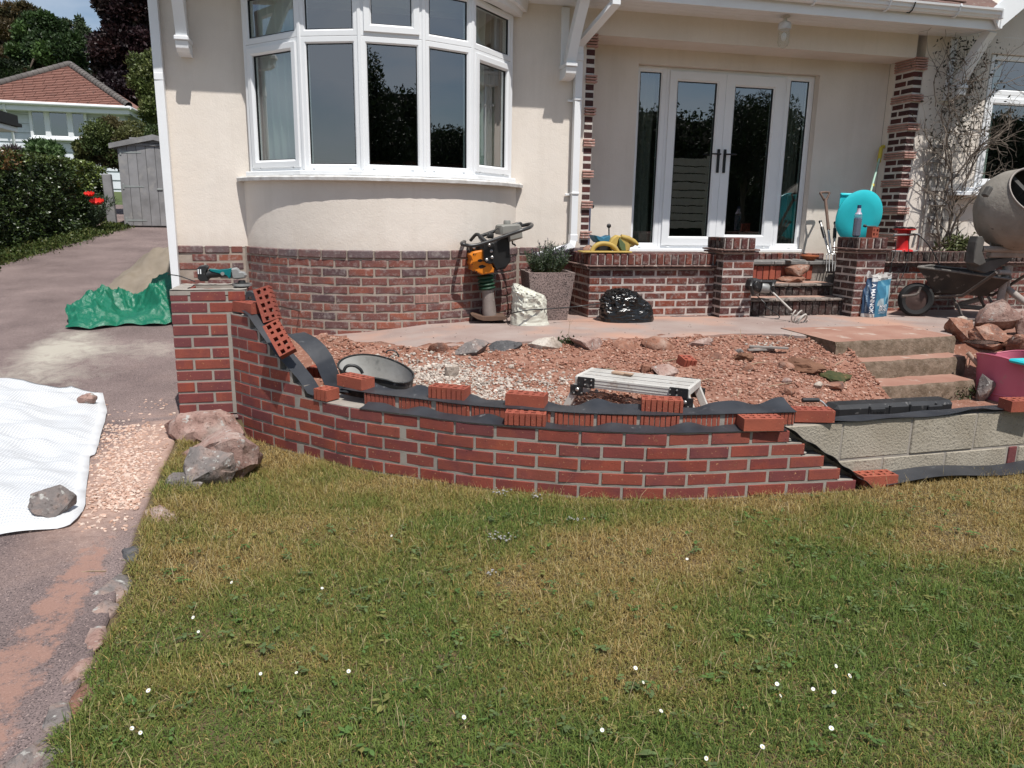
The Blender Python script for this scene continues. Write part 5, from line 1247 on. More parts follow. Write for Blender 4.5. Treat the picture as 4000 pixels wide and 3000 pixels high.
# ---- perforated loose bricks
def perforated(name, L=.215, D=.1025, H=.065, n=5, grooves=7, mat='new_brick_raw', cut=False):
    holes = []
    for i in range(n):
        x = -L/2 + L*(i+.5)/n
        for j, y in enumerate((D*.31, D*.69)):
            big = (i+j) % 2 == 0; w, h = (.013, .0125) if big else (.0085, .0095); x_ = x + (.002 if big else -.002); holes.append((x_-w, x_+w, y-h, y+h))
    gs = [(-L/2 + L*(i+.6)/(grooves+.2) - .003, -L/2 + L*(i+.6)/(grooves+.2) + .003, D-.008, D) for i in range(grooves)]
    voids = holes + gs; XS = sorted(set([-L/2, L/2] + [v for h in voids for v in h[:2]])); YS = sorted(set([0, D] + [v for h in voids for v in h[2:]]))
    nx_, ny_ = len(XS)-1, len(YS)-1
    solid = [[not any(h[0] - 1e-9 <= (XS[i]+XS[i+1])/2 <= h[1] + 1e-9 and h[2] <= (YS[j]+YS[j+1])/2 <= h[3] for h in voids) for j in range(ny_)] for i in range(nx_)]
    bm = bmesh.new(); vc = {}
    def V(i, j, k):
        if (i, j, k) not in vc: vc[i, j, k] = bm.verts.new((XS[i], YS[j], (-H/2, H/2)[k]))
        return vc[i, j, k]
    S = lambda i, j: 0 <= i < nx_ and 0 <= j < ny_ and solid[i][j]
    for i in range(nx_):
        for j in range(ny_):
            if not solid[i][j]: continue
            bm.faces.new((V(i,j,1), V(i+1,j,1), V(i+1,j+1,1), V(i,j+1,1))); bm.faces.new((V(i,j,0), V(i,j+1,0), V(i+1,j+1,0), V(i+1,j,0)))
            if not S(i, j-1): bm.faces.new((V(i,j,0), V(i+1,j,0), V(i+1,j,1), V(i,j,1)))
            if not S(i, j+1): bm.faces.new((V(i+1,j+1,0), V(i,j+1,0), V(i,j+1,1), V(i+1,j+1,1)))
            if not S(i-1, j): bm.faces.new((V(i,j+1,0), V(i,j,0), V(i,j,1), V(i,j+1,1)))
            if not S(i+1, j): bm.faces.new((V(i+1,j,0), V(i+1,j+1,0), V(i+1,j+1,1), V(i+1,j,1)))
    me = bpy.data.meshes.new(name); bm.to_mesh(me); bm.free(); me.materials.append(MAT[mat]); return me
PB = perforated('perforated_brick'); PBH = perforated('perforated_bat', L=.105, n=2, grooves=3)
def lbrick(label, z, A, B, flip=False, me=PB, dz=.001, half=False):
    """brick lying flat on height z; A, B photo pixels of the lower corners of its front face"""
    a = G(A[0], A[1], z); b = G(B[0], B[1], z); d = Vector((b.x-a.x, b.y-a.y)); yaw = math.atan2(d.y, d.x); n = Vector((-d.y, d.x)).normalized(); c = (a+b)/2
    M = Matrix.Translation((c.x, c.y, z + .0325 + dz)) @ Matrix.Rotation(yaw, 4, 'Z')
    if flip: M = M @ Matrix.Translation((0, .1025, 0)) @ Matrix.Rotation(math.pi, 4, 'Z')
    tag(obj('loose_brick', me, None, M), label, 'brick', 'loose perforated bricks about the new wall')
zb = lambda x, y: (1150 + x/2.602, 1300 + y/2.602)
zc7 = lambda x, y: (1600 + x/1.508, 900 + y/1.508); zc8 = lambda x, y: (2700 + x/1.3823, 800 + y/1.3823); zz8 = lambda x, y: (3300 + x/3.16, 1200 + y/3.16)
zz5 = lambda x, y: (600 + x/3.16, 900 + y/3.16)
ZU, ZL = Z9 + HC + .004, Z9 + .005
lbrick('loose brick with a plain dark face, in front of the rubber tub', ZU, zb(420, 532), zb(697, 594))
lbrick('loose brick with grooved side facing out, right of the rubber tub', ZU, zb(1369, 662), zb(1716, 696), True)
lbrick('loose plain faced brick directly above the loose brick on the ledge', ZU, zc7(556, 1030), zc7(797, 1050))
lbrick('loose grooved brick on the lower ledge beneath another loose brick', ZL, zc7(558, 1146), zc7(800, 1158), True)
lbrick('loose grooved brick in front of the aluminium platform', ZU, zc7(1360, 1067), zc7(1615, 1078), True)
lbrick('loose brick on the lower ledge by the top of the raked brick end', ZL, zc8(290, 1224), zc8(492, 1222))
lbrick('loose brick at the end of the set back course beside the black tool case', ZL, zc8(567, 1174), zc8(765, 1178))
lbrick('loose brick on the grass at the foot of the raked brick end', -.487, zc8(915, 1532), zc8(1122, 1520))
lbrick('loose brick on the block wall in front of the pink tub', Z9 + .006, zz8(1981, 1302), zz8(2520, 1288))
lbrick('short brick bat with grooves at the foot of the sloping damp-proof strip', ZL, zb(181, 672), zb(346, 706), True, PBH)
lbrick('short grooved bat half hidden behind the sloping damp-proof strip', -.10, zb(120, 455), zb(282, 465), True, PBH)
def obrick(label, c, xax, zax, me=PB):
    x = Vector(xax).normalized(); z = Vector(zax); z = (z - x*z.dot(x)).normalized(); y = z.cross(x)
    M = Matrix(((x.x, y.x, z.x, 0), (x.y, y.y, z.y, 0), (x.z, y.z, z.z, 0), (0, 0, 0, 1))); c = Vector(c) - y*.051
    tag(obj('loose_brick', me, None, Matrix.Translation(c) @ M), label, 'brick', 'loose perforated bricks about the new wall')
# on the stepped end
a = G(*zz5(1210, 1040), .316); b = G(*zz5(985, 1000), .316); c_ = G(*zz5(1392, 1032), .316); hd = Vector((c_.x-a.x, c_.y-a.y, 0)).normalized(); a = W(*zz5(1210, 1040), 4.92); hd = Vector((.80, .60, 0)); ld = Vector((-.60, .80, 0))
tag(obj('loose_brick', PB, None, Matrix.Translation(Vector((a.x, a.y, a.z+.034)) + ld*.1075) @ Matrix.Rotation(math.atan2(ld.y, ld.x), 4, 'Z') @ Matrix.Rotation(math.pi, 4, 'X') @ Matrix.Translation((0, 0, 0))), 'loose brick lying level on the highest step beside the brick pier', 'brick', 'loose perforated bricks about the new wall')
A = W(*zz5(1347, 728), 4.96); B = W(*zz5(1468, 1105), 4.90); obrick('loose brick standing on end against the pier, holes facing out', (A+B)/2, B-A, -CFW + Vector((-.1, 0, .25)))
A = W(*zz5(1450, 1150), 4.70); B = W(*zb(235, 185) if False else (1128, 1385), 4.60); obrick('loose brick sliding down the sloping strip, holes facing out', (A+B)/2 + Vector((0,0,0)), B-A, -CFW + Vector((.12, 0, .22)))
p = GH(2100 + 1755/2.949, 1380 + 160/2.949, z_soil, 3, 8); tag(obj('loose_brick', PBH, None, Matrix.Translation(p + Vector((0, 0, .02))) @ Euler((.25, .1, .15)).to_matrix().to_4x4() @ Matrix.Translation((0, .1, 0)) @ Matrix.Rotation(math.pi, 4, 'Z')), 'broken grooved bat half buried in the rubble bed', 'brick', 'loose perforated bricks about the new wall')
p = W(3000 + 900/2.212, 800 + 240/2.212, 6.72)
tag(obj('loose_brick', PBH, None, Matrix.Translation((p.x-.01, 6.70, .784 + .052)) @ Matrix.Rotation(R(18), 4, 'Z') @ Matrix.Rotation(math.pi/2, 4, 'X') @ Matrix.Translation((0, -.051, 0))), 'brick bat standing on the right hand porch pier, holes facing out', 'brick', 'loose perforated bricks about the new wall')
# ============================================================ OBJECTS
def noisy(p, s, a, o=0.0): return a*noise.noise(Vector((p[0]*s+o, p[1]*s, p[2]*s-o)))
def extr(mb, poly, Y, dep, mi=0, inset=.004):
    """outline measured on plane Y (list of world points) pushed back by dep, with a chamfered front"""
    c = sum(poly, Vector())/len(poly); n = len(poly); f = [p + (c-p).normalized()*inset for p in poly]; vs = f + [p + Vector((0, inset, 0)) for p in poly] + [p + Vector((0, dep, 0)) for p in poly]
    fs = [tuple(range(n))] + [(i, n+i, n+(i+1) % n, (i+1) % n) for i in range(n)] + [(n+i, 2*n+i, 2*n+(i+1) % n, n+(i+1) % n) for i in range(n)] + [tuple(range(2*n, 3*n))[::-1]]
    mb.add(vs, fs, mi)
def pl(name, c, rough=.5, c2=None, scale=8, bmp=.1, spec=.4, metal=0.0, c3=None, c3scale=40): 
    MAT[name] = simple(name, c, c2 or tuple(x*.8 for x in c), scale, rough, bmp, 40, metal, spec, c3=c3, c3scale=c3scale); return MAT[name]
pl('black_plastic', (.018,.018,.019), .42, (.03,.03,.031), c3=(.12,.115,.11), c3scale=30); pl('black_paint', (.012,.012,.013), .35, (.022,.022,.022)); pl('orange_paint', (.62,.19,.012), .4, (.55,.16,.012), c3=(.35,.12,.02), c3scale=25)
pl('green_rubber', (.012,.05,.025), .5); pl('grey_tank', (.20,.195,.175), .55, (.25,.245,.22)); pl('galv', (.42,.41,.40), .4, (.30,.29,.28), metal=.7, c3=(.35,.30,.27)); pl('concrete_leg', (.30,.255,.23), .6, (.24,.20,.18), metal=.3, c3=(.40,.34,.30)); pl('rust', (.13,.075,.05), .85, (.09,.055,.04)); pl('tube_black', (.02,.02,.02), .35, (.05,.05,.05))
# ---- trench rammer
ra = thing('trench_rammer', 'orange and black trench rammer with green bellows standing against the bay plinth', 'rammer', (1.48, 7.0, 0))
ZR = lambda x, y, Y=6.95: W(1750 + x/3.456, 820 + y/3.456, Y); YR = 6.95
ZQ = lambda x, y, Y=6.95: ZR(x, y, Y-.27) - Vector((0, 0, .03))
def polyR(pts, Y=YR): return [ZQ(x, y, Y) for x, y in pts]
def midline(mb, pts, Y, rs, seg=16, mi=0): mb.tube([ZQ(x, y, Y) for x, y in pts], rs, seg, mi=mi)
m = MB()                                                             # foot with upturned toe
prof = [(318,1378),(345,1368),(420,1388),(480,1402),(640,1392),(780,1398),(800,1412),(770,1440),(600,1452),(480,1450),(400,1430)]
m2 = polyR(prof, 6.84); m.add(m2 + [p + Vector((.03, .27, 0)) for p in m2], [tuple(range(11)), tuple(range(11, 22))[::-1]] + [(i, 11+i, 11+(i+1) % 11, (i+1) % 11) for i in range(11)]); m.build('foot_plate', MAT['rust'], ra, smooth=30)
m = MB(); midline(m, [(562,1385),(556,1300),(540,1060)], YR, [.064,.063,.052]); m.build('leg', MAT['concrete_leg'], ra, smooth=40)
m = MB(); midline(m, [(537,1062),(533,1028)], YR, .058); m.build('collar', MAT['concrete_leg'], ra, smooth=40)
m = MB(); pts = []; rs = []
for i in range(33):
    t = i/32; pts.append(ZQ(530-22*t, 1030-195*t, YR)); rs.append(.058 + .020*abs(math.sin(t*math.pi*4)))
m.tube(pts, rs, 20); m.build('bellows', MAT['green_rubber'], ra, smooth=60)
m = MB(); extr(m, polyR([(340,520),(400,507),(478,492),(490,640),(600,690),(605,730),(626,742),(622,800),(465,830),(392,800),(325,770),(332,720),(305,680),(320,630),(300,560)], 6.83), 6.83, .24, inset=.012); eng = m.build('engine_cover', MAT['orange_paint'], ra)
m = MB()
for q in ([(398,640),(412,622),(440,615),(482,640),(440,658),(412,656)], [(410,722),(430,702),(465,694),(518,712),(480,738),(440,746)], [(335,545),(350,575),(357,540)], [(360,580),(372,545),(385,540)], [(352,790),(366,760),(372,795)], [(378,795),(388,770),(398,800)], [(318,700),(335,690),(322,680)]):
    f = polyR(q, 6.828); n_ = len(f); m.add(f + [p + Vector((0, .004, 0)) for p in f], [tuple(range(n_)), tuple(range(n_, 2*n_))[::-1]] + [(i, n_+i, n_+(i+1) % n_, (i+1) % n_) for i in range(n_)])
m.build('black_marking', MAT['black_paint'], eng, kind='stuff')
m = MB(); extr(m, polyR([(290,432),(620,395),(640,380),(835,288),(840,560),(852,640),(818,690),(772,752),(655,768),(612,690),(480,600),(300,540)], 6.90), 6.9, .20, inset=.01); m.build('engine_block', MAT['black_paint'], ra)
m = MB(); extr(m, polyR([(482,425),(520,400),(600,396),(626,410),(636,470),(612,560),(617,650),(596,675),(560,684),(518,672),(492,640),(478,500)], 6.79), 6.79, .035, inset=.006); m.build('bracket_plate', MAT['black_paint'], ra)
m = MB()
for x, y, Y in ((557,427,6.79),(583,508,6.79),(593,592,6.79),(521,626,6.79),(348,463,6.895)): p = ZQ(x, y, Y); m.lathe([(0,0),(.013,0),(.013,.012),(.007,.016),(0,.017)], 10, Matrix.Translation(p) @ Matrix.Rotation(math.pi/2, 4, 'X'))
m.build('bolt', MAT['galv'], ra, kind='stuff')
m = MB(); fr = [ZQ(x, y, 6.74) for x, y in ((195,412),(270,432),(350,432),(480,402),(835,282),(1010,222))]; bk = [ZQ(x, y, 7.12) for x, y in ((1000,165),(955,140),(700,218),(450,305),(300,352))]
loop = fr + [ZQ(1100,190,6.80), ZQ(1135,160,6.95), ZQ(1105,146,7.06)] + bk + [ZQ(215,385,7.02), ZQ(186,400,6.86)]
def smoothloop(P, k=5, closed=True):
    out = []; n = len(P)
    for i in range(n if closed else n-1):
        p0, p1, p2, p3 = (P[(i-1) % n], P[i], P[(i+1) % n], P[(i+2) % n]) if closed else (P[max(i-1,0)], P[i], P[i+1], P[min(i+2,n-1)])
        for j in range(k): t = j/k; out.append(.5*((2*p1)+(p2-p0)*t+(2*p0-5*p1+4*p2-p3)*t*t+(3*p1-p0-3*p2+p3)*t**3))
    if not closed: out.append(P[-1])
    return out
m.tube(smoothloop(loop), .016, 10, closed=True); m.tube(smoothloop([ZQ(305,365,6.95), ZQ(365,295,6.9), ZQ(395,284,6.88), ZQ(425,300,6.86), ZQ(508,375,6.8)], 5, False), .015, 10); m.build('handle_frame', MAT['tube_black'], ra, smooth=60)
m = MB(); extr(m, polyR([(712,222),(722,168),(748,152),(980,146),(1006,192),(1016,335),(845,385),(835,290),(716,290)], 6.82), 6.82, .24, inset=.02); p = ZQ(797,140,6.94); m.lathe([(0,.03),(.028,.03),(.032,.02),(.032,-.005),(.02,-.01),(.02,-.03)], 14, Matrix.Translation(p)); m.build('fuel_tank', MAT['grey_tank'], ra, smooth=30)
m = MB(); m.tube([ZQ(870,375,6.9), ZQ(872,410,6.9), ZQ(905,425,6.88), ZQ(912,445,6.88)], .008, 6); m.tube(smoothloop([ZQ(715,178,6.95), ZQ(600,255,6.9), ZQ(515,330,6.88)], 5, False), .004, 5); m.cbox(ZQ(570,300,7.0), (.06,.05,.05), None, .01); m.build('throttle_cable', MAT['tube_black'], ra, smooth=50)
# ---- lavender planter
pt = thing('planter', 'square tapered concrete planter with speckled sides beside the porch wall', 'planter', (1.93, 6.95, 0))
MAT['planter'] = simple('planter', (.30,.225,.205), (.22,.17,.155), 3, .95, .9, 70, bdist=.008, c3=(.065,.05,.047), c3scale=95, c3p=(.52,.6), detail=8)
pb_ = G(2070, 1212, 0); pc = Vector((G(2210, 1229, 0).x - .19, 6.93, 0)); yawp = R(-3); T = Matrix.Translation((1.97, 6.88, 0)) @ Matrix.Rotation(yawp, 4, 'Z')
m = MB(); hb, ht, hh = .165, .218, .445
rings = [(hb, 0), (ht, hh), (ht-.028, hh), (ht-.04, hh-.05)]; vs = []
for s_, z in rings:
    for sx, sy in ((-1,-1),(1,-1),(1,1),(-1,1)): vs.append(T @ Vector((sx*s_, sy*s_, z)))
m.add(vs, [(i*4+k, i*4+(k+1) % 4, (i+1)*4+(k+1) % 4, (i+1)*4+k) for i in range(3) for k in range(4)] + [(0,3,2,1)]); m.build('pot', MAT['planter'], pt)
m = MB(); m.add([T @ Vector((sx*.185, sy*.185, hh-.03)) for sx, sy in ((-1,-1),(1,-1),(1,1),(-1,1))], [(0,1,2,3)]); m.build('potting_soil', MAT['soil'], pt)
def leaf_cloud(name, P, Nrm, size, cols, mat, seed, aspect=.5, parent=None, curl=.3, kind=None, jitter=.9):
    """one bent leaf (two quads) at every point"""
    rg = np.random.default_rng(seed); n = len(P); d = Nrm + rg.normal(size=(n, 3))*jitter; d /= np.linalg.norm(d, axis=1, keepdims=True)
    r = rg.normal(size=(n, 3)); s = np.cross(d, r); s /= np.linalg.norm(s, axis=1, keepdims=True); nn = np.cross(s, d)
    L = size*rg.uniform(.6, 1.3, n)[:, None] if np.ndim(size) == 0 else (size*rg.uniform(.6, 1.3, n))[:, None]; w = L*aspect*.5
    V = np.stack([P - s*w*.35, P + s*w*.35, P + d*L*.5 + s*w + nn*L*.08, P + d*L*.5 - s*w + nn*L*.08, P + d*L - nn*L*curl*.4 - s*w*.15, P + d*L - nn*L*curl*.4 + s*w*.15], 1)
    F = np.array([[0,1,2,3],[3,2,5,4]])[None] + (np.arange(n)*6)[:, None, None]
    o = obj(name, np_mesh(name, V.reshape(-1, 3), F.reshape(-1, 4), MAT[mat], np.repeat(cols[:, None], 6, 1).reshape(-1, 3)), parent)
    if kind: o['kind'] = kind
    return o
lav = thing('lavender_bush', 'grey green lavender with purple flower tips growing in the concrete planter', 'plant', (1.95, 6.9, .42))
rg = np.random.default_rng(77); P = []; Nn = []; Cc = []; st = MB()
for i in range(150):
    a = rg.uniform(0, 6.283); q = math.sqrt(rg.uniform()); b0 = T @ Vector((q*.12*math.cos(a), q*.12*math.sin(a), hh-.03)); L = rg.uniform(.16, .34)*(1.05-.35*q); dr = Vector((math.cos(a)*q*.62, math.sin(a)*q*.62, 1)).normalized()
    pts = [b0 + dr*L*t + Vector((0,0,-.05*q*t*t)) for t in (0, .5, 1)]; st.tube(pts, [.0025,.002,.001], 4)
    for k in range(34):
        t = rg.uniform(.1, 1.0); p = b0 + dr*L*t; P.append(p[:]); v = Vector((rg.normal(), rg.normal(), rg.normal()+1.2)).normalized() + dr*.8; Nn.append(v[:]); c = np.array([(.055,.085,.045),(.085,.115,.07),(.045,.075,.04),(.11,.13,.09)][rg.integers(4)]); 
        if t > .9 and rg.uniform() < .35: c = np.array((.10,.07,.13))
        Cc.append(c*rg.uniform(.7, 1.25))
st.build('stem', MAT['stem_green'], lav, kind='stuff'); leaf_cloud('foliage', np.array(P), np.array(Nn), .034, np.array(Cc), 'leaf', 5, .22, lav, kind='stuff')
# ---- plastic sacks from measured outlines
def sack(name, label, cat, conv, Y, slices, mat, dep, amp, seed, sc=9, nseg=72, floor=0.0):
    rows = []; zoff = conv((slices[0][1]+slices[0][2])/2, slices[0][0], Y).z - floor
    for i in range(len(slices)-1):
        for k in range(9):
            t = k/9; rows.append([a+(b-a)*t for a, b in zip(slices[i], slices[i+1])])
    rows.append(list(slices[-1])); mb = MB(); vs = []; n = len(rows)
    for j, (y, xl, xr) in enumerate(rows):
        a = conv(xl, y, Y); b = conv(xr, y, Y); c = (a+b)/2; hw = (b.x-a.x)/2; tt = j/(n-1); dp = max(.012, dep*min(1, hw/.10)*(1-.45*tt))
        for k in range(nseg):
            an = 2*math.pi*k/nseg; ca, sa = math.cos(an), math.sin(an); e = .8
            p = Vector((c.x + hw*math.copysign(abs(ca)**e, ca), c.y + dp*math.copysign(abs(sa)**e, sa), c.z))
            w = 0
            for sc_, am in ((sc*.8, .9), (sc*1.9, .9), (sc*4, .5), (sc*8, .2)): w += am*max(0, 1 - 1.6*abs(noise.noise(Vector((p.x*sc_*1.6 + p.z*sc_*.7, p.y*sc_, p.z*sc_*.8)) + Vector((seed, seed*2, 0)))))**2.5
            d = Vector((ca*.6, sa, .15)); p += d*(w-.6)*amp*min(1, 3*tt+.15); p.z = max(p.z - zoff*(1-tt), .003 if tt > .05 else .001); vs.append(p)
    mb.add(vs, [(j*nseg+k, j*nseg+(k+1) % nseg, (j+1)*nseg+(k+1) % nseg, (j+1)*nseg+k) for j in range(n-1) for k in range(nseg)] + [tuple(range(nseg))[::-1], tuple(range((n-1)*nseg, n*nseg))])
    o = mb.build(name, MAT[mat], None, smooth=50); return tag(o, label, cat)
def plastic(name, c, rough, trans=0.0, bmp=.5, bs=25):
    m, nt, b = _mat(name); v, _ = coords(nt); b.inputs['Base Color'].default_value = C4(c); b.inputs['Roughness'].default_value = rough; b.inputs['Specular IOR Level'].default_value = .5
    h = noi(nt, v, bs, 6, .6, 1.2); r = ramp(nt, h, [(.2, (0,0,0)), (.5, (1,1,1)), (.8, (0,0,0))]); bump(nt, b, r, bmp, .006)
    if trans: b.inputs['Subsurface Weight'].default_value = 0; 
    return m
MAT['white_poly'] = plastic('white_poly', (.55,.54,.46), .3, bmp=.18, bs=14); MAT['black_poly'] = plastic('black_poly', (.012,.012,.012), .2, bmp=.25, bs=14)
sack('plastic_sack', 'crumpled cream translucent plastic sack leaning on the planter', 'sack', lambda x, y, Y: ZR(x, y, Y), 6.52, [(1476,850,1362),(1440,856,1338),(1330,880,1322),(1200,888,1302),(1130,886,1285),(1080,884,1170),(1040,884,1060),(1015,888,985),(996,902,925)], 'white_poly', .13, .020, 3)
Z3 = lambda x, y, Y: W(2100 + x/2.212, 800 + y/2.212, Y)
sack('bin_bag', 'shiny black bin bag slumped at the foot of the porch wall', 'bag', Z3, 6.62, [(1016,540,982),(985,546,984),(930,552,975),(880,553,950),(830,556,905),(785,578,860),(755,610,820),(735,650,770),(722,690,735)], 'black_poly', .17, .026, 8)
# ---- cement sack with printing
cs = thing('cement_sack', 'blue and white paper cement sack, torn open at the top, on the terrace', 'sack', (5.3, 6.5, 0))
ZC = lambda x, y: (3200 + x/4.424, 950 + y/4.424)
F0 = G(*ZC(945, 1284), .002); R0 = G(*ZC(1222, 1252), .002); L0_ = G(*ZC(764, 1236), .002); hS = .395
R0 = F0 + Vector((.215, .085, 0)); L0_ = F0 + Vector((-.098, .075, 0)); B0 = R0 + L0_ - F0
def att_mat(name, rough):
    m, nt, b = _mat(name); a = _n(nt, 'ShaderNodeAttribute', attribute_name='tint'); nt.links.new(a.outputs['Color'], b.inputs['Base Color']); b.inputs['Roughness'].default_value = rough; v, _ = coords(nt); bump(nt, b, noi(nt, v, 30, 5), .35, .006); return m
MAT['print'] = att_mat('print', .55)
def sface(A, B, lean, u, v, o=0.0, top=None):
    p = A.lerp(B, u); n = Vector(((B-A).y, -(B-A).x, 0)).normalized(); bul = .022*math.sin(math.pi*u)*math.sin(math.pi*min(1, v*1.1+.08)) + .010*nz(u*2.2, v*3, 1, 4 + A.x) + .008*(1-2*abs(nz(u*3+v*2.5, v*1.5, 1.3, 2)))
    q = p + n*(bul + o) + Vector((0, 0, hS*v*(1 + .05*u))) + lean*v*v; return q
lean = Vector((.035, .045, 0)); verts = []; cols = []; faces = []
BLUE, DK, LT, PALE, WHT = np.array((.035,.155,.25)), np.array((.018,.055,.12)), np.array((.13,.33,.44)), np.array((.38,.47,.50)), np.array((.62,.62,.60))
def fcol(u, v):
    if v > .90: return WHT
    if v > .76: return BLUE*1.1 if (u*1.6+v*3) % 1.0 > .25 else LT*.8
    if v > .30 and abs(u - (.78 - .55*(.80-v))) < .16*(v-.25)*2: return LT
    if .22 < v < .46 and u < .45 and u > .9*(v-.22): return PALE*.75 if v > .28 else BLUE
    if u > .86 and v > .3: return PALE
    return BLUE
def lcol(u, v):
    if v < .09: return WHT*.75
    if v > .86 and u > .55: return WHT
    return DK if u < .97 else BLUE
for (A, B, fn) in ((F0, R0, fcol), (L0_, F0, lcol), (R0, B0, lambda u, v: BLUE*.8), (B0, L0_, lambda u, v: DK)):
    o = len(verts); nu_, nv_ = 30, 40
    for j in range(nv_+1):
        for i in range(nu_+1):
            u, v = i/nu_, j/nv_; tear = .04*nz(u*6, 0, 1, A.y) if v > .96 else 0
            q = sface(A, B, lean, u, v); q.z += tear*.6; verts.append(q[:]); cols.append(fn(u, v))
    faces += [(o+j*(nu_+1)+i, o+j*(nu_+1)+i+1, o+(j+1)*(nu_+1)+i+1, o+(j+1)*(nu_+1)+i) for j in range(nv_) for i in range(nu_)]
obj('paper_bag', np_mesh('paper_bag', np.array(verts), np.array(faces), MAT['print'], np.array(cols), True), cs)
pl('cement_powder', (.20,.195,.185), .95); m = MB(); tp_ = [sface(A, B, lean, u, .90, -.006) for A, B in ((F0, R0), (R0, B0), (B0, L0_), (L0_, F0)) for u in (0, .25, .5, .75)]; m.add(tp_, [tuple(range(16))]); m.build('cement_powder', MAT['cement_powder'], cs)
MAT['paper_white'] = plastic('paper_white', (.62,.61,.58), .7); m = MB()
def torn(u, v): 
    A, B = (L0_, F0) if u < .3 else ((F0, R0) if u < .75 else (R0, B0)); uu = u/.3 if u < .3 else ((u-.3)/.45 if u < .75 else (u-.75)/.25); q = sface(A, B, lean, uu, .965, .004); n = Vector((nz(u*9, v, 1, 1), nz(u*9, v, 1, 5), 0)); return q + Vector((0,0,.045*v*(1+1.2*nz(u*7, 1)))) + n*.03*v
solidify(torn, 50, 4, .0015, m); m.build('torn_paper', MAT['paper_white'], cs, smooth=50)
MAT['print_white'] = simple('print_white', (.72,.74,.75), rough=.6); MAT['print_black'] = simple('print_black', (.02,.02,.022), rough=.6); MAT['print_dim'] = simple('print_dim', (.30,.42,.52), rough=.6)
def text_mesh(txt, bold=True):
    c = bpy.data.curves.new('lettering', 'FONT'); c.body = txt; c.size = 1.0; c.align_x = 'CENTER'; c.align_y = 'CENTER'; c.offset = .018 if bold else 0; c.resolution_u = 3
    o = bpy.data.objects.new('lettering', c); COL.objects.link(o); dg = bpy.context.evaluated_depsgraph_get(); me = bpy.data.meshes.new_from_object(o.evaluated_get(dg)); bpy.data.objects.remove(o); bpy.data.curves.remove(c); return me
def print_text(txt, A, B, cu, cv, size, rot, mat, stretch=1.0):
    me = text_mesh(txt); W_ = (B-A).length; bm = bmesh.new(); bm.from_mesh(me); bmesh.ops.triangulate(bm, faces=bm.faces[:]); bmesh.ops.subdivide_edges(bm, edges=[e for e in bm.edges if e.calc_length() > .35], cuts=2)
    for v in bm.verts:
        x, y = v.co.x*size*stretch, v.co.y*size; x, y = x*math.cos(rot)-y*math.sin(rot), x*math.sin(rot)+y*math.cos(rot); v.co = sface(A, B, lean, cu + x/W_, cv + y/hS, .0022)
    bm.to_mesh(me); bm.free(); me.materials.clear(); me.materials.append(MAT[mat]); return obj('lettering', me, cs)
print_text('MASTER', F0, R0, .55, .265, .038, 0, 'print_white'); print_text('GRADE', F0, R0, .50, .185, .038, 0, 'print_white'); print_text('CEMENT', F0, R0, .50, .112, .034, 0, 'print_dim')
print_text('A MANNOK', L0_, F0, .72, .46, .052, -math.pi/2, 'print_white'); print_text('MASTER GRADE CEMENT', L0_, F0, .30, .46, .023, -math.pi/2, 'print_dim'); print_text('MANNOK', F0, R0, .42, .935, .026, math.pi, 'print_black')
# ---- wheelbarrow
wbw = thing('wheelbarrow', 'battered black steel wheelbarrow with cement caked rim in front of the low wall', 'wheelbarrow', (6.2, 6.5, 0))
pl('tray', (.025,.022,.02), .6, (.045,.035,.028), c3=(.22,.19,.165), c3scale=14); pl('tray_rim', (.20,.185,.165), .8, (.10,.09,.085), 20); pl('dirty_tube', (.11,.085,.07), .7, (.06,.05,.045), c3=(.25,.2,.17), c3scale=30); pl('tyre', (.018,.018,.018), .8); pl('wheel_hub', (.075,.045,.038), .7)
rim = [Vector((5.72,6.50,.50)), Vector((6.52,6.16,.405)), Vector((6.95,6.60,.43)), Vector((6.22,6.88,.49))]; bot = [Vector((5.98,6.52,.24)), Vector((6.44,6.34,.225)), Vector((6.72,6.60,.235)), Vector((6.26,6.76,.25))]
m = MB()
def tray(u, v, o=0.0):
    def loop(P): 
        t = (u*4) % 4; i = int(t); f = t-i; f = f*f*(3-2*f)*.35 + f*.65; return P[i % 4].lerp(P[(i+1) % 4], f)
    q = loop(bot).lerp(loop(rim), v**.9); return q + Vector((0, 0, .01*nz(u*8, v*3)))
m.grid(lambda u, v: tray(u, 1-v), 40, 8, True); n0 = len(m.v); m.add([tray(i/40, 0) for i in range(40)], [tuple(range(40))]); m.grid(lambda u, v: tray(u, v) + (sum(rim, Vector())/4 - tray(u, v)).normalized()*.008, 40, 8, True)
m.add([tray(i/40, .02) + Vector((0,0,.008)) for i in range(40)], [tuple(range(40))[::-1]]); m.build('tray', MAT['tray'], wbw, smooth=40)
m = MB(); m.tube([tray(i/40, 1) + Vector((0,0,.004)) for i in range(40)], .012, 6, closed=True); m.build('tray_rim', MAT['tray_rim'], wbw, smooth=60)
ax = Vector((.36,.93,0)).normalized(); wc = Vector((5.80,6.56,.17)); T = Matrix.Translation(wc) @ ax.to_track_quat('Z', 'Y').to_matrix().to_4x4(); m = MB(); m.lathe([(.11,-.03),(.145,-.042),(.168,-.025),(.172,0),(.168,.025),(.145,.042),(.11,.03),(.11,-.03)], 28, T); wh = m.build('wheel', MAT['tyre'], wbw, smooth=50)
m = MB(); m.lathe([(0,-.022),(.03,-.03),(.06,-.018),(.112,-.012),(.112,.012),(.06,.018),(.03,.03),(0,.022)], 24, T); m.build('hub', MAT['wheel_hub'], wh, smooth=40)
def zbx(x, y, Y): return W(3500 + x/2.764, 600 + y/2.764, Y)
m = MB()
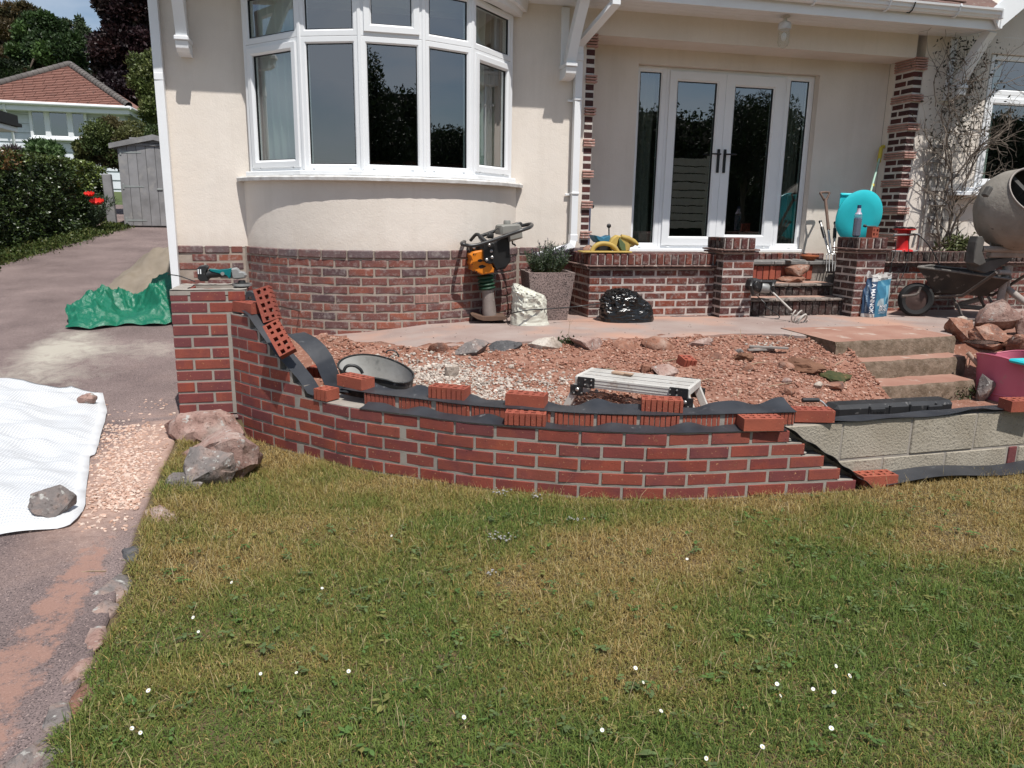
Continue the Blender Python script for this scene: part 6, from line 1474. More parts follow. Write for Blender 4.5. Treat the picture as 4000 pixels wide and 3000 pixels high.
m.tube(smoothloop([zbx(60,1540,6.45), zbx(220,1520,6.42), zbx(262,1440,6.42)], 5, False), .014, 8); m.tube([wc + ax*.10, Vector((6.0,6.42,.215)), zbx(720,1535,6.25), zbx(900,1410,6.05), zbx(1085,1283,5.9)], .016, 8)
m.tube([wc - ax*-.16, Vector((6.3,6.74,.22)), zbx(1040,1530,6.55), zbx(1200,1440,6.45), zbx(1400,1310,6.3)], .016, 8); m.build('handle_tube', MAT['dirty_tube'], wbw, smooth=60)
for pts in ([(6.10,6.42,.22),(6.05,6.25,.10),(6.02,6.16,.03),(6.06,6.12,.015),(6.22,6.12,.018)], [(6.42,6.30,.22),(6.44,6.2,.1),(6.40,6.12,.016),(6.30,6.10,.016)], [(6.5,6.5,.22),(6.55,6.45,.1),(6.6,6.4,.016)]):
    m = MB(); m.tube(smoothloop([Vector(p) for p in pts], 5, False), .014, 8); m.build('leg', MAT['dirty_tube'], wbw, smooth=60)
# ---- cement mixer
mx = thing('cement_mixer', 'cement mixer with a grey caked drum tipped towards the camera at the right edge', 'mixer', (6.5, 6.2, 0))
MAT['drum'] = simple('drum', (.29,.265,.23), (.19,.17,.145), 4, .85, .5, 30, bdist=.01, c3=(.05,.045,.04), c3scale=14, c3p=(.68,.74), detail=7); pl('mixer_frame', (.33,.29,.26), .75, (.24,.21,.19), c3=(.42,.38,.33)); pl('mixer_dark', (.10,.095,.088), .8, (.06,.055,.05)); MAT['drum_in'] = simple('drum_in', (.05,.047,.043), (.09,.085,.08), 8, .9, .5, 30)
dcn = W(3985, 815, 6.2); axd = (CRT*.03 + Vector((0,0,1))*.42 - CFW*.9).normalized(); T = Matrix.Translation(dcn) @ axd.to_track_quat('Z', 'Y').to_matrix().to_4x4()
m = MB(); m.lathe([(0,-.36),(.18,-.36),(.27,-.31),(.36,-.17),(.398,-.03),(.40,.02),(.375,.11),(.32,.20),(.272,.265)], 48, T); dr_ = m.build('drum', MAT['drum'], mx, smooth=50)
m = MB(); m.lathe([(.272,.265),(.276,.272),(.268,.276),(.262,.268)], 48, T); m.tube([T @ Vector((.274*math.cos(a*.1309), .274*math.sin(a*.1309), .269)) for a in range(48)], .009, 6, closed=True); m.build('drum_rim', MAT['mixer_frame'], dr_, smooth=60)
m = MB(); m.lathe([(.266,.266),(.313,.196),(.368,.106),(.392,.02),(.39,-.03),(.352,-.165),(.26,-.30),(0,-.35)], 40, T)
for k in range(2): m.box(-.02, .02, .10, .30, -.25, .18, T @ Matrix.Rotation(k*math.pi + .5, 4, 'Z'))
m.build('drum_inside', MAT['drum_in'], dr_, smooth=50)
m = MB(); p = zbx(985,410,6.05); m.cbox(p, (.05,.06,.10), Matrix.Translation(p) @ Matrix.Rotation(.5, 4, 'Y') @ Matrix.Translation(-p), .01); m.build('drum_lug', MAT['mixer_dark'], mx)
m = MB(); extr(m, [zbx(x, y, 6.15) for x, y in ((890,895),(938,893),(960,935),(935,1060),(975,1180),(905,1215),(835,1180),(850,1060),(868,960))], 6.15, .10, inset=.008); extr(m, [zbx(x, y, 6.22) for x, y in ((860,1190),(1240,1110),(1255,1150),(1060,1260),(960,1290),(870,1260))], 6.22, .12, inset=.008); m.build('yoke', MAT['mixer_dark'], mx)
m = MB(); m.tube([zbx(930,1028,6.2), zbx(1400,1040,6.2)], .030, 12); m.cbox((zbx(1180,1080,6.24) + Vector((.06,0,0))), (.52,.07,.075), None, .01)
m.tube([zbx(1195,1215,6.28), zbx(1160,1390,6.28), zbx(1120,1625,6.28)], .036, 12); m.tube([zbx(1228,1215,6.34), zbx(1200,1400,6.36), zbx(1165,1680,6.5)], .026, 12); m.tube([zbx(1100,1280,6.22), zbx(1222,1288,6.22)], .026, 12); m.tube([zbx(1205,1460,6.3), zbx(1400,1610,6.1)], .032, 12); m.tube([zbx(640,1640,6.75), zbx(940,1560,6.65)], .028, 12); m.tube([zbx(1150,1690,6.4), zbx(640,1645,6.75)], .024, 10)
m.tube([zbx(1022,930,6.3), zbx(1020,1030,6.25)], .008, 6); m.build('stand', MAT['mixer_frame'], mx, smooth=60)
# ---- trellis and bare climber
pl('grey_wood', (.33,.31,.29), .9, (.22,.205,.19), 14, bmp=.5); pl('twig', (.19,.155,.125), .9, (.10,.08,.065), 10)
tr_ = thing('trellis', 'weathered grey wooden trellis fixed to the wall behind the climber', 'trellis', (6.6, 7.38, .65)); c4p = lambda x, y, Y=7.38: W(3000 + x/1.659, y/1.659, Y)
for xt, xb, y0, y1 in ((1036,1040,940,1600),(1100,1098,940,1500),(1150,1145,1000,1600)): a = c4p(xt, y0); b = c4p(xb, y1); m = MB(); m.cbox(((a.x+b.x)/2, 7.385, (a.z+b.z)/2), (.03,.022,abs(a.z-b.z)), None, .003); m.build('upright', MAT['grey_wood'], tr_)
for xa, xb, y in ((1030,1140,948),(1032,1145,1043),(1036,1230,1135),(1040,1205,1228),(1042,1175,1318),(1042,1145,1412),(1044,1120,1500),(1046,1110,1587)): a = c4p(xa, y-4); b = c4p(xb, y+6); m = MB(); m.cbox(((a.x+b.x)/2, 7.362, (a.z+b.z)/2), (b.x-a.x,.02,.036), None, .003); m.build('slat', MAT['grey_wood'], tr_)
cl = thing('climber', 'tangle of bare grey climber stems growing up the wall by the trellis', 'climber', (6.85, 7.3, .6)); rr = random.Random(12); trunk = MB(); tw = MB()
def cpath(P, k=6): return smoothloop([Vector(p) for p in P], k, False)
base = c4p(1140, 1590, 7.30)
def grow(p, d, L, r, depth, mb):
    pts = [p.copy()]; rs = [r]; n = max(4, int(L/.06))
    for i in range(n):
        d = (d + Vector((rr.gauss(0, .24), rr.gauss(0, .12), rr.gauss(.03, .22)))).normalized(); q = pts[-1] + d*L/n; q.y = min(7.40, max(7.02, q.y)); pts.append(q); rs.append(r*(1-.75*(i+1)/n) + .0009)
        if depth < 3 and rr.random() < (.40 if depth < 2 else .25): grow(q, (d + Vector((rr.gauss(0, .9), rr.gauss(-.15, .5), rr.gauss(.1, .8)))).normalized(), L*rr.uniform(.22, .5), rs[-1]*.6, depth+1, tw)
    mb.tube(pts, rs, 5 if r > .005 else 3, caps=False)
for k, (x, y) in enumerate(((1105,1440),(1150,1500),(1180,1450),(1160,1400),(1130,1330),(1200,1200))): grow(base + Vector((rr.uniform(-.08,.12), rr.uniform(-.05,.05), 0)), (c4p(x, y, 7.3) - base).normalized(), rr.uniform(.6, 1.1), rr.uniform(.010,.017), 0, trunk)
for k in range(10): x = rr.uniform(1140, 1330); grow(c4p(x, 1300 - rr.random()*250, 7.3), Vector((rr.gauss(0,.25), -.05, 1)).normalized(), rr.uniform(.7, 1.2), rr.uniform(.006,.012), 0, trunk)
for k in range(46): x = rr.uniform(1110, 1500); y = 420 + 480*rr.random(); grow(c4p(x - max(0, y-600)*.3, y, rr.uniform(7.15,7.32)), Vector((rr.gauss(.1,.8), rr.gauss(-.1,.25), rr.gauss(.2,.7))).normalized(), rr.uniform(.25, .75), rr.uniform(.003,.006), 1, tw)
grow(c4p(1250, 1290, 7.2), Vector((1,-.2,.1)), .5, .008, 2, tw)
trunk.build('trunk', MAT['twig'], cl, smooth=60, kind='stuff'); tw.build('branch', MAT['twig'], cl, kind='stuff')
rg = np.random.default_rng(9); n = 900; P = np.stack([rg.normal(6.72, .22, n), rg.uniform(7.2, 7.38, n), rg.uniform(1.7, 2.86, n)], 1); leaf_cloud('leaves', P, np.tile((0, -.4, -.6), (n, 1)), .035, np.tile((.05,.045,.03), (n, 1))*rg.uniform(.6, 1.4, (n, 1)), 'leaf', 3, .5, cl, kind='stuff')
n = 420; a = c4p(1225, 1590, 7.3); P = a[:] + rg.normal(size=(n, 3))*np.array((.10,.03,.05)); P[:, 2] = np.maximum(P[:, 2], .63); tag(leaf_cloud('fern', P, np.tile((.1, -.3, .8), (n, 1)), .07, np.array((.13,.15,.06))*rg.uniform(.6, 1.2, (n, 1)), 'leaf', 4, .3, kind='stuff'), 'pale green fern at the foot of the climber', 'plant')
# ---- cable reel
cr = thing('cable_reel', 'red cable reel on a tubular stand on the low wall', 'cable reel', (5.65, 7.05, .63)); pl('red_plastic', (.55,.02,.02), .4); z4p = lambda x, y, Y: W(3000 + x/2.212, 800 + y/2.212, Y)
p0 = z4p(1165, 318, 7.08); T = Matrix.Translation((p0.x, 7.08, p0.z)); m = MB(); m.lathe([(.0,.135),(.115,.135),(.115,.125),(.07,.115),(.062,.05),(.064,-.05),(.07,-.075),(.11,-.088),(.115,-.10),(0,-.10)], 28, T); m.build('drum', MAT['red_plastic'], cr, smooth=40)
m = MB(); m.tube([T @ Vector((.1*math.cos(a*.6), .1*math.sin(a*.6), .14 + .02*(a % 3)*.3)) for a in range(20)], .008, 6); m.build('wound_cable', MAT['tube_black'], cr, smooth=60)
m = MB(); m.tube(cpath([z4p(1090,262,7.0), z4p(1230,258,7.0), z4p(1290,255,7.0), z4p(1310,280,7.0), z4p(1295,380,7.0), z4p(1262,402,7.0), z4p(1070,400,7.0)]), .012, 8); m.tube(cpath([z4p(1220,262,7.16), z4p(1270,258,7.16), z4p(1262,300,7.16), z4p(1245,370,7.16)]), .012, 8); m.build('stand', MAT['galv'], cr, smooth=60)
def cable(label, P, r=.006, group='black cables lying about the terrace'): m = MB(); m.tube(cpath(P, 7), r, 6); tag(m.build('cable', MAT['tube_black'], None, smooth=60), label, 'cable', group)
cable('black cable drooping from the reel over the low wall into the barrow', [z4p(1200,255,7.0), z4p(1290,258,6.98), z4p(1380,340,6.93), z4p(1450,450,6.92), z4p(1490,540,6.9)])
cable('thin black cable hanging from the reel down past the cement sack', [z4p(1215,300,6.95), z4p(1215,400,6.93), z4p(1190,540,6.9), z4p(1150,640,6.88), z4p(1112,720,6.9)], .004)
cable('thin black cable hanging down the front of the right hand pier', [z4p(1105,300,6.95), z4p(1100,420,6.93), z4p(1070,500,6.9), z4p(1062,585,6.9)], .004)
cable('long black cable trailing along the path from the bay to the bin bag', [W(1085,1195,5.8), GH(1260,1235,z_path), GH(1420,1255,z_path), GH(1620,1262,z_path), GH(1800,1250,z_path), GH(1960,1238,z_path), ZR(870,1395,6.42), ZR(1100,1350,6.36), ZR(1320,1338,6.42), ZR(1728,1305,6.55), Z3(540,852,6.5)], .0055)
cable('black cable along the foot of the porch wall beyond the bin bag', [Z3(985,930,6.6), GH(2560,1228,z_path), GH(2640,1237,z_path), GH(2800,1236,z_path), GH(3000,1236,z_path), GH(3280,1233,z_path)], .006)
cable('looped black cable lying beside the paddle mixer', [Z3(1900,790,6.66), Z3(1965,850,6.6), Z3(1975,880,6.6), Vector((4.25,6.55,.02)), GH(3010,1248,z_path), GH(2960,1252,z_path), GH(3050,1257,z_path), GH(3120,1245,z_path), GH(3200,1240,z_path), GH(3310,1232,z_path)], .005)
cable('thin black cable lying on the brick pier behind the grinder', [W(655,1072,5.45), W(700,1078,5.5), W(740,1092,5.4), W(762,1100,5.38)], .004)
# ---- angle grinder on the pier
pl('teal_plastic', (.0,.155,.165), .4, (.0,.12,.13)); pl('alloy', (.36,.36,.35), .45, (.27,.27,.26), metal=.4); pl('disc_black', (.03,.03,.03), .6)
ag = thing('angle_grinder', 'teal and black cordless angle grinder lying on top of the brick pier', 'grinder', (-.77, 5.25, PZ)); ZG = lambda x, y, Y: W(600 + x/3.16, 900 + y/3.16, Y); YG = 5.27
zg0 = lambda x: Vector((0, 0, 0))
m = MB(); extr(m, [ZG(x, y, YG-.035) for x, y in ((532,470),(570,438),(640,432),(665,455),(650,500),(640,560),(668,600),(668,628),(580,630),(545,600))], YG-.035, .075, inset=.006); m.build('battery', MAT['black_plastic'], ag)
m = MB()
for x in (552, 580): m.cbox(ZG(x, 510, YG-.038), (.007, .004, .030), None, .001)
m.build('battery_label', MAT['white'], ag)
m = MB(); m.tube([ZG(x, y, YG) for x, y in ((640,560),(700,535),(800,530),(900,520),(975,530))], [.030,.028,.026,.028,.031], 14); m.build('handle', MAT['black_plastic'], ag, smooth=60)
m = MB(); extr(m, [ZG(x, y, YG-.030) for x, y in ((680,478),(800,488),(900,480),(960,468),(965,540),(940,600),(910,560),(760,520),(690,500))], YG-.030, .06, inset=.006); m.build('body_shell', MAT['teal_plastic'], ag, smooth=30)
m = MB(); extr(m, [ZG(x, y, YG-.032) for x, y in ((950,475),(1010,462),(1040,480),(1060,510),(1120,520),(1145,555),(1130,590),(1040,605),(975,600),(955,560))], YG-.032, .064, inset=.01); m.lathe([(0,0),(.012,0),(.012,-.006),(0,-.006)], 12, Matrix.Translation(ZG(850,535,YG-.034)) @ Matrix.Rotation(math.pi/2, 4, 'X')); m.build('gear_head', MAT['alloy'], ag, smooth=30)
p = ZG(1090, 630, YG); T = Matrix.Translation((p.x, YG, PZ+.018)); m = MB(); m.lathe([(0,.006),(.054,.006),(.058,.003),(.058,-.006),(0,-.008)], 28, T); m.lathe([(.0,.03),(.022,.03),(.025,.006)], 14, T); m.build('disc', MAT['disc_black'], ag, smooth=40)
m = MB(); m.lathe([(.055,.012),(.062,.012),(.062,-.004),(.060,-.004),(.060,.010),(.055,.010)], 16, T); m.build('guard', MAT['alloy'], ag, smooth=40)
# roll of damp-proof course beside the pier
m = MB(); p = W(978, 1162, 5.17); m.lathe([(.012,-.05),(.042,-.05),(.042,.05),(.012,.05),(.012,-.05)], 22, Matrix.Translation(p) @ Matrix.Rotation(math.pi/2, 4, 'X')); tag(m.build('membrane_roll', MAT['dpc'], None, smooth=40), 'end of a black membrane roll tucked beside the brick pier', 'membrane roll')
# ---- toys and scooter on the porch wall
ZP_ = .609; pl('toy_blue', (.05,.19,.30), .5, (.03,.13,.21)); pl('toy_yellow', (.46,.33,.09), .6, (.36,.24,.06)); pl('toy_green', (.09,.13,.06), .6); pl('toy_cream', (.58,.48,.27), .6)
ty = thing('rocking_toy', 'weathered yellow and blue wooden rocking toy on the porch wall coping', 'toy', (2.7, 7.05, ZP_)); Z3y = lambda x, y, Y: W(2100 + x/2.212, 800 + y/2.212, Y)
m = MB(); pts = [Z3y(x, y, 6.93) for x, y in ((470,402),(490,365),(530,340),(580,334),(630,345),(665,370),(690,402))]; m.tube(smoothloop(pts, 4, False), .022, 10); m.cbox((pts[0]+pts[-1])/2 + Vector((0,0,-.004)), (.50,.16,.016), None, .004); m.build('rocker', MAT['toy_yellow'], ty, smooth=50)
m = MB(); extr(m, [Z3y(x, y, 7.0) for x, y in ((492,262),(530,270),(560,282),(600,278),(632,265),(640,300),(625,328),(530,328),(505,300))], 7.0, .16, inset=.02); m.build('seat', MAT['toy_blue'], ty, smooth=40)
m = MB(); m.cbox(Z3y(570, 362, 7.05), (.16,.10,.10), None, .02); m.tube([Z3y(505,330,7.0), Z3y(503,395,7.0)], .012, 6); m.build('seat_post', MAT['black_plastic'], ty)
m = MB(); m.tube([Z3y(617,265,7.05), Z3y(616,190,7.05)], .007, 8); m.ball(Z3y(616,182,7.05), .022, 12, 8); m.build('lever', MAT['black_plastic'], ty, smooth=60)
m = MB(); extr(m, [Z3y(x, y, 6.95) for x, y in ((628,325),(650,290),(690,262),(720,268),(705,290),(690,350),(678,398),(650,390))], 6.95, .07, inset=.012); extr(m, [Z3y(x, y, 6.99) for x, y in ((705,265),(750,278),(790,300),(806,370),(792,402),(760,405),(740,340),(712,300))], 6.99, .07, inset=.012); m.build('wing', MAT['toy_yellow'], ty, smooth=40)
m = MB(); extr(m, [Z3y(x, y, 6.965) for x, y in ((700,300),(715,290),(760,340),(766,400),(730,400),(705,360))], 6.965, .06, inset=.008); m.build('wing_panel', MAT['toy_green'], ty)
m = MB(); m.tube([Z3y(x, y, 7.0) for x, y in ((720,272),(780,290),(830,318),(868,345))], [.02,.026,.026,.014], 10); m.ball(Z3y(800,345,7.02), (.05,.03,.025), 10, 6); m.build('head', MAT['toy_yellow'], ty, smooth=60)
rock('pebble', 'brown rounded stone at the left end of the porch wall coping', 'stone', (2272,950,2320,982), (lambda x, y: ZP_), 'stone_red', 210, base=(2.44, 7.05, ZP_))
sc = thing('scooter', 'pink and grey child scooter leaning in the porch corner behind the quoin', 'scooter', (2.66, 7.6, .48)); pl('pink_paint', (.45,.015,.13), .4); pl('grey_blue', (.11,.13,.19), .5)
Zs = lambda x, y, Y=7.55: W(2000 + x/1.659, y/1.659, Y)
m = MB(); m.tube([Zs(496,1340), Zs(487,1570)], .011, 8); m.build('stem', MAT['pink_paint'], sc, smooth=60); m = MB(); m.cbox((Zs(505,1360)+Zs(498,1575))/2 + Vector((.008,.05,0)), (.035,.03,.50), None, .008); m.build('footboard', MAT['grey_blue'], sc)
m = MB(); m.tube([Zs(494,1322,7.5), Zs(522,1340,7.52)], .018, 8); m.ball(Zs(520,1338,7.52), .022, 10, 6); m.build('grip', MAT['black_plastic'], sc, smooth=60)
# ---- things leaning against the porch wall
pl('turquoise', (.03,.56,.62), .4, (.025,.47,.53), scale=3); pl('wood_brown', (.16,.10,.075), .75, (.10,.065,.05), 16); pl('steel', (.50,.49,.47), .35, (.38,.37,.36), metal=.8); pl('yellow_plastic', (.62,.50,.06), .5); pl('pale_green', (.35,.52,.42), .5); pl('terracotta', (.42,.13,.055), .8)
c4y = lambda x, y, Y: W(3000 + x/1.659, y/1.659, Y)
dc0 = c4y(588, 1402, 7.30); Rd = abs(c4y(735,1402,7.30).x - c4y(441,1402,7.30).x)/2; T = Matrix.Translation(dc0) @ Matrix.Rotation(R(-80), 4, 'X') @ Matrix.Rotation(math.pi, 4, 'X')
m = MB(); m.lathe([(0,.035),(.16,.035),(Rd-.03,.03),(Rd,.012),(Rd,.0),(Rd-.01,-.01),(Rd-.03,.01),(0,.02)], 48, T); sand_t = m.build('sledge_dish', MAT['turquoise'], None, smooth=50); tag(sand_t, 'round turquoise plastic dish leaning on the porch wall behind the right pier', 'dish')
bs = thing('dust_shovel', 'turquoise snow shovel with a yellow topped pole leaning in the porch corner', 'shovel', (5.75, 7.6, .5))
m = MB(); a, b = c4y(472,1262,7.42), c4y(672,1282,7.42); m.cbox(((a.x+b.x)/2, 7.43, a.z-.15), (b.x-a.x, .02, .34), None, .008); m.tube([Vector((a.x, 7.42, a.z)), Vector((b.x, 7.42, b.z+.02))], .014, 8); m.build('blade', MAT['turquoise'], bs, smooth=40)
m = MB(); m.tube([c4y(660,1262,7.5), c4y(722,1030,7.7)], .012, 8); m.build('pole', MAT['pale_green'], bs, smooth=60); m = MB(); m.tube([c4y(718,1050,7.7), c4y(735,955,7.75)], .022, 8); m.tube([c4y(738,952,7.75), c4y(752,950,7.75)], .02, 8); m.tube([c4y(680,1195,7.56), c4y(676,1210,7.55)], .018, 8); m.build('pole_grip', MAT['yellow_plastic'], bs, smooth=50)
gf = thing('garden_fork', 'garden fork with a worn wooden D handle leaning on the porch wall', 'fork', (4.95, 7.4, .5)); 
m = MB(); m.tube([c4y(372,1290,7.62), c4y(385,1420,7.5), c4y(392,1490,7.45)], [.017,.016,.018], 10); m.tube(cpath([c4y(366,1300,7.63), c4y(345,1262,7.65), c4y(342,1248,7.66), c4y(396,1248,7.66), c4y(394,1262,7.65), c4y(376,1300,7.63)], 3), .012, 8); m.build('handle', MAT['wood_brown'], gf, smooth=60)
m = MB(); m.tube([c4y(390,1490,7.45), c4y(408,1640,7.35)], .013, 8)
zf = lambda x, y, Y: W(3000 + x/2.212, 800 + y/2.212, Y)
for x in (508, 532, 560, 582): m.tube(cpath([zf(545,425,7.30), zf(x,428,7.29), zf(x-1,450,7.28), zf(x-4+(x-545)*.0,575,7.22)], 4), .006, 6)
m.build('tines', MAT['steel'], gf, smooth=60)
def lopper(label, pts, Yt, Yb): 
    t = thing('edging_tool', label, 'garden tool', c4y(*pts[-1], Yb), 'steel shafted tools leaning on the porch wall'); (x0,y0),(x1,y1) = pts; n = Vector((0,0,0)); A_, B_ = c4y(x0,y0,Yt), c4y(x1,y1,Yb)
    m = MB(); m.tube([A_.lerp(B_, .5), B_], .013, 8); m.build('shaft', MAT['steel'], t, smooth=60); m = MB(); m.tube([A_.lerp(B_, .20), A_.lerp(B_, .52)], .019, 8); m.build('grip', MAT['black_plastic'], t, smooth=60); m = MB(); m.tube([A_.lerp(B_, .04), A_.lerp(B_, .2)], .013, 8); m.build('shaft', MAT['steel'], t, smooth=60); m = MB(); m.tube([A_, A_.lerp(B_, .06)], .018, 8); m.build('cap', MAT['black_plastic'], t, smooth=60)
lopper('steel shafted tool with a black grip, left of the garden fork', ((338,1432),(395,1640)), 7.6, 7.36); lopper('steel shafted tool with a black grip, right of the garden fork', ((436,1440),(426,1640)), 7.5, 7.30)
m = MB(); p = zf(362, 420, 7.45); T = Matrix.Translation((p.x, 7.45, .508)); m.lathe([(.0,.0),(.05,.0),(.085,.045),(.098,.048),(.098,.06),(.088,.06),(.082,.052),(.05,.012),(0,.012)], 28, T); tag(m.build('plant_saucer', MAT['terracotta'], None, smooth=40), 'terracotta bowl on the slate step by the garden tools', 'bowl')
for i, (px, lab, mat, z, base) in enumerate([((3147,1003,3250,1060), 'chunky orange sandstone block on the porch step', 'stone_red', .36, (4.83,7.18,.335)), ((3133,1044,3231,1072), 'thin brown stone beneath the orange sandstone block on the porch step', 'stone_red', .29, (4.76,7.16,.294))]): rock('sandstone_block', lab, 'stone', px, (lambda x, y: z), mat, 220+i, .7, base=base, sink=.02, group='stones set down on the porch steps')
for i, (u, v, w) in enumerate(((3065,998,60),(3098,992,70),(3125,990,50),(3045,997,30))): 
    p = W(u, v, 7.5); m = rock_mesh('slate_scrap', (w*.0026, .10, .018), 'slate', 230+i, .1, 2, 12); tag(obj('slate_scrap', m, None, Matrix.Translation((p.x, 7.46+.05*i*(-1)**i, .516))), 'broken slate scrap on the top step under the doors', 'slate', 'slate scraps on the top porch step')
bt = thing('bottle', 'clear trigger bottle of dark blue liquid on the right porch pier', 'bottle', (5.15, 6.75, .785)); MAT['blue_liquid'] = simple('blue_liquid', (.03,.055,.12), rough=.15); MAT['bottle_clear'] = clear_glass('bottle_clear', (.85,.87,.92), .14); pl('lilac_cap', (.50,.46,.55), .4)
p = zf(760, 278, 6.75); w_ = .045; T = Matrix.Translation((p.x, 6.75, .785)); 
m = MB(); m.cbox((0,0,.098), (.074,.05,.19), T, .014); m.build('liquid', MAT['blue_liquid'], bt); m = MB(); m.cbox((0,0,.115), (.082,.058,.23), T, .018); m.build('body', MAT['bottle_clear'], bt); m = MB(); m.lathe([(.036,.225),(.02,.25),(.018,.285)], 14, T); m.build('neck', MAT['lilac_cap'], bt, smooth=40); m = MB(); m.lathe([(0,.315),(.019,.315),(.019,.285)], 14, T); m.build('cap', MAT['blue_liquid'], bt, smooth=30)
m = MB(); p = zf(870, 182, 6.72); m.tube([zf(825,178,6.74), zf(850,186,6.72)], .014, 8); m.tube([zf(850,186,6.72), zf(935,188,6.70)], .007, 6); tag(m.build('bolster', MAT['black_plastic'], None, smooth=50), 'black handled tool lying across the brick bat on the pier', 'hand tool')
# ---- paddle mixer
pm_ = thing('paddle_mixer', 'grey electric paddle mixer leaning on the porch step with its whisk on the path', 'mixer drill', (4.3, 6.7, .17)); pl('pale_steel', (.38,.35,.31), .6, (.45,.41,.37))
P0, P1 = zf(30, 745, 6.62), zf(190, 900, 6.35); e = G(3000+285/2.212, 800+1035/2.212, .03)
m = MB(); m.cbox(zf(-75, 705, 6.70), (.30,.16,.12), Matrix.Translation(zf(-75,705,6.70)) @ Euler((0,.25,.2)).to_matrix().to_4x4() @ Matrix.Translation(-zf(-75,705,6.70)), .03)
for dx in (-130, 60): m.tube(cpath([zf(dx,660,6.62), zf(dx-20,700,6.56), zf(dx,770,6.60)], 4), .016, 8)
m.tube([zf(-130,660,6.62), zf(60,668,6.62)], .018, 8); m.build('motor', MAT['black_plastic'], pm_, smooth=40)
m = MB(); m.tube([zf(-60,715,6.64), zf(-10,725,6.62), zf(22,742,6.6)], [.055,.05,.026], 14); m.build('gearbox', MAT['alloy'], pm_, smooth=50)
m = MB(); m.tube([zf(25,742,6.6), zf(205,915,6.36)], .010, 8); c0 = zf(275, 985, 6.27)
axs = (zf(205,915,6.36) - zf(25,742,6.6)).normalized(); s1 = axs.orthogonal().normalized(); s2 = axs.cross(s1)
for o in (0, 1): m.tube([zf(205,915,6.36) + axs*(.02+.14*t/24) + (s1*math.cos(t*.36+o*3.14) + s2*math.sin(t*.36+o*3.14))*(.02+.045*min(1, t/10)) for t in range(25)], .007, 6)
m.tube([c0 + (s1*math.cos(t*.42) + s2*math.sin(t*.42))*.065 + axs*.02 for t in range(15)], .007, 6, closed=True)
m.build('whisk', MAT['pale_steel'], pm_, smooth=60)
# ---- rubber mixing tub
tb_ = thing('rubber_tub', 'squashed black rubber tub caked inside with dried mortar, in the rubble bed', 'tub', (.28, 4.85, -.2)); pl('tub_black', (.022,.023,.022), .45, (.04,.04,.04), c3=(.20,.19,.18), c3scale=18); MAT['tub_grey'] = simple('tub_grey', (.26,.255,.235), (.36,.355,.335), 5, .9, .4, 40, c3=(.15,.15,.14), c3scale=9, c3p=(.6,.7))
zbt = lambda x, y: (1150 + x/2.602, 1300 + y/2.602); Lp, Rp, Fp, Bp = G(*zbt(405,345), .0), G(*zbt(1165,400), -.0), G(*zbt(930,470), -.01), G(*zbt(790,237), .04)
tc = (Lp+Rp+Fp+Bp)/4; tc.z = 0
def tubp(a, t, o=0.0):
    ca, sa = math.cos(a), math.sin(a); e1 = (Rp-Lp)/2; e2 = (Bp-Fp)/2; rim_ = tc + e1*ca + e2*sa; rim_.z = .01 + .028*sa - .012*math.cos(2*a) - .025*math.exp(-((a-5.35)/.5)**2); base_ = Vector((tc.x+.02, tc.y-.02, -.25)) + (e1*ca + e2*sa)*.62
    q = base_.lerp(rim_, t); q += (Vector((ca, sa, 0)))*(.015*math.sin(t*3.14) - o) ; return q
m = MB(); m.grid(lambda u, v: tubp(u*6.283, v), 56, 8, True); m.tube([tubp(k*.1122, 1) for k in range(56)], .006, 6, closed=True); m.build('tub_body', MAT['tub_black'], tb_, smooth=60)
m = MB(); m.grid(lambda u, v: tubp(u*6.283, .985-v*.9, .008), 56, 10, True); m.add([tubp(k*.1122, .12, .008) for k in range(56)], [tuple(range(56))[::-1]]); m.build('mortar_crust', MAT['tub_grey'], tb_, smooth=60)
for Pts, r in (((zbt(498,402), zbt(520,352), zbt(560,332), zbt(620,338), zbt(670,372), zbt(692,412)), .010), ((zbt(930,205), zbt(950,182), zbt(1000,178), zbt(1040,200), zbt(1062,245)), .005)):
    m = MB(); Yh = tubp(3.9, 1).y if r > .008 else tubp(1.0, 1).y; m.tube(smoothloop([W(*p, Yh) for p in Pts], 4, False), r, 8); m.build('handle', MAT['tub_black'], tb_, smooth=60)
# ---- folding platform
fp_ = thing('step_platform', 'folding aluminium step platform with black corner brackets standing in the rubble', 'platform', (1.7, 4.2, -.2)); MAT['alu'] = simple('alu', (.50,.48,.44), (.60,.58,.54), 5, .6, .2, 60, metal=.12, c3=(.40,.34,.29), c3scale=18, c3p=(.6,.72))
zcp = lambda x, y: (2100 + x/2.949, 1380 + y/2.949); ZT_ = .0; NL, NR, FL_, FR_ = (G(*zcp(x, y), ZT_) for x, y in ((430,262),(1750,412),(372,138),(1695,290)))
ex_ = (NR-NL).normalized(); LL = (NR-NL).length; ey_ = (FL_-NL) - ex_*(FL_-NL).dot(ex_); WW = ey_.length; ey_.normalize(); T = Matrix(((ex_.x, ey_.x, 0, NL.x), (ex_.y, ey_.y, 0, NL.y), (0, 0, 1, ZT_), (0, 0, 0, 1)))
m = MB(); nrib = 12
for k in range(nrib): y0 = .012 + (WW-.024)*k/nrib; m.box(.012, LL-.012, y0, y0+(WW-.024)/nrib-.006, -.012, -.001 - (.004 if k % 4 == 3 else 0), T)
m.build('deck', MAT['alu'], fp_); m = MB(); m.cbox((LL/2, .006, -.032), (LL, .012, .062), T, .003)
for dz in (-.012, -.032, -.048): m.box(.02, LL-.02, -.002, -.0002, dz-.002, dz+.002, T)
m.cbox((LL/2, WW-.006, -.032), (LL, .012, .062), T, .003); m.cbox((.008, WW/2, -.02), (.02, WW-.03, .05), T, .006); m.cbox((LL-.008, WW/2, -.02), (.02, WW-.03, .05), T, .006); m.build('deck_frame', MAT['alu'], fp_)
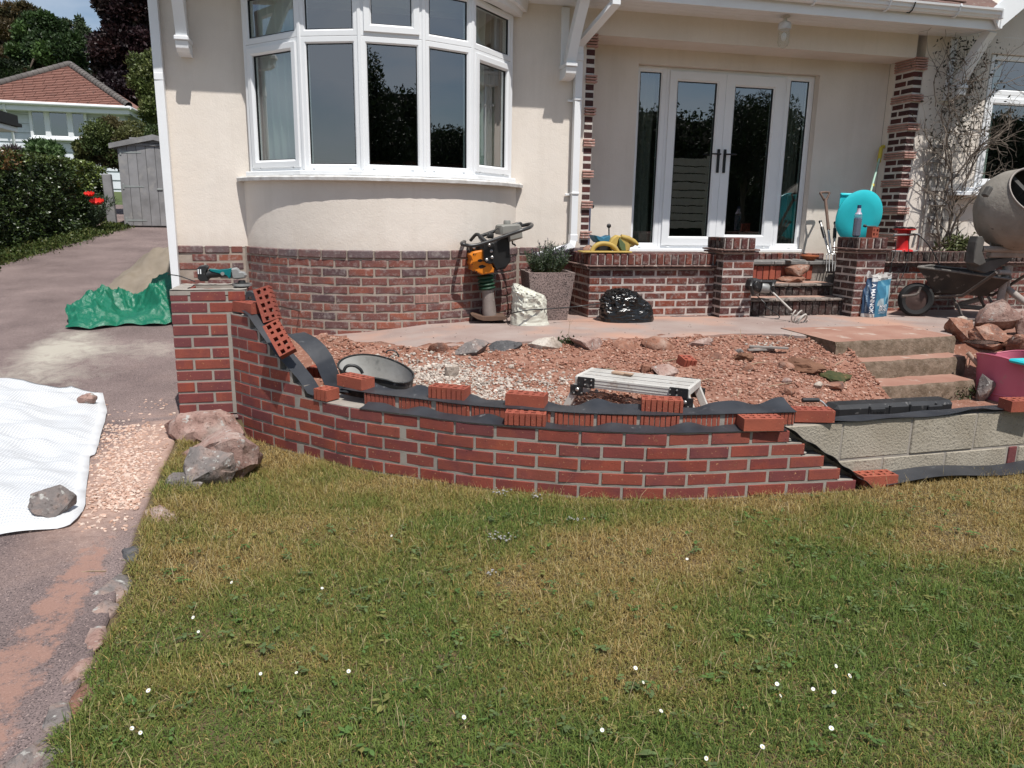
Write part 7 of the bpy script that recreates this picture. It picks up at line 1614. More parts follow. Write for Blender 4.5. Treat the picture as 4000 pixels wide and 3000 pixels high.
for sx, x0 in ((-1, .03), (1, LL-.03)):
    for y0 in (.012, WW-.012):
        m = MB(); a = T @ Vector((x0, y0, -.03)); b = T @ Vector((x0 + sx*.10, y0, -.235)); d_ = b-a; q = d_.to_track_quat('Z', 'Y').to_matrix().to_4x4(); m.cbox(((0,0,d_.length/2)), (.024,.045,d_.length), Matrix.Translation(a) @ q, .004); m.build('leg', MAT['alu'], fp_)
        bp_ = MB(); yy = y0 + (-.016 if y0 < .1 else .016); bp_.cbox((x0 + (.045 if sx < 0 else -.03), yy, -.032), (.11,.007,.066), T, .008); bp_.cbox((x0 + sx*.015, yy, -.085), (.085,.007,.065), T, .02); bk_ = bp_.build('hinge_bracket', MAT['black_plastic'], fp_)
        if y0 < .1:
            r_ = MB()
            for dx, dz, rr_ in ((.08,-.015,.006),(.08,-.045,.006),(.04,-.015,.006),(.04,-.045,.006),(-.01,-.08,.012),(.02,-.10,.006),(-.03,-.105,.006)): r_.lathe([(0,-.006),(rr_*.7,-.005),(rr_,-.001),(rr_,.003)], 10, T @ Matrix.Translation((x0 - sx*dx, yy-.004, dz)) @ Matrix.Rotation(-math.pi/2, 4, 'X'))
            r_.build('rivet', MAT['steel'], bk_, kind='stuff')
    m = MB(); m.tube([T @ Vector((x0+sx*.075, .02, -.19)), T @ Vector((x0+sx*.075, WW-.02, -.19))], .012, 8); m.build('cross_bar', MAT['alu'], fp_, smooth=60)
pl('cardboard', (.40,.27,.19), .85, (.34,.23,.16)); m = MB(); m.cbox((0,0,0), (.125,.055,.012), Matrix.Translation(T @ Vector((.24,WW*.62,.008))) @ Euler((0,.04,-.95)).to_matrix().to_4x4() @ Matrix.Rotation(.15, 4, 'Z'), .002); m.cbox((.05,-.012,.009), (.05,.04,.006), Matrix.Translation(T @ Vector((.24,WW*.62,.008))) @ Euler((0,.04,-.8)).to_matrix().to_4x4(), .001); tag(m.build('cardboard_scrap', MAT['cardboard'], None), 'torn scrap of brown cardboard lying on the aluminium platform', 'cardboard')
# ---- black tool case with a hooked tool
tcs = thing('tool_case', 'long black plastic tool case standing behind the block wall, latches forward', 'case', (3.24, 3.84, -.345)); X0c, X1c, Y0c, Y1c, Zb, Zt = 2.83, 3.645, 3.70, 3.83, -.345, -.10
m = MB(); m.cbox(((X0c+X1c)/2, (Y0c+Y1c)/2, Zb+.062), (X1c-X0c, Y1c-Y0c, .124), None, .018); m.build('base', MAT['black_plastic'], tcs); m = MB(); m.cbox(((X0c+X1c)/2, (Y0c+Y1c)/2, (Zb+.128+Zt)/2), (X1c-X0c+.006, Y1c-Y0c+.006, Zt-Zb-.128), None, .022)
for x in (.22, .36, .50, .68): m.cbox((X0c+x, Y0c-.004, (Zb+.128+Zt)/2), (.012, .012, .10), None, .003)
m.build('lid', MAT['black_plastic'], tcs)
for x in (3.23, 3.30, 3.60, 3.78): pass
for x in (3.10, 3.50):
    m = MB(); m.cbox((x, Y0c-.010, Zt-.075), (.10,.018,.11), None, .006); lt = m.build('latch', MAT['black_plastic'], tcs); m = MB()
    for k in range(3): m.box(x-.036+k*.026, x-.018+k*.026, Y0c-.0225, Y0c-.0195, Zt-.075, Zt-.04)
    m.build('latch_rib', MAT['black_paint'], lt)
hk = thing('pointing_iron', 'black gripped hooked steel tool lying against the black case', 'hand tool', (2.9, 3.9, -.3)); h8 = lambda x, y, Y: W(2700 + x/1.3823, 800 + y/1.3823, Y)
m = MB(); m.tube([h8(600,1055,3.72), h8(688,1054,3.71)], .013, 10); m.build('grip', MAT['black_plastic'], hk, smooth=60); m = MB(); m.tube(cpath([h8(690,1055,3.71), h8(710,1066,3.7), h8(740,1100,3.68), h8(772,1142,3.66)], 4), .006, 6); m.build('rod', MAT['steel'], hk, smooth=60)
# ---- pink tub, hammer and rags
pk = thing('pink_tub', 'faded pink flexible tub holding something turquoise, at the right edge by the steps', 'tub', (5.2, 4.75, -.42)); MAT['pink_plastic'] = simple('pink_plastic', (.50,.12,.185), (.56,.16,.22), 3, .6, .15, 25, c3=(.40,.22,.20), c3scale=10, c3p=(.6,.75))
def pkp(a, t, o=0.0):
    ca, sa = math.cos(a), math.sin(a); r = (.185 + .035*t) - o; e = .7; z = -.42 + .345*t + (.02*math.sin(2*a+1.2))*t; return Vector((5.205 + r*math.copysign(abs(ca)**e, ca), 4.80 + r*math.copysign(abs(sa)**e, sa)*.95, z))
m = MB(); m.grid(lambda u, v: pkp(u*6.283, v), 48, 10, True); m.tube([pkp(k*.1309, 1) for k in range(48)], .007, 6, closed=True); m.tube([pkp(k*.1309, .16) for k in range(48)], .006, 6, closed=True); m.build('tub_wall', MAT['pink_plastic'], pk, smooth=50)
m = MB(); m.grid(lambda u, v: pkp(u*6.283, .99-v*.95, .006), 48, 8, True); m.build('tub_inside', MAT['pink_plastic'], pk, smooth=50)
m = MB(); a, b = G(3955,1420,-.07), G(4090,1405,-.06); m.cbox((a+b)/2 + Vector((.05,.02,-.005)), (.30,.16,.03), None, .012); tag(m.build('turquoise_scoop', MAT['turquoise'], None), 'turquoise plastic edge poking out of the pink tub', 'scoop')
lh = thing('lump_hammer', 'wooden handled hammer with a wire wrist loop lying by the lowest step', 'hammer', (4.8, 4.95, -.3)); hz = lambda x, y, Y: W(3400 + x/3.687, 1200 + y/3.687, Y); pl('pale_wood', (.36,.26,.20), .7, (.28,.2,.15), 16)
m = MB(); m.tube([hz(1400,655,4.98), hz(1590,870,4.92), hz(1650,950,4.90)], [.018,.020,.018], 10); m.build('handle', MAT['pale_wood'], lh, smooth=60); m = MB(); m.tube(cpath([hz(1420,660,4.97), hz(1380,780,4.96), hz(1395,870,4.96), hz(1425,800,4.97), hz(1440,680,4.97)], 5), .004, 5); m.build('loop', MAT['rust'], lh, smooth=60); m = MB(); p = hz(1655,945,4.92); m.cbox(p + Vector((.03,.03,-.03)), (.05,.11,.05), None, .008); m.build('head', MAT['rust'], lh)
sack('rag', 'heap of black plastic and rags beside the hammer at the lowest step', 'rags', lambda x, y, Y: hz(x, y, Y), 5.02, [(990,1330,1700),(950,1345,1760),(900,1380,1790),(850,1480,1790),(820,1560,1780),(800,1640,1740)], 'black_poly', .10, .022, 21, floor=-.27)
# ---- odd bits in the rubble
zl5 = lambda x, y: (2700 + x/1.814, 1250 + y/1.814); pl('pale_slat', (.30,.275,.25), .9, (.2,.18,.165), 20)
for i, (a, b, lab) in enumerate((((410,212),(685,240),'longer grey wooden slat lying in the rubble under the path edge'), ((400,228),(580,250),'shorter grey wooden slat lying just in front of the longer slat'))):
    A_, B_ = GH(*zl5(*a), z_soil), GH(*zl5(*b), z_soil); d_ = B_-A_; m = MB(); m.cbox((d_.length/2, 0, .03 - .012*i), (d_.length,.03,.016), Matrix.Translation(A_) @ Matrix.Rotation(math.atan2(d_.y, d_.x), 4, 'Z'), .002); tag(m.build('slat', MAT['pale_slat'], None), lab, 'slat', 'grey slats dropped in the rubble')
MAT['moss'] = simple('moss', (.035,.045,.016), (.075,.065,.022), 18, .95, .9, 60, c3=(.16,.09,.045), c3scale=25); MAT['sod'] = simple('sod', (.13,.06,.035), (.20,.10,.06), 12, .95, .9, 50, bdist=.015)
for i, (px, mat, lab) in enumerate((((3062,1392,3215,1462),'sod','brown upturned sod in the rubble bed below the path corner'), ((3196,1446,3330,1500),'moss','dark green mossy sod beside the concrete steps'), ((2862,1370,2948,1415),'sod','small red brown sod near the grey slats'))):
    rock('sod', lab, 'sod', px, z_soil, mat, 250+i, .8, sink=.15, rough=.25, cuts=4, pts=18, group='upturned sods in the rubble bed')
sk = MB(); rr = random.Random(5)
for (u, v, l, a) in ((2790,1420,.10,.2),(2640,1415,.22,.1),(3020,1520,.28,.15),(2740,1500,.2,.2),(2890,1330,.16,1.4),(3080,1335,.14,1.0),(2960,1430,.15,.1),(2360,1455,.2,-.1),(3260,1440,.2,.5),(2700,1560,.18,.1),(3160,1420,.15,-.4),(2880,1560,.12,1.2)):
    p = GH(u, v, z_soil) + Vector((0,0,.02)); d_ = Vector((math.cos(a), math.sin(a)*.3, abs(math.sin(a))*.9)); sk.tube([p - d_*l*.5, p + d_*l*.1 + Vector((0,0,.006)), p + d_*l*.5], [.004,.0035,.002], 5)
pl('straw', (.36,.27,.18), .8); sk.build('twig', MAT['straw'], None, kind='stuff')['label'] = 'dry twigs and root ends scattered in the rubble'
# weed at the path edge
wd = thing('weed', 'small weed with one tall bare stalk growing at the path edge', 'weed', GH(2215,1345,z_soil)); p = GH(2215, 1345, z_soil); m = MB(); m.tube([p, p + Vector((.01,.0,.08)), p + Vector((.02,.0,.20))], [.002,.002,.001], 4); m.tube([p + Vector((.017,0,.15)), p + Vector((.04,0,.19))], .001, 4); m.tube([p + Vector((.018,0,.17)), p + Vector((-.005,0,.205))], .001, 4); m.build('stalk', MAT['straw'], wd)
rg = np.random.default_rng(6); n = 170; P = np.array(p[:]) + rg.normal(size=(n, 3))*np.array((.045,.03,.02)) + np.array((0,-.03,.02)); leaf_cloud('leaves', P, np.tile((0,-.4,.5), (n, 1)), .03, np.array((.06,.075,.03))*rg.uniform(.6, 1.3, (n, 1)), 'leaf', 7, .45, wd, kind='stuff')
# moss and weeds on the lowest riser
n = 260; P = np.stack([rg.uniform(4.55, 5.1, n), 4.79 + .06*(rg.uniform(size=n)), rg.uniform(-.41, -.31, n)], 1); tag(leaf_cloud('riser_weeds', P, np.tile((0,-.8,.4), (n, 1)), .03, np.array((.06,.08,.03))*rg.uniform(.5, 1.3, (n, 1)), 'leaf', 8, .4, kind='stuff'), 'small weeds along the foot of the lowest step')
# ---- stalks on the drive, crumbs of mortar in the grass
m = MB(); a, b = GH(280,2245,z_drive), GH(415,2238,z_drive); m.tube([a + Vector((0,0,.006)), a.lerp(b, .5) + Vector((0,0,.012)), b + Vector((0,0,.008))], .0022, 5); m.tube([a + Vector((0,0,.006)), a + Vector((.015,-.03,.004))], .002, 5); tag(m.build('stalk', MAT['straw'], None), 'bent dry grass stalk lying on the drive by the edging stones', 'stalk')
Pn = []; 
for (u, v, k, s) in ((1965,1942,16,22),(2090,1958,10,16),(1945,2118,26,26),(2235,2050,10,18),(1915,2258,8,14)):
    for i in range(k): q = GH(u + rg.normal()*s, v + rg.normal()*s*.35, z_lawn, 1, 6); Pn.append((q.x, q.y, q.z+.028))
pebbles('mortar_crumbs', np.array(Pn), rg.uniform(.004, .008, len(Pn)), np.tile((.33,.32,.30), (len(Pn), 1))*rg.uniform(.8, 1.1, (len(Pn), 1)), MAT['tinted_stone'], .6, 14, 'grey crumbs of mortar dropped in the lawn')
# ---- sand heap, green tarpaulin, white mesh sheet on the drive
def sand_h(u, v): return 0
sc_ = GH(560, 1150, z_drive); sc_.z = z_drive(sc_.x, sc_.y); MAT['sand'] = simple('sand', (.19,.155,.115), (.25,.21,.165), 6, .95, .6, 90)
m = MB(); 
def heap(u, v):
    a = u*6.283; r = v*.95*(1 + .15*nz(math.cos(a)*2, math.sin(a)*2, 1, 4)); x = sc_.x + .30 + r*math.cos(a)*.85; y = sc_.y + .45 + r*math.sin(a)*.85; h = .55*max(0, 1-v)**.85*(1 + .35*nz(x, y, 3)) + .05*nz(x, y, 8); return Vector((x, y, z_drive(x, y) - .012 + max(0, h)))
m.grid(heap, 48, 14, True); tag(m.build('sand_heap', MAT['sand'], None, smooth=70), 'heap of building sand behind the green tarpaulin', 'sand heap', kind='thing')
MAT['tarp'] = plastic('tarp', (.008,.14,.078), .30, bmp=.6, bs=26)
A_ = GH(255, 1292, z_drive); B_ = GH(690, 1265, z_drive); ex2 = (B_-A_); Lt = ex2.length; ex2.normalize(); ey2 = Vector((-ex2.y, ex2.x, 0)).normalized()

def tarp(u, v):
    w_ = .62 + .25*math.sin(u*3.1); front = -.10*math.sin(u*3.14) - .06*math.sin(u*9); q = A_ + ex2*(Lt*u + .02*math.sin(v*9)) + ey2*(front + w_*v); 
    hprof = float(np.interp(u, (0, .08, .16, .27, .45, .6, .72, .85, 1.0), (.03, .07, .12, .17, .10, .09, .13, .25, .28))); 
    k = math.sin(min(1, v*1.25)*math.pi*.5)**1.3*(1 if v < .8 else 1 - .5*(v-.8)/.2)
    cr = 0
    for s_, am in ((3.2, .055), (7, .035), (15, .022), (31, .010)): cr += am*(1 - 2.2*abs(noise.noise(Vector((q.x*s_ + q.y*s_*.6, q.y*s_, s_)))))
    z = z_drive(q.x, q.y) + .012 + hprof*k + max(-.01, cr*(.35+k)) * min(1, v*8 + .15) + .035*math.exp(-((v-.04)/.05)**2)*abs(math.sin(u*14))
    return Vector((q.x, q.y, max(z, z_drive(q.x, q.y) + .006)))
tag(solidify(tarp, 110, 60, .002).build('tarpaulin', MAT['tarp'], None, smooth=50), 'crumpled green plastic tarpaulin on the drive', 'tarpaulin')
def sheet_mat():
    m = bpy.data.materials.new('mesh_sheet'); m.use_nodes = True; nt = m.node_tree; b = nt.nodes['Principled BSDF']; tc = _n(nt, 'ShaderNodeTexCoord'); sp = _n(nt, 'ShaderNodeSeparateXYZ'); nt.links.new(tc.outputs['UV'], sp.inputs[0]); at = _n(nt, 'ShaderNodeAttribute', attribute_name='tint'); ss_ = _n(nt, 'ShaderNodeSeparateColor'); nt.links.new(at.outputs['Color'], ss_.inputs[0])
    def line(s): f = math2(nt, 'FRACT', math2(nt, 'MULTIPLY', s, 1.0)); return math2(nt, 'LESS_THAN', math2(nt, 'ABSOLUTE', math2(nt, 'SUBTRACT', f, .5)), .15)
    g = math2(nt, 'MAXIMUM', line(sp.outputs[0]), line(sp.outputs[1])); g = math2(nt, 'MAXIMUM', g, ss_.outputs[0])
    nt.links.new(mixc(nt, g, (.68,.70,.72), (.80,.81,.82)), b.inputs['Base Color']); b.inputs['Roughness'].default_value = .45
    tr = nt.nodes.new('ShaderNodeBsdfTransparent'); mx_ = nt.nodes.new('ShaderNodeMixShader'); out = [n for n in nt.nodes if n.type == 'OUTPUT_MATERIAL'][0]; nt.links.new(math2(nt, 'MAXIMUM', math2(nt, 'MULTIPLY', g, .97), .75), mx_.inputs[0]); nt.links.new(tr.outputs[0], mx_.inputs[1])
    tl = nt.nodes.new('ShaderNodeBsdfTranslucent'); tl.inputs[0].default_value = (.75,.77,.78,1); m2_ = nt.nodes.new('ShaderNodeMixShader'); m2_.inputs[0].default_value = .25; nt.links.new(b.outputs[0], m2_.inputs[1]); nt.links.new(tl.outputs[0], m2_.inputs[2]); nt.links.new(m2_.outputs[0], mx_.inputs[2]); nt.links.new(mx_.outputs[0], out.inputs[0]); return m
right = [GH(u*1.8083, v*1.8083, z_drive) for u, v in ((30,838),(76,852),(130,856),(195,862),(222,852),(232,893),(220,945),(208,985),(195,990),(192,1030),(186,1065),(186,1100),(170,1125),(150,1145),(105,1152),(50,1160),(0,1168))]
hem = Curve2([(p.x, p.y) for p in right], False); cen = Vector((-2.75, 4.9))

nu_, nv_ = 120, 60; SV = []; UVs = []; SCOL = []
for j in range(nv_+1):
    for i in range(nu_+1):
        u = i/nu_; v = j/nv_; e, T_ = hem.at(u*hem.len); q = e.lerp(Vector((cen.x - .6, cen.y + .5 - 1.0*(u-.4))), v**.9); d_ = (q-e).length
        h = .005 + .16*sm(.0, .9, d_)*(.7 + .6*nz(q.x, q.y, 1.3, 2)) + .03*sm(.0, .25, d_)*abs(nz(q.x, q.y, 4, 8)) + .030*(1-2*abs(nz(q.x*1.0+q.y*.6, q.y-q.x*.2, 3.2, 5)))*sm(.02, .2, d_) + .014*(1-2*abs(nz(q.x*.5+q.y, q.y-q.x*.6, 8, 2)))*sm(.0, .1, d_) + .012*abs(math.sin(u*40 + 3*nz(u, 0, 8)))*math.exp(-d_/.06)
        SV.append((q.x, q.y, z_drive(q.x, q.y) + h)); UVs.append((q.x/.0135, q.y/.0135)); SCOL.append((1 if d_ < .085 else 0, 0, 0))
fa = np.array([(j*(nu_+1)+i, j*(nu_+1)+i+1, (j+1)*(nu_+1)+i+1, (j+1)*(nu_+1)+i) for j in range(nv_) for i in range(nu_)]); me = np_mesh('mesh_sheet', np.array(SV), fa, sheet_mat(), np.array(SCOL, float), True)
uvl = me.uv_layers.new(name='UVMap'); li = np.zeros(len(me.loops), np.int32); me.loops.foreach_get('vertex_index', li); uvl.data.foreach_set('uv', np.array(UVs, np.float32)[li].ravel())
sho = obj('mesh_sheet', me); tag(sho, 'white reinforced mesh sheeting with a solid hem spread over the drive', 'sheet'); md = sho.modifiers.new('thickness', 'SOLIDIFY'); md.thickness = .0012
# ============================================================ BACKGROUND
# ---- hedges, shed, post, poppies
def vol_cloud(fn, n, seed): 
    return fn(np.random.default_rng(seed), n)
GREENS = np.array([(.040,.066,.018),(.060,.092,.024),(.030,.050,.015),(.08,.11,.028)])
def hz_(x, y): return z_drive(x, y)
# verge line: foot of the hedge along the drive
F1, F2 = GH(0, 1015, z_drive), GH(425, 893, z_drive)
hd_ = (F2-F1); hd_.z = 0; HL = hd_.length; hd_.normalize(); hn = Vector((-hd_.y, hd_.x, 0))      # to the far left side
hedge = thing('hedge', 'dark clipped hedge with glossy leaves along the left of the drive', 'hedge', F1.lerp(F2, .5))
rg = np.random.default_rng(41); n = 66000
top = (W(200, 612, F1.lerp(F2, .45).y).z)
t = rg.uniform(-2.6, HL+1.5, n); face = rg.uniform(size=n); w_ = 1.3; 
kz = rg.uniform(size=n); P = np.zeros((n, 3)); Nn = np.zeros((n, 3)); base = np.array(F1[:]); hdn = np.array(hd_[:]); hnn = np.array(hn[:])
off = np.where(face < .62, rg.uniform(0, .22, n), rg.uniform(0, w_, n)); b_ = base + hdn*t[:, None]; zb_ = np.array([z_drive(x, y) for x, y in b_[:, :2]])
Hh = top - .02; hz1 = np.where(face < .62, kz, rg.uniform(.93, 1.0, n)); wob = np.array([.09*nz(a, c, 2.2, 3) + .05*nz(a, c, 6, 1) for a, c in zip(t, hz1*2)])
P = b_ + hnn*(off + .05 + np.clip((t-HL+.25)*4, 0, 1)*.42 + wob + .12*(hz1-.5)**2 - .12*(1-hz1)*0)[:, None]; P[:, 2] = zb_ + .04 + (Hh - zb_)*hz1 + .05*wob
Nn = np.where((face < .62)[:, None], -hnn + np.array((0, 0, .25)), np.array((0, 0, 1.0)))
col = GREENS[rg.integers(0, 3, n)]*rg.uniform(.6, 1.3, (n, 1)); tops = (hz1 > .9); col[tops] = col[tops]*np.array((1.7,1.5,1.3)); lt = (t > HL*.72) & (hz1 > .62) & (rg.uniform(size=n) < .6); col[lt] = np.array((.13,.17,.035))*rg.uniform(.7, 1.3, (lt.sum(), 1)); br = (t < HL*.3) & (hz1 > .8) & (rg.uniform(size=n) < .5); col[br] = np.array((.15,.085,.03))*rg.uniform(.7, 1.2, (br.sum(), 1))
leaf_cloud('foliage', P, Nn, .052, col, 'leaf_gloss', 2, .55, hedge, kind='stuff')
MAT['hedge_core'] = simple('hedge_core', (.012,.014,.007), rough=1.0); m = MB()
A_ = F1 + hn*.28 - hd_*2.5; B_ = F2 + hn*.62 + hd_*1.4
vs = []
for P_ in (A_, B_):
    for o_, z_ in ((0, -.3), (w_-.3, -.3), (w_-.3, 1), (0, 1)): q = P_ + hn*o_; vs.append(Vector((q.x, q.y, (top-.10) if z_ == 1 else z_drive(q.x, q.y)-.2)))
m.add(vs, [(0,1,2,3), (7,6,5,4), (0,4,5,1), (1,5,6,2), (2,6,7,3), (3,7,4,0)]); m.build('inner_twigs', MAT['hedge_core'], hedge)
# ground ivy and verge at the foot of the hedge
n = 9000; t = rg.uniform(-2.5, HL+.3, n); o_ = rg.normal(size=n)*.12 - .10; P = base + hdn*t[:, None] + hnn*o_[:, None]; P[:, 2] = np.array([z_drive(x, y) for x, y in P[:, :2]]) + .01 + rg.uniform(0, .16, n)*np.clip(.2+o_*1.5+.3, .1, 1); tag(leaf_cloud('verge_plants', P, np.tile((.3,-.5,.8), (n, 1)), .055, np.array([(.06,.09,.02),(.09,.12,.03),(.05,.075,.02),(.12,.13,.04)])[rg.integers(0, 4, n)]*rg.uniform(.7, 1.2, (n, 1)), 'leaf', 5, .5, kind='stuff'), 'ivy and weeds spilling from the hedge foot onto the drive')
# shed
S0 = GH(478, 890, z_drive); YS = S0.y; wp = lambda u, v: W(u, v, YS)
shed = thing('shed', 'weathered grey wooden shed with a low pitched roof at the end of the drive', 'shed', S0); z0s = S0.z; xa = wp(470, 700).x; xr = wp(605, 560); zeave = wp(465, 560).z; apex = wp(600, 533); MAT['shed_wood'] = simple('shed_wood', (.285,.28,.285), (.19,.185,.185), 3, .9, .5, 30, rnd=True, c3=(.30,.29,.28), c3scale=5, c3p=(.56,.7), detail=8)
halfw = apex.x - xa; x1s = xa + 2*halfw; Dp = 2.0
m = MB(); m.prism([(xa+.02, z0s-.3), (x1s-.02, z0s-.3), (x1s-.02, zeave), (xa+halfw, apex.z-.06), (xa+.02, zeave)], -YS-Dp, -YS-.03, Matrix(((1,0,0,0),(0,0,-1,0),(0,1,0,0),(0,0,0,1)))); m.build('shed_wall', MAT['shed_wood'], shed)
npl = 8
for k in range(npl):
    wv_ = 2*halfw/npl; x = xa + wv_*(k+.5); m = MB(); m.cbox((x, YS-.012, (z0s+.03+zeave)/2), (wv_-.006, .022, zeave-z0s-.06), None, .003); m.build('board', MAT['shed_wood'], shed)
for sx in (-1, 1):
    m = MB(); xe = xa + halfw + sx*(halfw+.13); ze = zeave - .03; pts = [(xa+halfw, apex.z+.03), (xe, ze+.02), (xe, ze-.07), (xa+halfw, apex.z-.07)]; vs = [Vector((x, YS-.09, z)) for x, z in pts] + [Vector((x, YS+Dp+.1, z)) for x, z in pts]; m.add(vs, [(0,1,2,3), (7,6,5,4), (0,4,5,1), (1,5,6,2), (2,6,7,3), (3,7,4,0)]); m.build('roof', MAT['shed_wood'], shed)
m = MB(); m.cbox((xa+halfw, YS-.03, zeave-.01), (2*halfw, .03, .05), None, .004); m.cbox((xa+halfw, YS-.02, zeave+.07), (halfw*1.3, .03, .09), None, .004); m.build('gable_board', MAT['shed_wood'], shed)
pl('zinc', (.33,.35,.34), .6, (.26,.28,.27), metal=.2)
for v in (594, 728, 860):
    p = wp(480, v); m = MB(); m.cbox((xa+.05, YS-.028, p.z), (.03,.012,.11), None, .003); m.add([(xa+.06, YS-.028, p.z+.022), (xa+.42, YS-.028, p.z+.010), (xa+.42, YS-.028, p.z-.010), (xa+.06, YS-.028, p.z-.022), (xa+.06, YS-.022, p.z+.022), (xa+.42, YS-.022, p.z+.010), (xa+.42, YS-.022, p.z-.010), (xa+.06, YS-.022, p.z-.022)], [(3,2,1,0), (0,1,5,4), (1,2,6,5), (2,3,7,6)]); m.build('hinge', MAT['zinc'], shed)
m = MB(); p = wp(626, 740); m.cbox((p.x, YS-.03, p.z), (.10,.02,.03), None, .004); m.build('hasp', MAT['zinc'], shed)
# fence post
P0 = GH(425, 886, z_drive); YP_ = P0.y; a, b = W(405, 690, YP_), W(438, 870, YP_); m = MB(); m.cbox(((a.x+b.x)/2+.04, YP_, (a.z+b.z)/2), (.155,.14,a.z-b.z+.1), Matrix.Translation(b) @ Matrix.Rotation(-.02, 4, 'Y') @ Matrix.Translation(-b), .012); tag(m.build('fence_post', MAT['shed_wood'], None), 'stout weathered wooden post between the hedge and the shed', 'post')
# poppies
pop = thing('poppy_plant', 'poppy plant with two red flowers in front of the dark hedge', 'poppy', GH(370, 905, z_drive)); Yp = GH(370, 905, z_drive).y; MAT['poppy'] = simple('poppy', (.72,.035,.02), (.55,.02,.015), 20, .55, .2, 40)
for (u, v, r_) in ((352,765,.085),(382,797,.115)):
    c = W(u, v, Yp-.5); m = MB()
    for k in range(5):
        a0_ = k*1.257; 
        def petal(s, t, a0_=a0_): a = a0_ + (s-.5)*1.7; q = r_*t; return c + Vector((q*math.cos(a)*1.05, q*math.sin(a)*.6 - .05*t, .55*q*t*t + q*math.sin(a)*.35 + .012*math.sin(s*15)*t))
        m.grid(petal, 7, 5)
    m.build('flower', MAT['poppy'], pop, smooth=70); m = MB(); g_ = W(365, 890, Yp); m.tube([c + Vector((0,0,-.01)), (c+g_)/2 + Vector((.05,-.03,.05)), g_], .008, 5); m.build('stem', MAT['stem_green'], pop)
n = 1400; g0 = np.array(W(345, 880, Yp)[:]); a = rg.uniform(-1, 1, n); hh_ = rg.uniform(0, 1, n); P = np.stack([g0[0] + a*.42*(.3+hh_) , g0[1] - rg.uniform(0, .35, n), g0[2] + hh_*.62*(1-.3*np.abs(a))], 1); leaf_cloud('leaves', P, np.stack([a*.8, -.4+0*a, .8+0*a], 1), .10, np.array((.055,.08,.045))*rg.uniform(.6, 1.5, (n, 1)), 'leaf', 6, .16, pop, kind='stuff')
# ---- generic leafy masses
def ball_pts(rg, n, c, r, shell=.55):
    v = rg.normal(size=(n, 3)); v /= np.linalg.norm(v, axis=1, keepdims=True); q = (shell + (1-shell)*rg.uniform(size=n)**.6)[:, None]; return np.array(c) + v*q*np.array(r), v
def bush(name, label, cat, clumps, n, size, pal, seed, mat='leaf', aspect=.5, trunk=None, group=None):
    rg = np.random.default_rng(seed); t = thing(name, label, cat, (clumps[0][0][0], clumps[0][0][1], z_drive(clumps[0][0][0], clumps[0][0][1])), group); Ps = []; Ns = []; Cs = []; tot = sum(r[0]*r[2] for _, r in clumps)
    for c, r in clumps:
        k = int(n*r[0]*r[2]/tot); sub = max(3, int(6*r[0]*r[2]/ (clumps[0][1][0]*clumps[0][1][2])) + 3)
        for s_ in range(sub):
            v = rg.normal(size=3); v /= np.linalg.norm(v); cc = np.array(c) + v*np.array(r)*.62*rg.uniform(.5, 1); rr_ = np.array(r)*rg.uniform(.30, .52); P_, N_ = ball_pts(rg, k//sub, cc, rr_, .35); Ps.append(P_); Ns.append(N_*.7 + np.array((0,0,.45))); tone = pal[rg.integers(len(pal))]*rg.uniform(.75, 1.3); Cs.append(np.tile(tone, (len(P_), 1))*rg.uniform(.7, 1.3, (len(P_), 1)))
    P_ = np.concatenate(Ps); o = leaf_cloud('crown' if trunk else 'foliage', P_, np.concatenate(Ns), size, np.concatenate(Cs), mat, seed+1, aspect, t, kind='stuff')
    if trunk:
        m = MB()
        for pts, rs in trunk: m.tube(pts, rs, 9)
        rr = random.Random(seed); bs_, top_ = trunk[0][0][0], trunk[0][0][-1]
        for c, r in clumps:
            for k in range(3): e = Vector(c) + Vector((rr.uniform(-.6,.6)*r[0], rr.uniform(-.6,.6)*r[1], rr.uniform(-.4,.6)*r[2])); s_ = bs_.lerp(top_, rr.uniform(.4, .95)); m.tube([s_, s_.lerp(e, .5) + Vector((0,0,.1*r[2])), e], [trunk[0][1][0]*.4, trunk[0][1][0]*.22, .02], 6)
        m.build('trunk', MAT['bark'], t, smooth=60)
    return t
# big clipped shrub behind the shed, small plants by the bungalow wall
YB1 = YS + 2.6; q = lambda u, v, Y=YB1: W(u, v, Y)
sxm = lambda px, Y: px*Y/FPX*1.0
PAL_S = np.array([(.075,.095,.028),(.055,.080,.024),(.10,.105,.035),(.09,.075,.03)])
bush('large_shrub', 'large rounded olive green shrub rising behind the shed', 'shrub', [(q(430,560), (sxm(100,YB1), .8, sxm(75,YB1))), (q(540,540), (sxm(100,YB1), .8, sxm(70,YB1))), (q(330,590), (sxm(60,YB1), .6, sxm(55,YB1))), (q(650,530), (sxm(90,YB1), .8, sxm(70,YB1))), (q(480,620), (sxm(110,YB1), .7, sxm(60,YB1))), (q(600,620), (sxm(90,YB1), .7, sxm(60,YB1))), (q(400,500), (sxm(70,YB1), .7, sxm(40,YB1)))], 34000, .068, PAL_S, 61)
bush('garden_bush', 'bright green bush in front of the white boarded bungalow', 'shrub', [(W(175,600,24), (sxm(58,24), .8, sxm(38,24)))], 3500, .16, np.array([(.055,.10,.03),(.08,.13,.045)]), 62, aspect=.35)
bush('border_plants', 'dusky spiky border plants at the foot of the white boards', 'plant', [(W(60,600,24), (sxm(55,24), .5, sxm(26,24)))], 1800, .16, np.array([(.06,.065,.04),(.08,.06,.06)]), 63, aspect=.2)
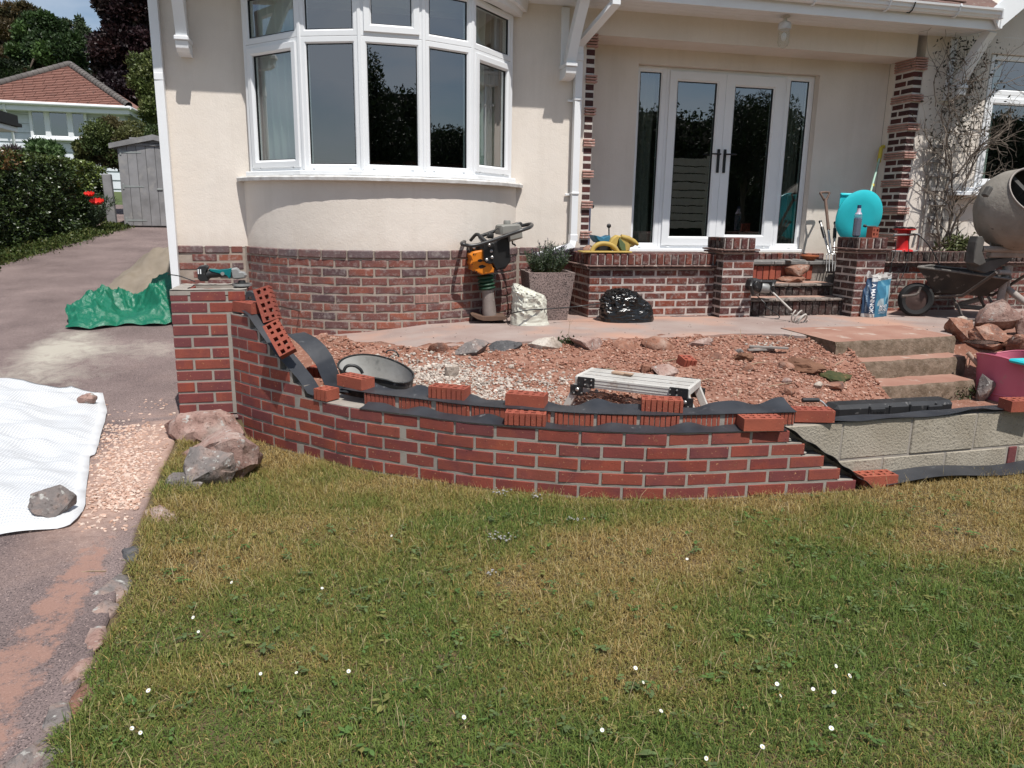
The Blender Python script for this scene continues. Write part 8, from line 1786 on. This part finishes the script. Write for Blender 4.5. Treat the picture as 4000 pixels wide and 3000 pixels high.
# ---- white boarded bungalow
YBN = 29.0; bu = lambda u, v, Y=YBN: W(u, v, Y); bung = thing('bungalow', 'white weatherboarded bungalow with a red tiled hipped roof behind the hedge', 'house', bu(200, 640))
MAT['board_white'] = simple('board_white', (.66,.69,.72), (.60,.63,.66), 2, .6, .1, 20); MAT['clay_tile'] = simple('clay_tile', (.27,.135,.105), (.22,.108,.085), 4, .9, .4, 30, rnd=True, c3=(.14,.09,.075), c3scale=9, c3p=(.6,.72)); MAT['ridge_tile'] = simple('ridge_tile', (.14,.125,.115), (.09,.08,.075), 3, .95, .5, 20, c3=(.42,.40,.37), c3scale=6, c3p=(.64,.72))
xl, xrr = bu(-420, 500).x, bu(486, 440).x; zt_, zb2 = bu(200, 415).z, bu(200, 700).z; 
pbm = .152*1.9; k = 0; z = zt_
m = MB(); m.box(xl, xrr, YBN+.03, YBN+8, zb2-1, zt_); m.build('wall', MAT['board_white'], bung)
while z > zb2 - .3:
    m = MB(); m.add([(xl, YBN-.012, z), (xrr, YBN-.012, z), (xrr, YBN-.04, z-pbm+.008), (xl, YBN-.04, z-pbm+.008), (xrr, YBN+.03, z-pbm+.008), (xl, YBN+.03, z-pbm+.008)], [(3,2,1,0), (3,5,4,2)]); m.build('board', MAT['board_white'], bung); z -= pbm
wl0, wl1, wz1, wz0 = bu(122, 480).x, bu(344, 480).x, bu(230, 431).z, bu(230, 543).z; m = MB(); T = Matrix.Translation((0, YBN-.16, 0)); xs3 = [wl0, bu(190,480).x, bu(278,480).x, wl1]
for i in range(3): ringframe(m, T, xs3[i], xs3[i+1], wz0, wz1, fprof(.085, 0, .1, .02))
bw_ = m.build('window', MAT['white'], bung)
for i in range(3): m = MB(); m.box(xs3[i]+.09, xs3[i+1]-.09, .03, .04, wz0+.09, wz1-.09, T); m.build('pane', MAT['glass'], bw_)
m = MB(); m.cbox(((wl0+wl1)/2, YBN-.12, wz0-.03), (wl1-wl0+.1, .2, .06), None, .01); m.build('sill', MAT['white'], bw_)
m = MB(); m.box(xl, xrr, YBN+.05, YBN+.4, wz0-.4, wz1+.3); MAT['dark_room'] = simple('dark_room', (.02,.022,.028), rough=.9)
m = MB(); m.add([(wl0, YBN-.06, wz0), (wl1, YBN-.06, wz0), (wl1, YBN-.06, wz1), (wl0, YBN-.06, wz1)], [(0,1,2,3)]); m.build('dark_interior', MAT['dark_room'], bung)
ze = bu(250, 412).z; Ye = YBN - .45; xe0, xe1 = xl - .5, W(503, 428, Ye).x; pit = math.tan(R(36)); xap, Ya = None, None
d_ = ray(272, 255)
for rr_ in np.arange(1, 9, .02):
    Pp = EYE + d_*((Ye+rr_)/d_.y)
    if Pp.z <= ze + rr_*pit: apex_b = Pp; rr_b = rr_; break

ap = Vector(apex_b); xe0 = min(xe0, ap.x - rr_b*1.0)
m = MB(); E0, E1 = Vector((ap.x - (xe1-ap.x)*1.35, Ye, ze)), Vector((xe1, Ye, ze)); bk = 8.5; E2, E3 = Vector((xe1, Ye+bk, ze)), Vector((E0.x, Ye+bk, ze)); ap2 = Vector((ap.x, Ye+bk-rr_b, ap.z)); m.add([E0, E1, E2, E3, ap, ap2], [(0,1,4), (1,2,5,4), (2,3,5), (3,0,4,5)]); broof = m.build('roof', MAT['clay_tile'], bung)
# tile courses on the face towards the drive
ncs = 24; tm = MB(); tm.cbox((0, .0, 0), (.97, 1.0, .05), None, .01); 
tV = []; tF = []
for r_ in range(ncs):
    t0 = r_/ncs; t1 = (r_+1.15)/ncs; L0_r = E0.lerp(ap, t0); R0_r = E1.lerp(ap, t0); nt_ = max(1, int((R0_r.x-L0_r.x)/.30)); n_ = Vector((0, -(ap.z-ze), rr_b)).normalized()
    for k in range(nt_ + (r_ % 2)):
        x0 = L0_r.x + (R0_r.x-L0_r.x)*((k - .5*(r_ % 2))/nt_); x1 = x0 + (R0_r.x-L0_r.x)/nt_ - .012; x0 = max(x0, L0_r.x); x1 = min(x1, R0_r.x)
        if x1 - x0 < .05: continue
        yb, zb_2 = Ye + rr_b*t0, ze + (ap.z-ze)*t0; yt, zt2 = Ye + rr_b*min(1, t1), ze + (ap.z-ze)*min(1, t1); o = len(tV); lift = .045 + .004*random.uniform(-1, 1)
        tV += [Vector((x0, yb, zb_2)) + n_*lift, Vector((x1, yb, zb_2)) + n_*lift, Vector((x1, yt, zt2)) + n_*.012, Vector((x0, yt, zt2)) + n_*.012, Vector((x0, yb, zb_2)), Vector((x1, yb, zb_2))]; tF += [(o, o+1, o+2, o+3), (o+4, o+5, o+1, o)]
m = MB(); m.v = [tuple(v) for v in tV]; m.f = tF; m.m = [0]*len(tF); m.build('roof_tiles', MAT['clay_tile'], broof, kind='stuff')
for (a, b) in ((E0, ap), (E1, ap)):
    nk = 22; d_ = b-a
    for k in range(nk):
        p = a.lerp(b, (k+.5)/nk); m = MB(); m.lathe([(.13,-.5*d_.length/nk-.02),(.115,.5*d_.length/nk)], 10, Matrix.Translation(p + Vector((0,0,.03))) @ d_.to_track_quat('Z', 'Y').to_matrix().to_4x4()); m.build('ridge_tile', MAT['ridge_tile'], broof, smooth=60)
m = MB(); m.box(E0.x, xe1, Ye+.02, Ye+.05, ze-.24, ze-.02); m.box(E0.x, xe1, Ye+.05, YBN, ze-.24, ze-.22); m.box(xe1-.03, xe1, Ye+.05, Ye+bk, ze-.24, ze-.02); m.build('fascia', MAT['white'], bung); m = MB(); m.tube([Vector((E0.x, Ye-.04, ze-.02)), Vector((xe1+.05, Ye-.04, ze-.04))], .06, 10); m.tube([Vector((xe1+.04, Ye-.04, ze-.04)), Vector((xe1+.04, Ye+bk, ze-.04))], .06, 10); m.build('gutter', MAT['white'], bung, smooth=60)
p = bu(45, 470); m = MB(); m.tube([Vector((p.x-.02, Ye, ze-.08)), Vector((p.x-.02, Ye+.02, ze-.28)), Vector((p.x+.02, YBN-.09, ze-.5)), Vector((p.x+.02, YBN-.09, zb2-.5))], .045, 8); m.build('downpipe', MAT['white'], bung, smooth=60)
# garage roof corner at the far left
ga = thing('garage', 'dark flat garage roof corner with white fascia at the left edge', 'garage', W(0, 600, 20)); YGa = 20.0; pl('felt', (.03,.028,.027), .9); a = W(72, 480, YGa); b = W(70, 512, YGa)
m = MB(); m.box(a.x-5, a.x, YGa-5, YGa, W(70,475,YGa).z-.04, W(70,452,YGa).z); m.box(a.x-5, a.x+.05, YGa-5.05, YGa+.05, W(70,497,YGa).z, W(70,476,YGa).z-.045); m.build('roof', MAT['felt'], ga); m = MB(); m.box(a.x-5, a.x-.02, YGa-4.98, YGa-.02, W(70,517,YGa).z, W(70,499,YGa).z); m.build('fascia', MAT['white'], ga); m = MB(); m.box(a.x-5, a.x-.5, YGa-4.8, YGa-.3, W(0,760,YGa).z, W(70,518,YGa).z); m.build('wall', MAT['board_white'], ga)
# ---- trees beyond
def tree(name, label, u, vtop, Y, clumps_px, n, size, pal, seed, aspect=.5, group='trees behind the bungalow', mat='leaf', tr=.25):
    n = int(n*1.5); size *= .74
    cl_ = [(W(uu, vv, Y + dy)[:], (ru*Y/FPX, ru*Y/FPX*.8, rv*Y/FPX)) for uu, vv, ru, rv, dy in clumps_px]; b = W(u, 640, Y); b.z = z_terrain(b.x, b.y) - .3; tp = W(u, vtop, Y); return bush(name, label, 'tree', cl_, n, size, pal, seed, mat, aspect, [([b, b.lerp(tp, .5) + Vector((.1,0,0)), tp], [tr, tr*.7, .05])], group)
BROWN = np.array([(.085,.062,.028),(.065,.058,.024),(.11,.075,.03),(.05,.05,.022)]); GRN = np.array([(.045,.085,.022),(.035,.065,.018),(.06,.105,.028),(.03,.055,.018)]); PUR = np.array([(.030,.014,.016),(.022,.012,.015),(.042,.019,.018),(.026,.016,.014)]); LIM = np.array([(.11,.14,.04),(.085,.11,.032),(.14,.16,.055)]); DK_ = np.array([(.022,.035,.014),(.03,.045,.018),(.018,.028,.012)])
tree('conifer', 'brown tinged conifer at the far left with sky showing between its tiers', 25, 10, 44, [(60,60,95,48,0),(20,115,90,40,0),(110,40,50,40,.5),(20,215,75,50,0),(-40,150,90,120,1),(50,250,70,40,1)], 16000, .30, BROWN, 71, .22)
tree('deciduous_tree', 'broad mid green tree right above the bungalow roof ridge', 190, 80, 40, [(150,150,95,80,0),(200,190,110,90,0),(110,220,80,70,0),(250,240,70,60,0),(170,90,60,45,0),(60,300,70,50,-1)], 26000, .26, GRN, 72)
tree('slender_tree', 'slender pale green tree with an airy pointed top between two bigger trees', 318, 72, 43, [(318,110,28,48,0),(330,160,48,48,0),(300,210,60,55,0),(262,85,14,28,0),(360,200,45,60,0)], 7000, .22, np.array([(.06,.085,.04),(.075,.10,.05),(.045,.07,.03)]), 73, .4)
tree('copper_beech', 'tall dark purple leaved tree beside the house corner', 505, -60, 38, [(470,30,85,80,0),(540,40,70,90,0),(510,140,100,85,0),(460,230,110,90,0),(540,250,80,90,0),(430,300,80,70,0),(500,360,120,80,-.5),(520,-60,110,70,0)], 34000, .26, PUR, 74, .6)
tree('laurel_tree', 'lime tinged leafy tree against the white downpipe', 575, 190, 30, [(560,260,55,65,0),(590,320,70,70,0),(560,360,50,60,-.3),(600,430,55,70,-.5),(640,300,80,110,0)], 13000, .17, LIM, 75)
tree('dark_tree', 'dark shaded tree filling the gap left of the red roof', 40, 230, 39, [(20,300,110,60,0),(-40,330,120,90,0),(90,330,70,45,0),(380,330,120,70,2),(250,330,120,60,3)], 15000, .28, np.concatenate([DK_, BROWN[:1]*.7]), 76, .4)
# ---- what the windows reflect: field, wood and garden trees in front of the house
def back_tree(label, x, y, h, r, n, pal, seed, name='garden_tree'):
    z = z_terrain(x, y); b = Vector((x, y, z-.2)); tp = Vector((x, y, z+h*.8)); cl_ = [((x, y, z+h*.72), (r, r, h*.28)), ((x+r*.5, y, z+h*.5), (r*.7, r*.7, h*.25)), ((x-r*.5, y+r*.2, z+h*.48), (r*.7, r*.7, h*.25))]
    return bush(name, label, 'tree', cl_, n*2, .17, pal, seed, 'leaf', .4, [([b, b.lerp(tp, .5), tp], [.22, .15, .04])], 'trees across the garden reflected in the windows')
back_tree('tall ragged tree reflected in the middle of the bay window', 2.6, -21, 9.2, 1.9, 7000, DK_, 81); back_tree('spreading tree reflected in the right hand French door', 24, -26, 10.2, 3.0, 7000, DK_, 82)
def wood_h(x): return (11.0 + 1.6*nz(x, 0, .09, 2) + 1.0*nz(x, 0, .35, 5) + .6*nz(x, 0, 1.1, 3))*(.28 + .72*sm(-9, 3, x))
m = MB(); xs5 = np.arange(-60, 100, 1.6); zz5_ = [0, .2, .4, .6, .8, .93, 1.0]
vs = [(x, -45 - 3.5*t**2 + 1.2*nz(x, t*9, .4, 2), z_terrain(x, -45) - .5 + (wood_h(x)+.2)*t) for x in xs5 for t in zz5_]; nn_ = len(zz5_)
m.add(vs, [(i*nn_+k, i*nn_+k+1, (i+1)*nn_+k+1, (i+1)*nn_+k) for i in range(len(xs5)-1) for k in range(nn_-1)]); wo = thing('wood', 'belt of trees across the garden reflected in the windows', 'wood', (20, -45, -2)); wo['kind'] = 'stuff'; m.build('thicket', MAT['hedge_core'], wo, kind='stuff')
rg = np.random.default_rng(90); n = 60000; x = rg.uniform(-45, 85, n); t = rg.uniform(0, 1, n)**.6; P = np.stack([x, -44.6 - 3.5*t**2 + rg.normal(size=n)*.5, np.array([z_terrain(a, -45) + wood_h(a)*b for a, b in zip(x, t)]) + rg.normal(size=n)*.2], 1)
leaf_cloud('leaves', P, np.tile((0, .5, .5), (n, 1)), .30, DK_[rg.integers(0, 3, n)]*rg.uniform(.7, 1.5, (n, 1)), 'leaf', 91, .6, wo, kind='stuff')
fe = thing('slatted_fence', 'pale slatted fence panel reflected in the left hand French door', 'fence', (9.4, -3, -.8)); pl('pale_fence', (.50,.47,.40), .8, (.42,.39,.33))
for k in range(9): m = MB(); m.cbox((9.4, -3.0, .75+k*.2), (1.7, .02, .175), None, .003); m.build('slat', MAT['pale_fence'], fe)
for x in (8.5, 9.75, 10.3): m = MB(); m.cbox((x, -3.05, .75), (.09, .07, 3.6), None, .005); m.build('post', MAT['pale_fence'], fe)
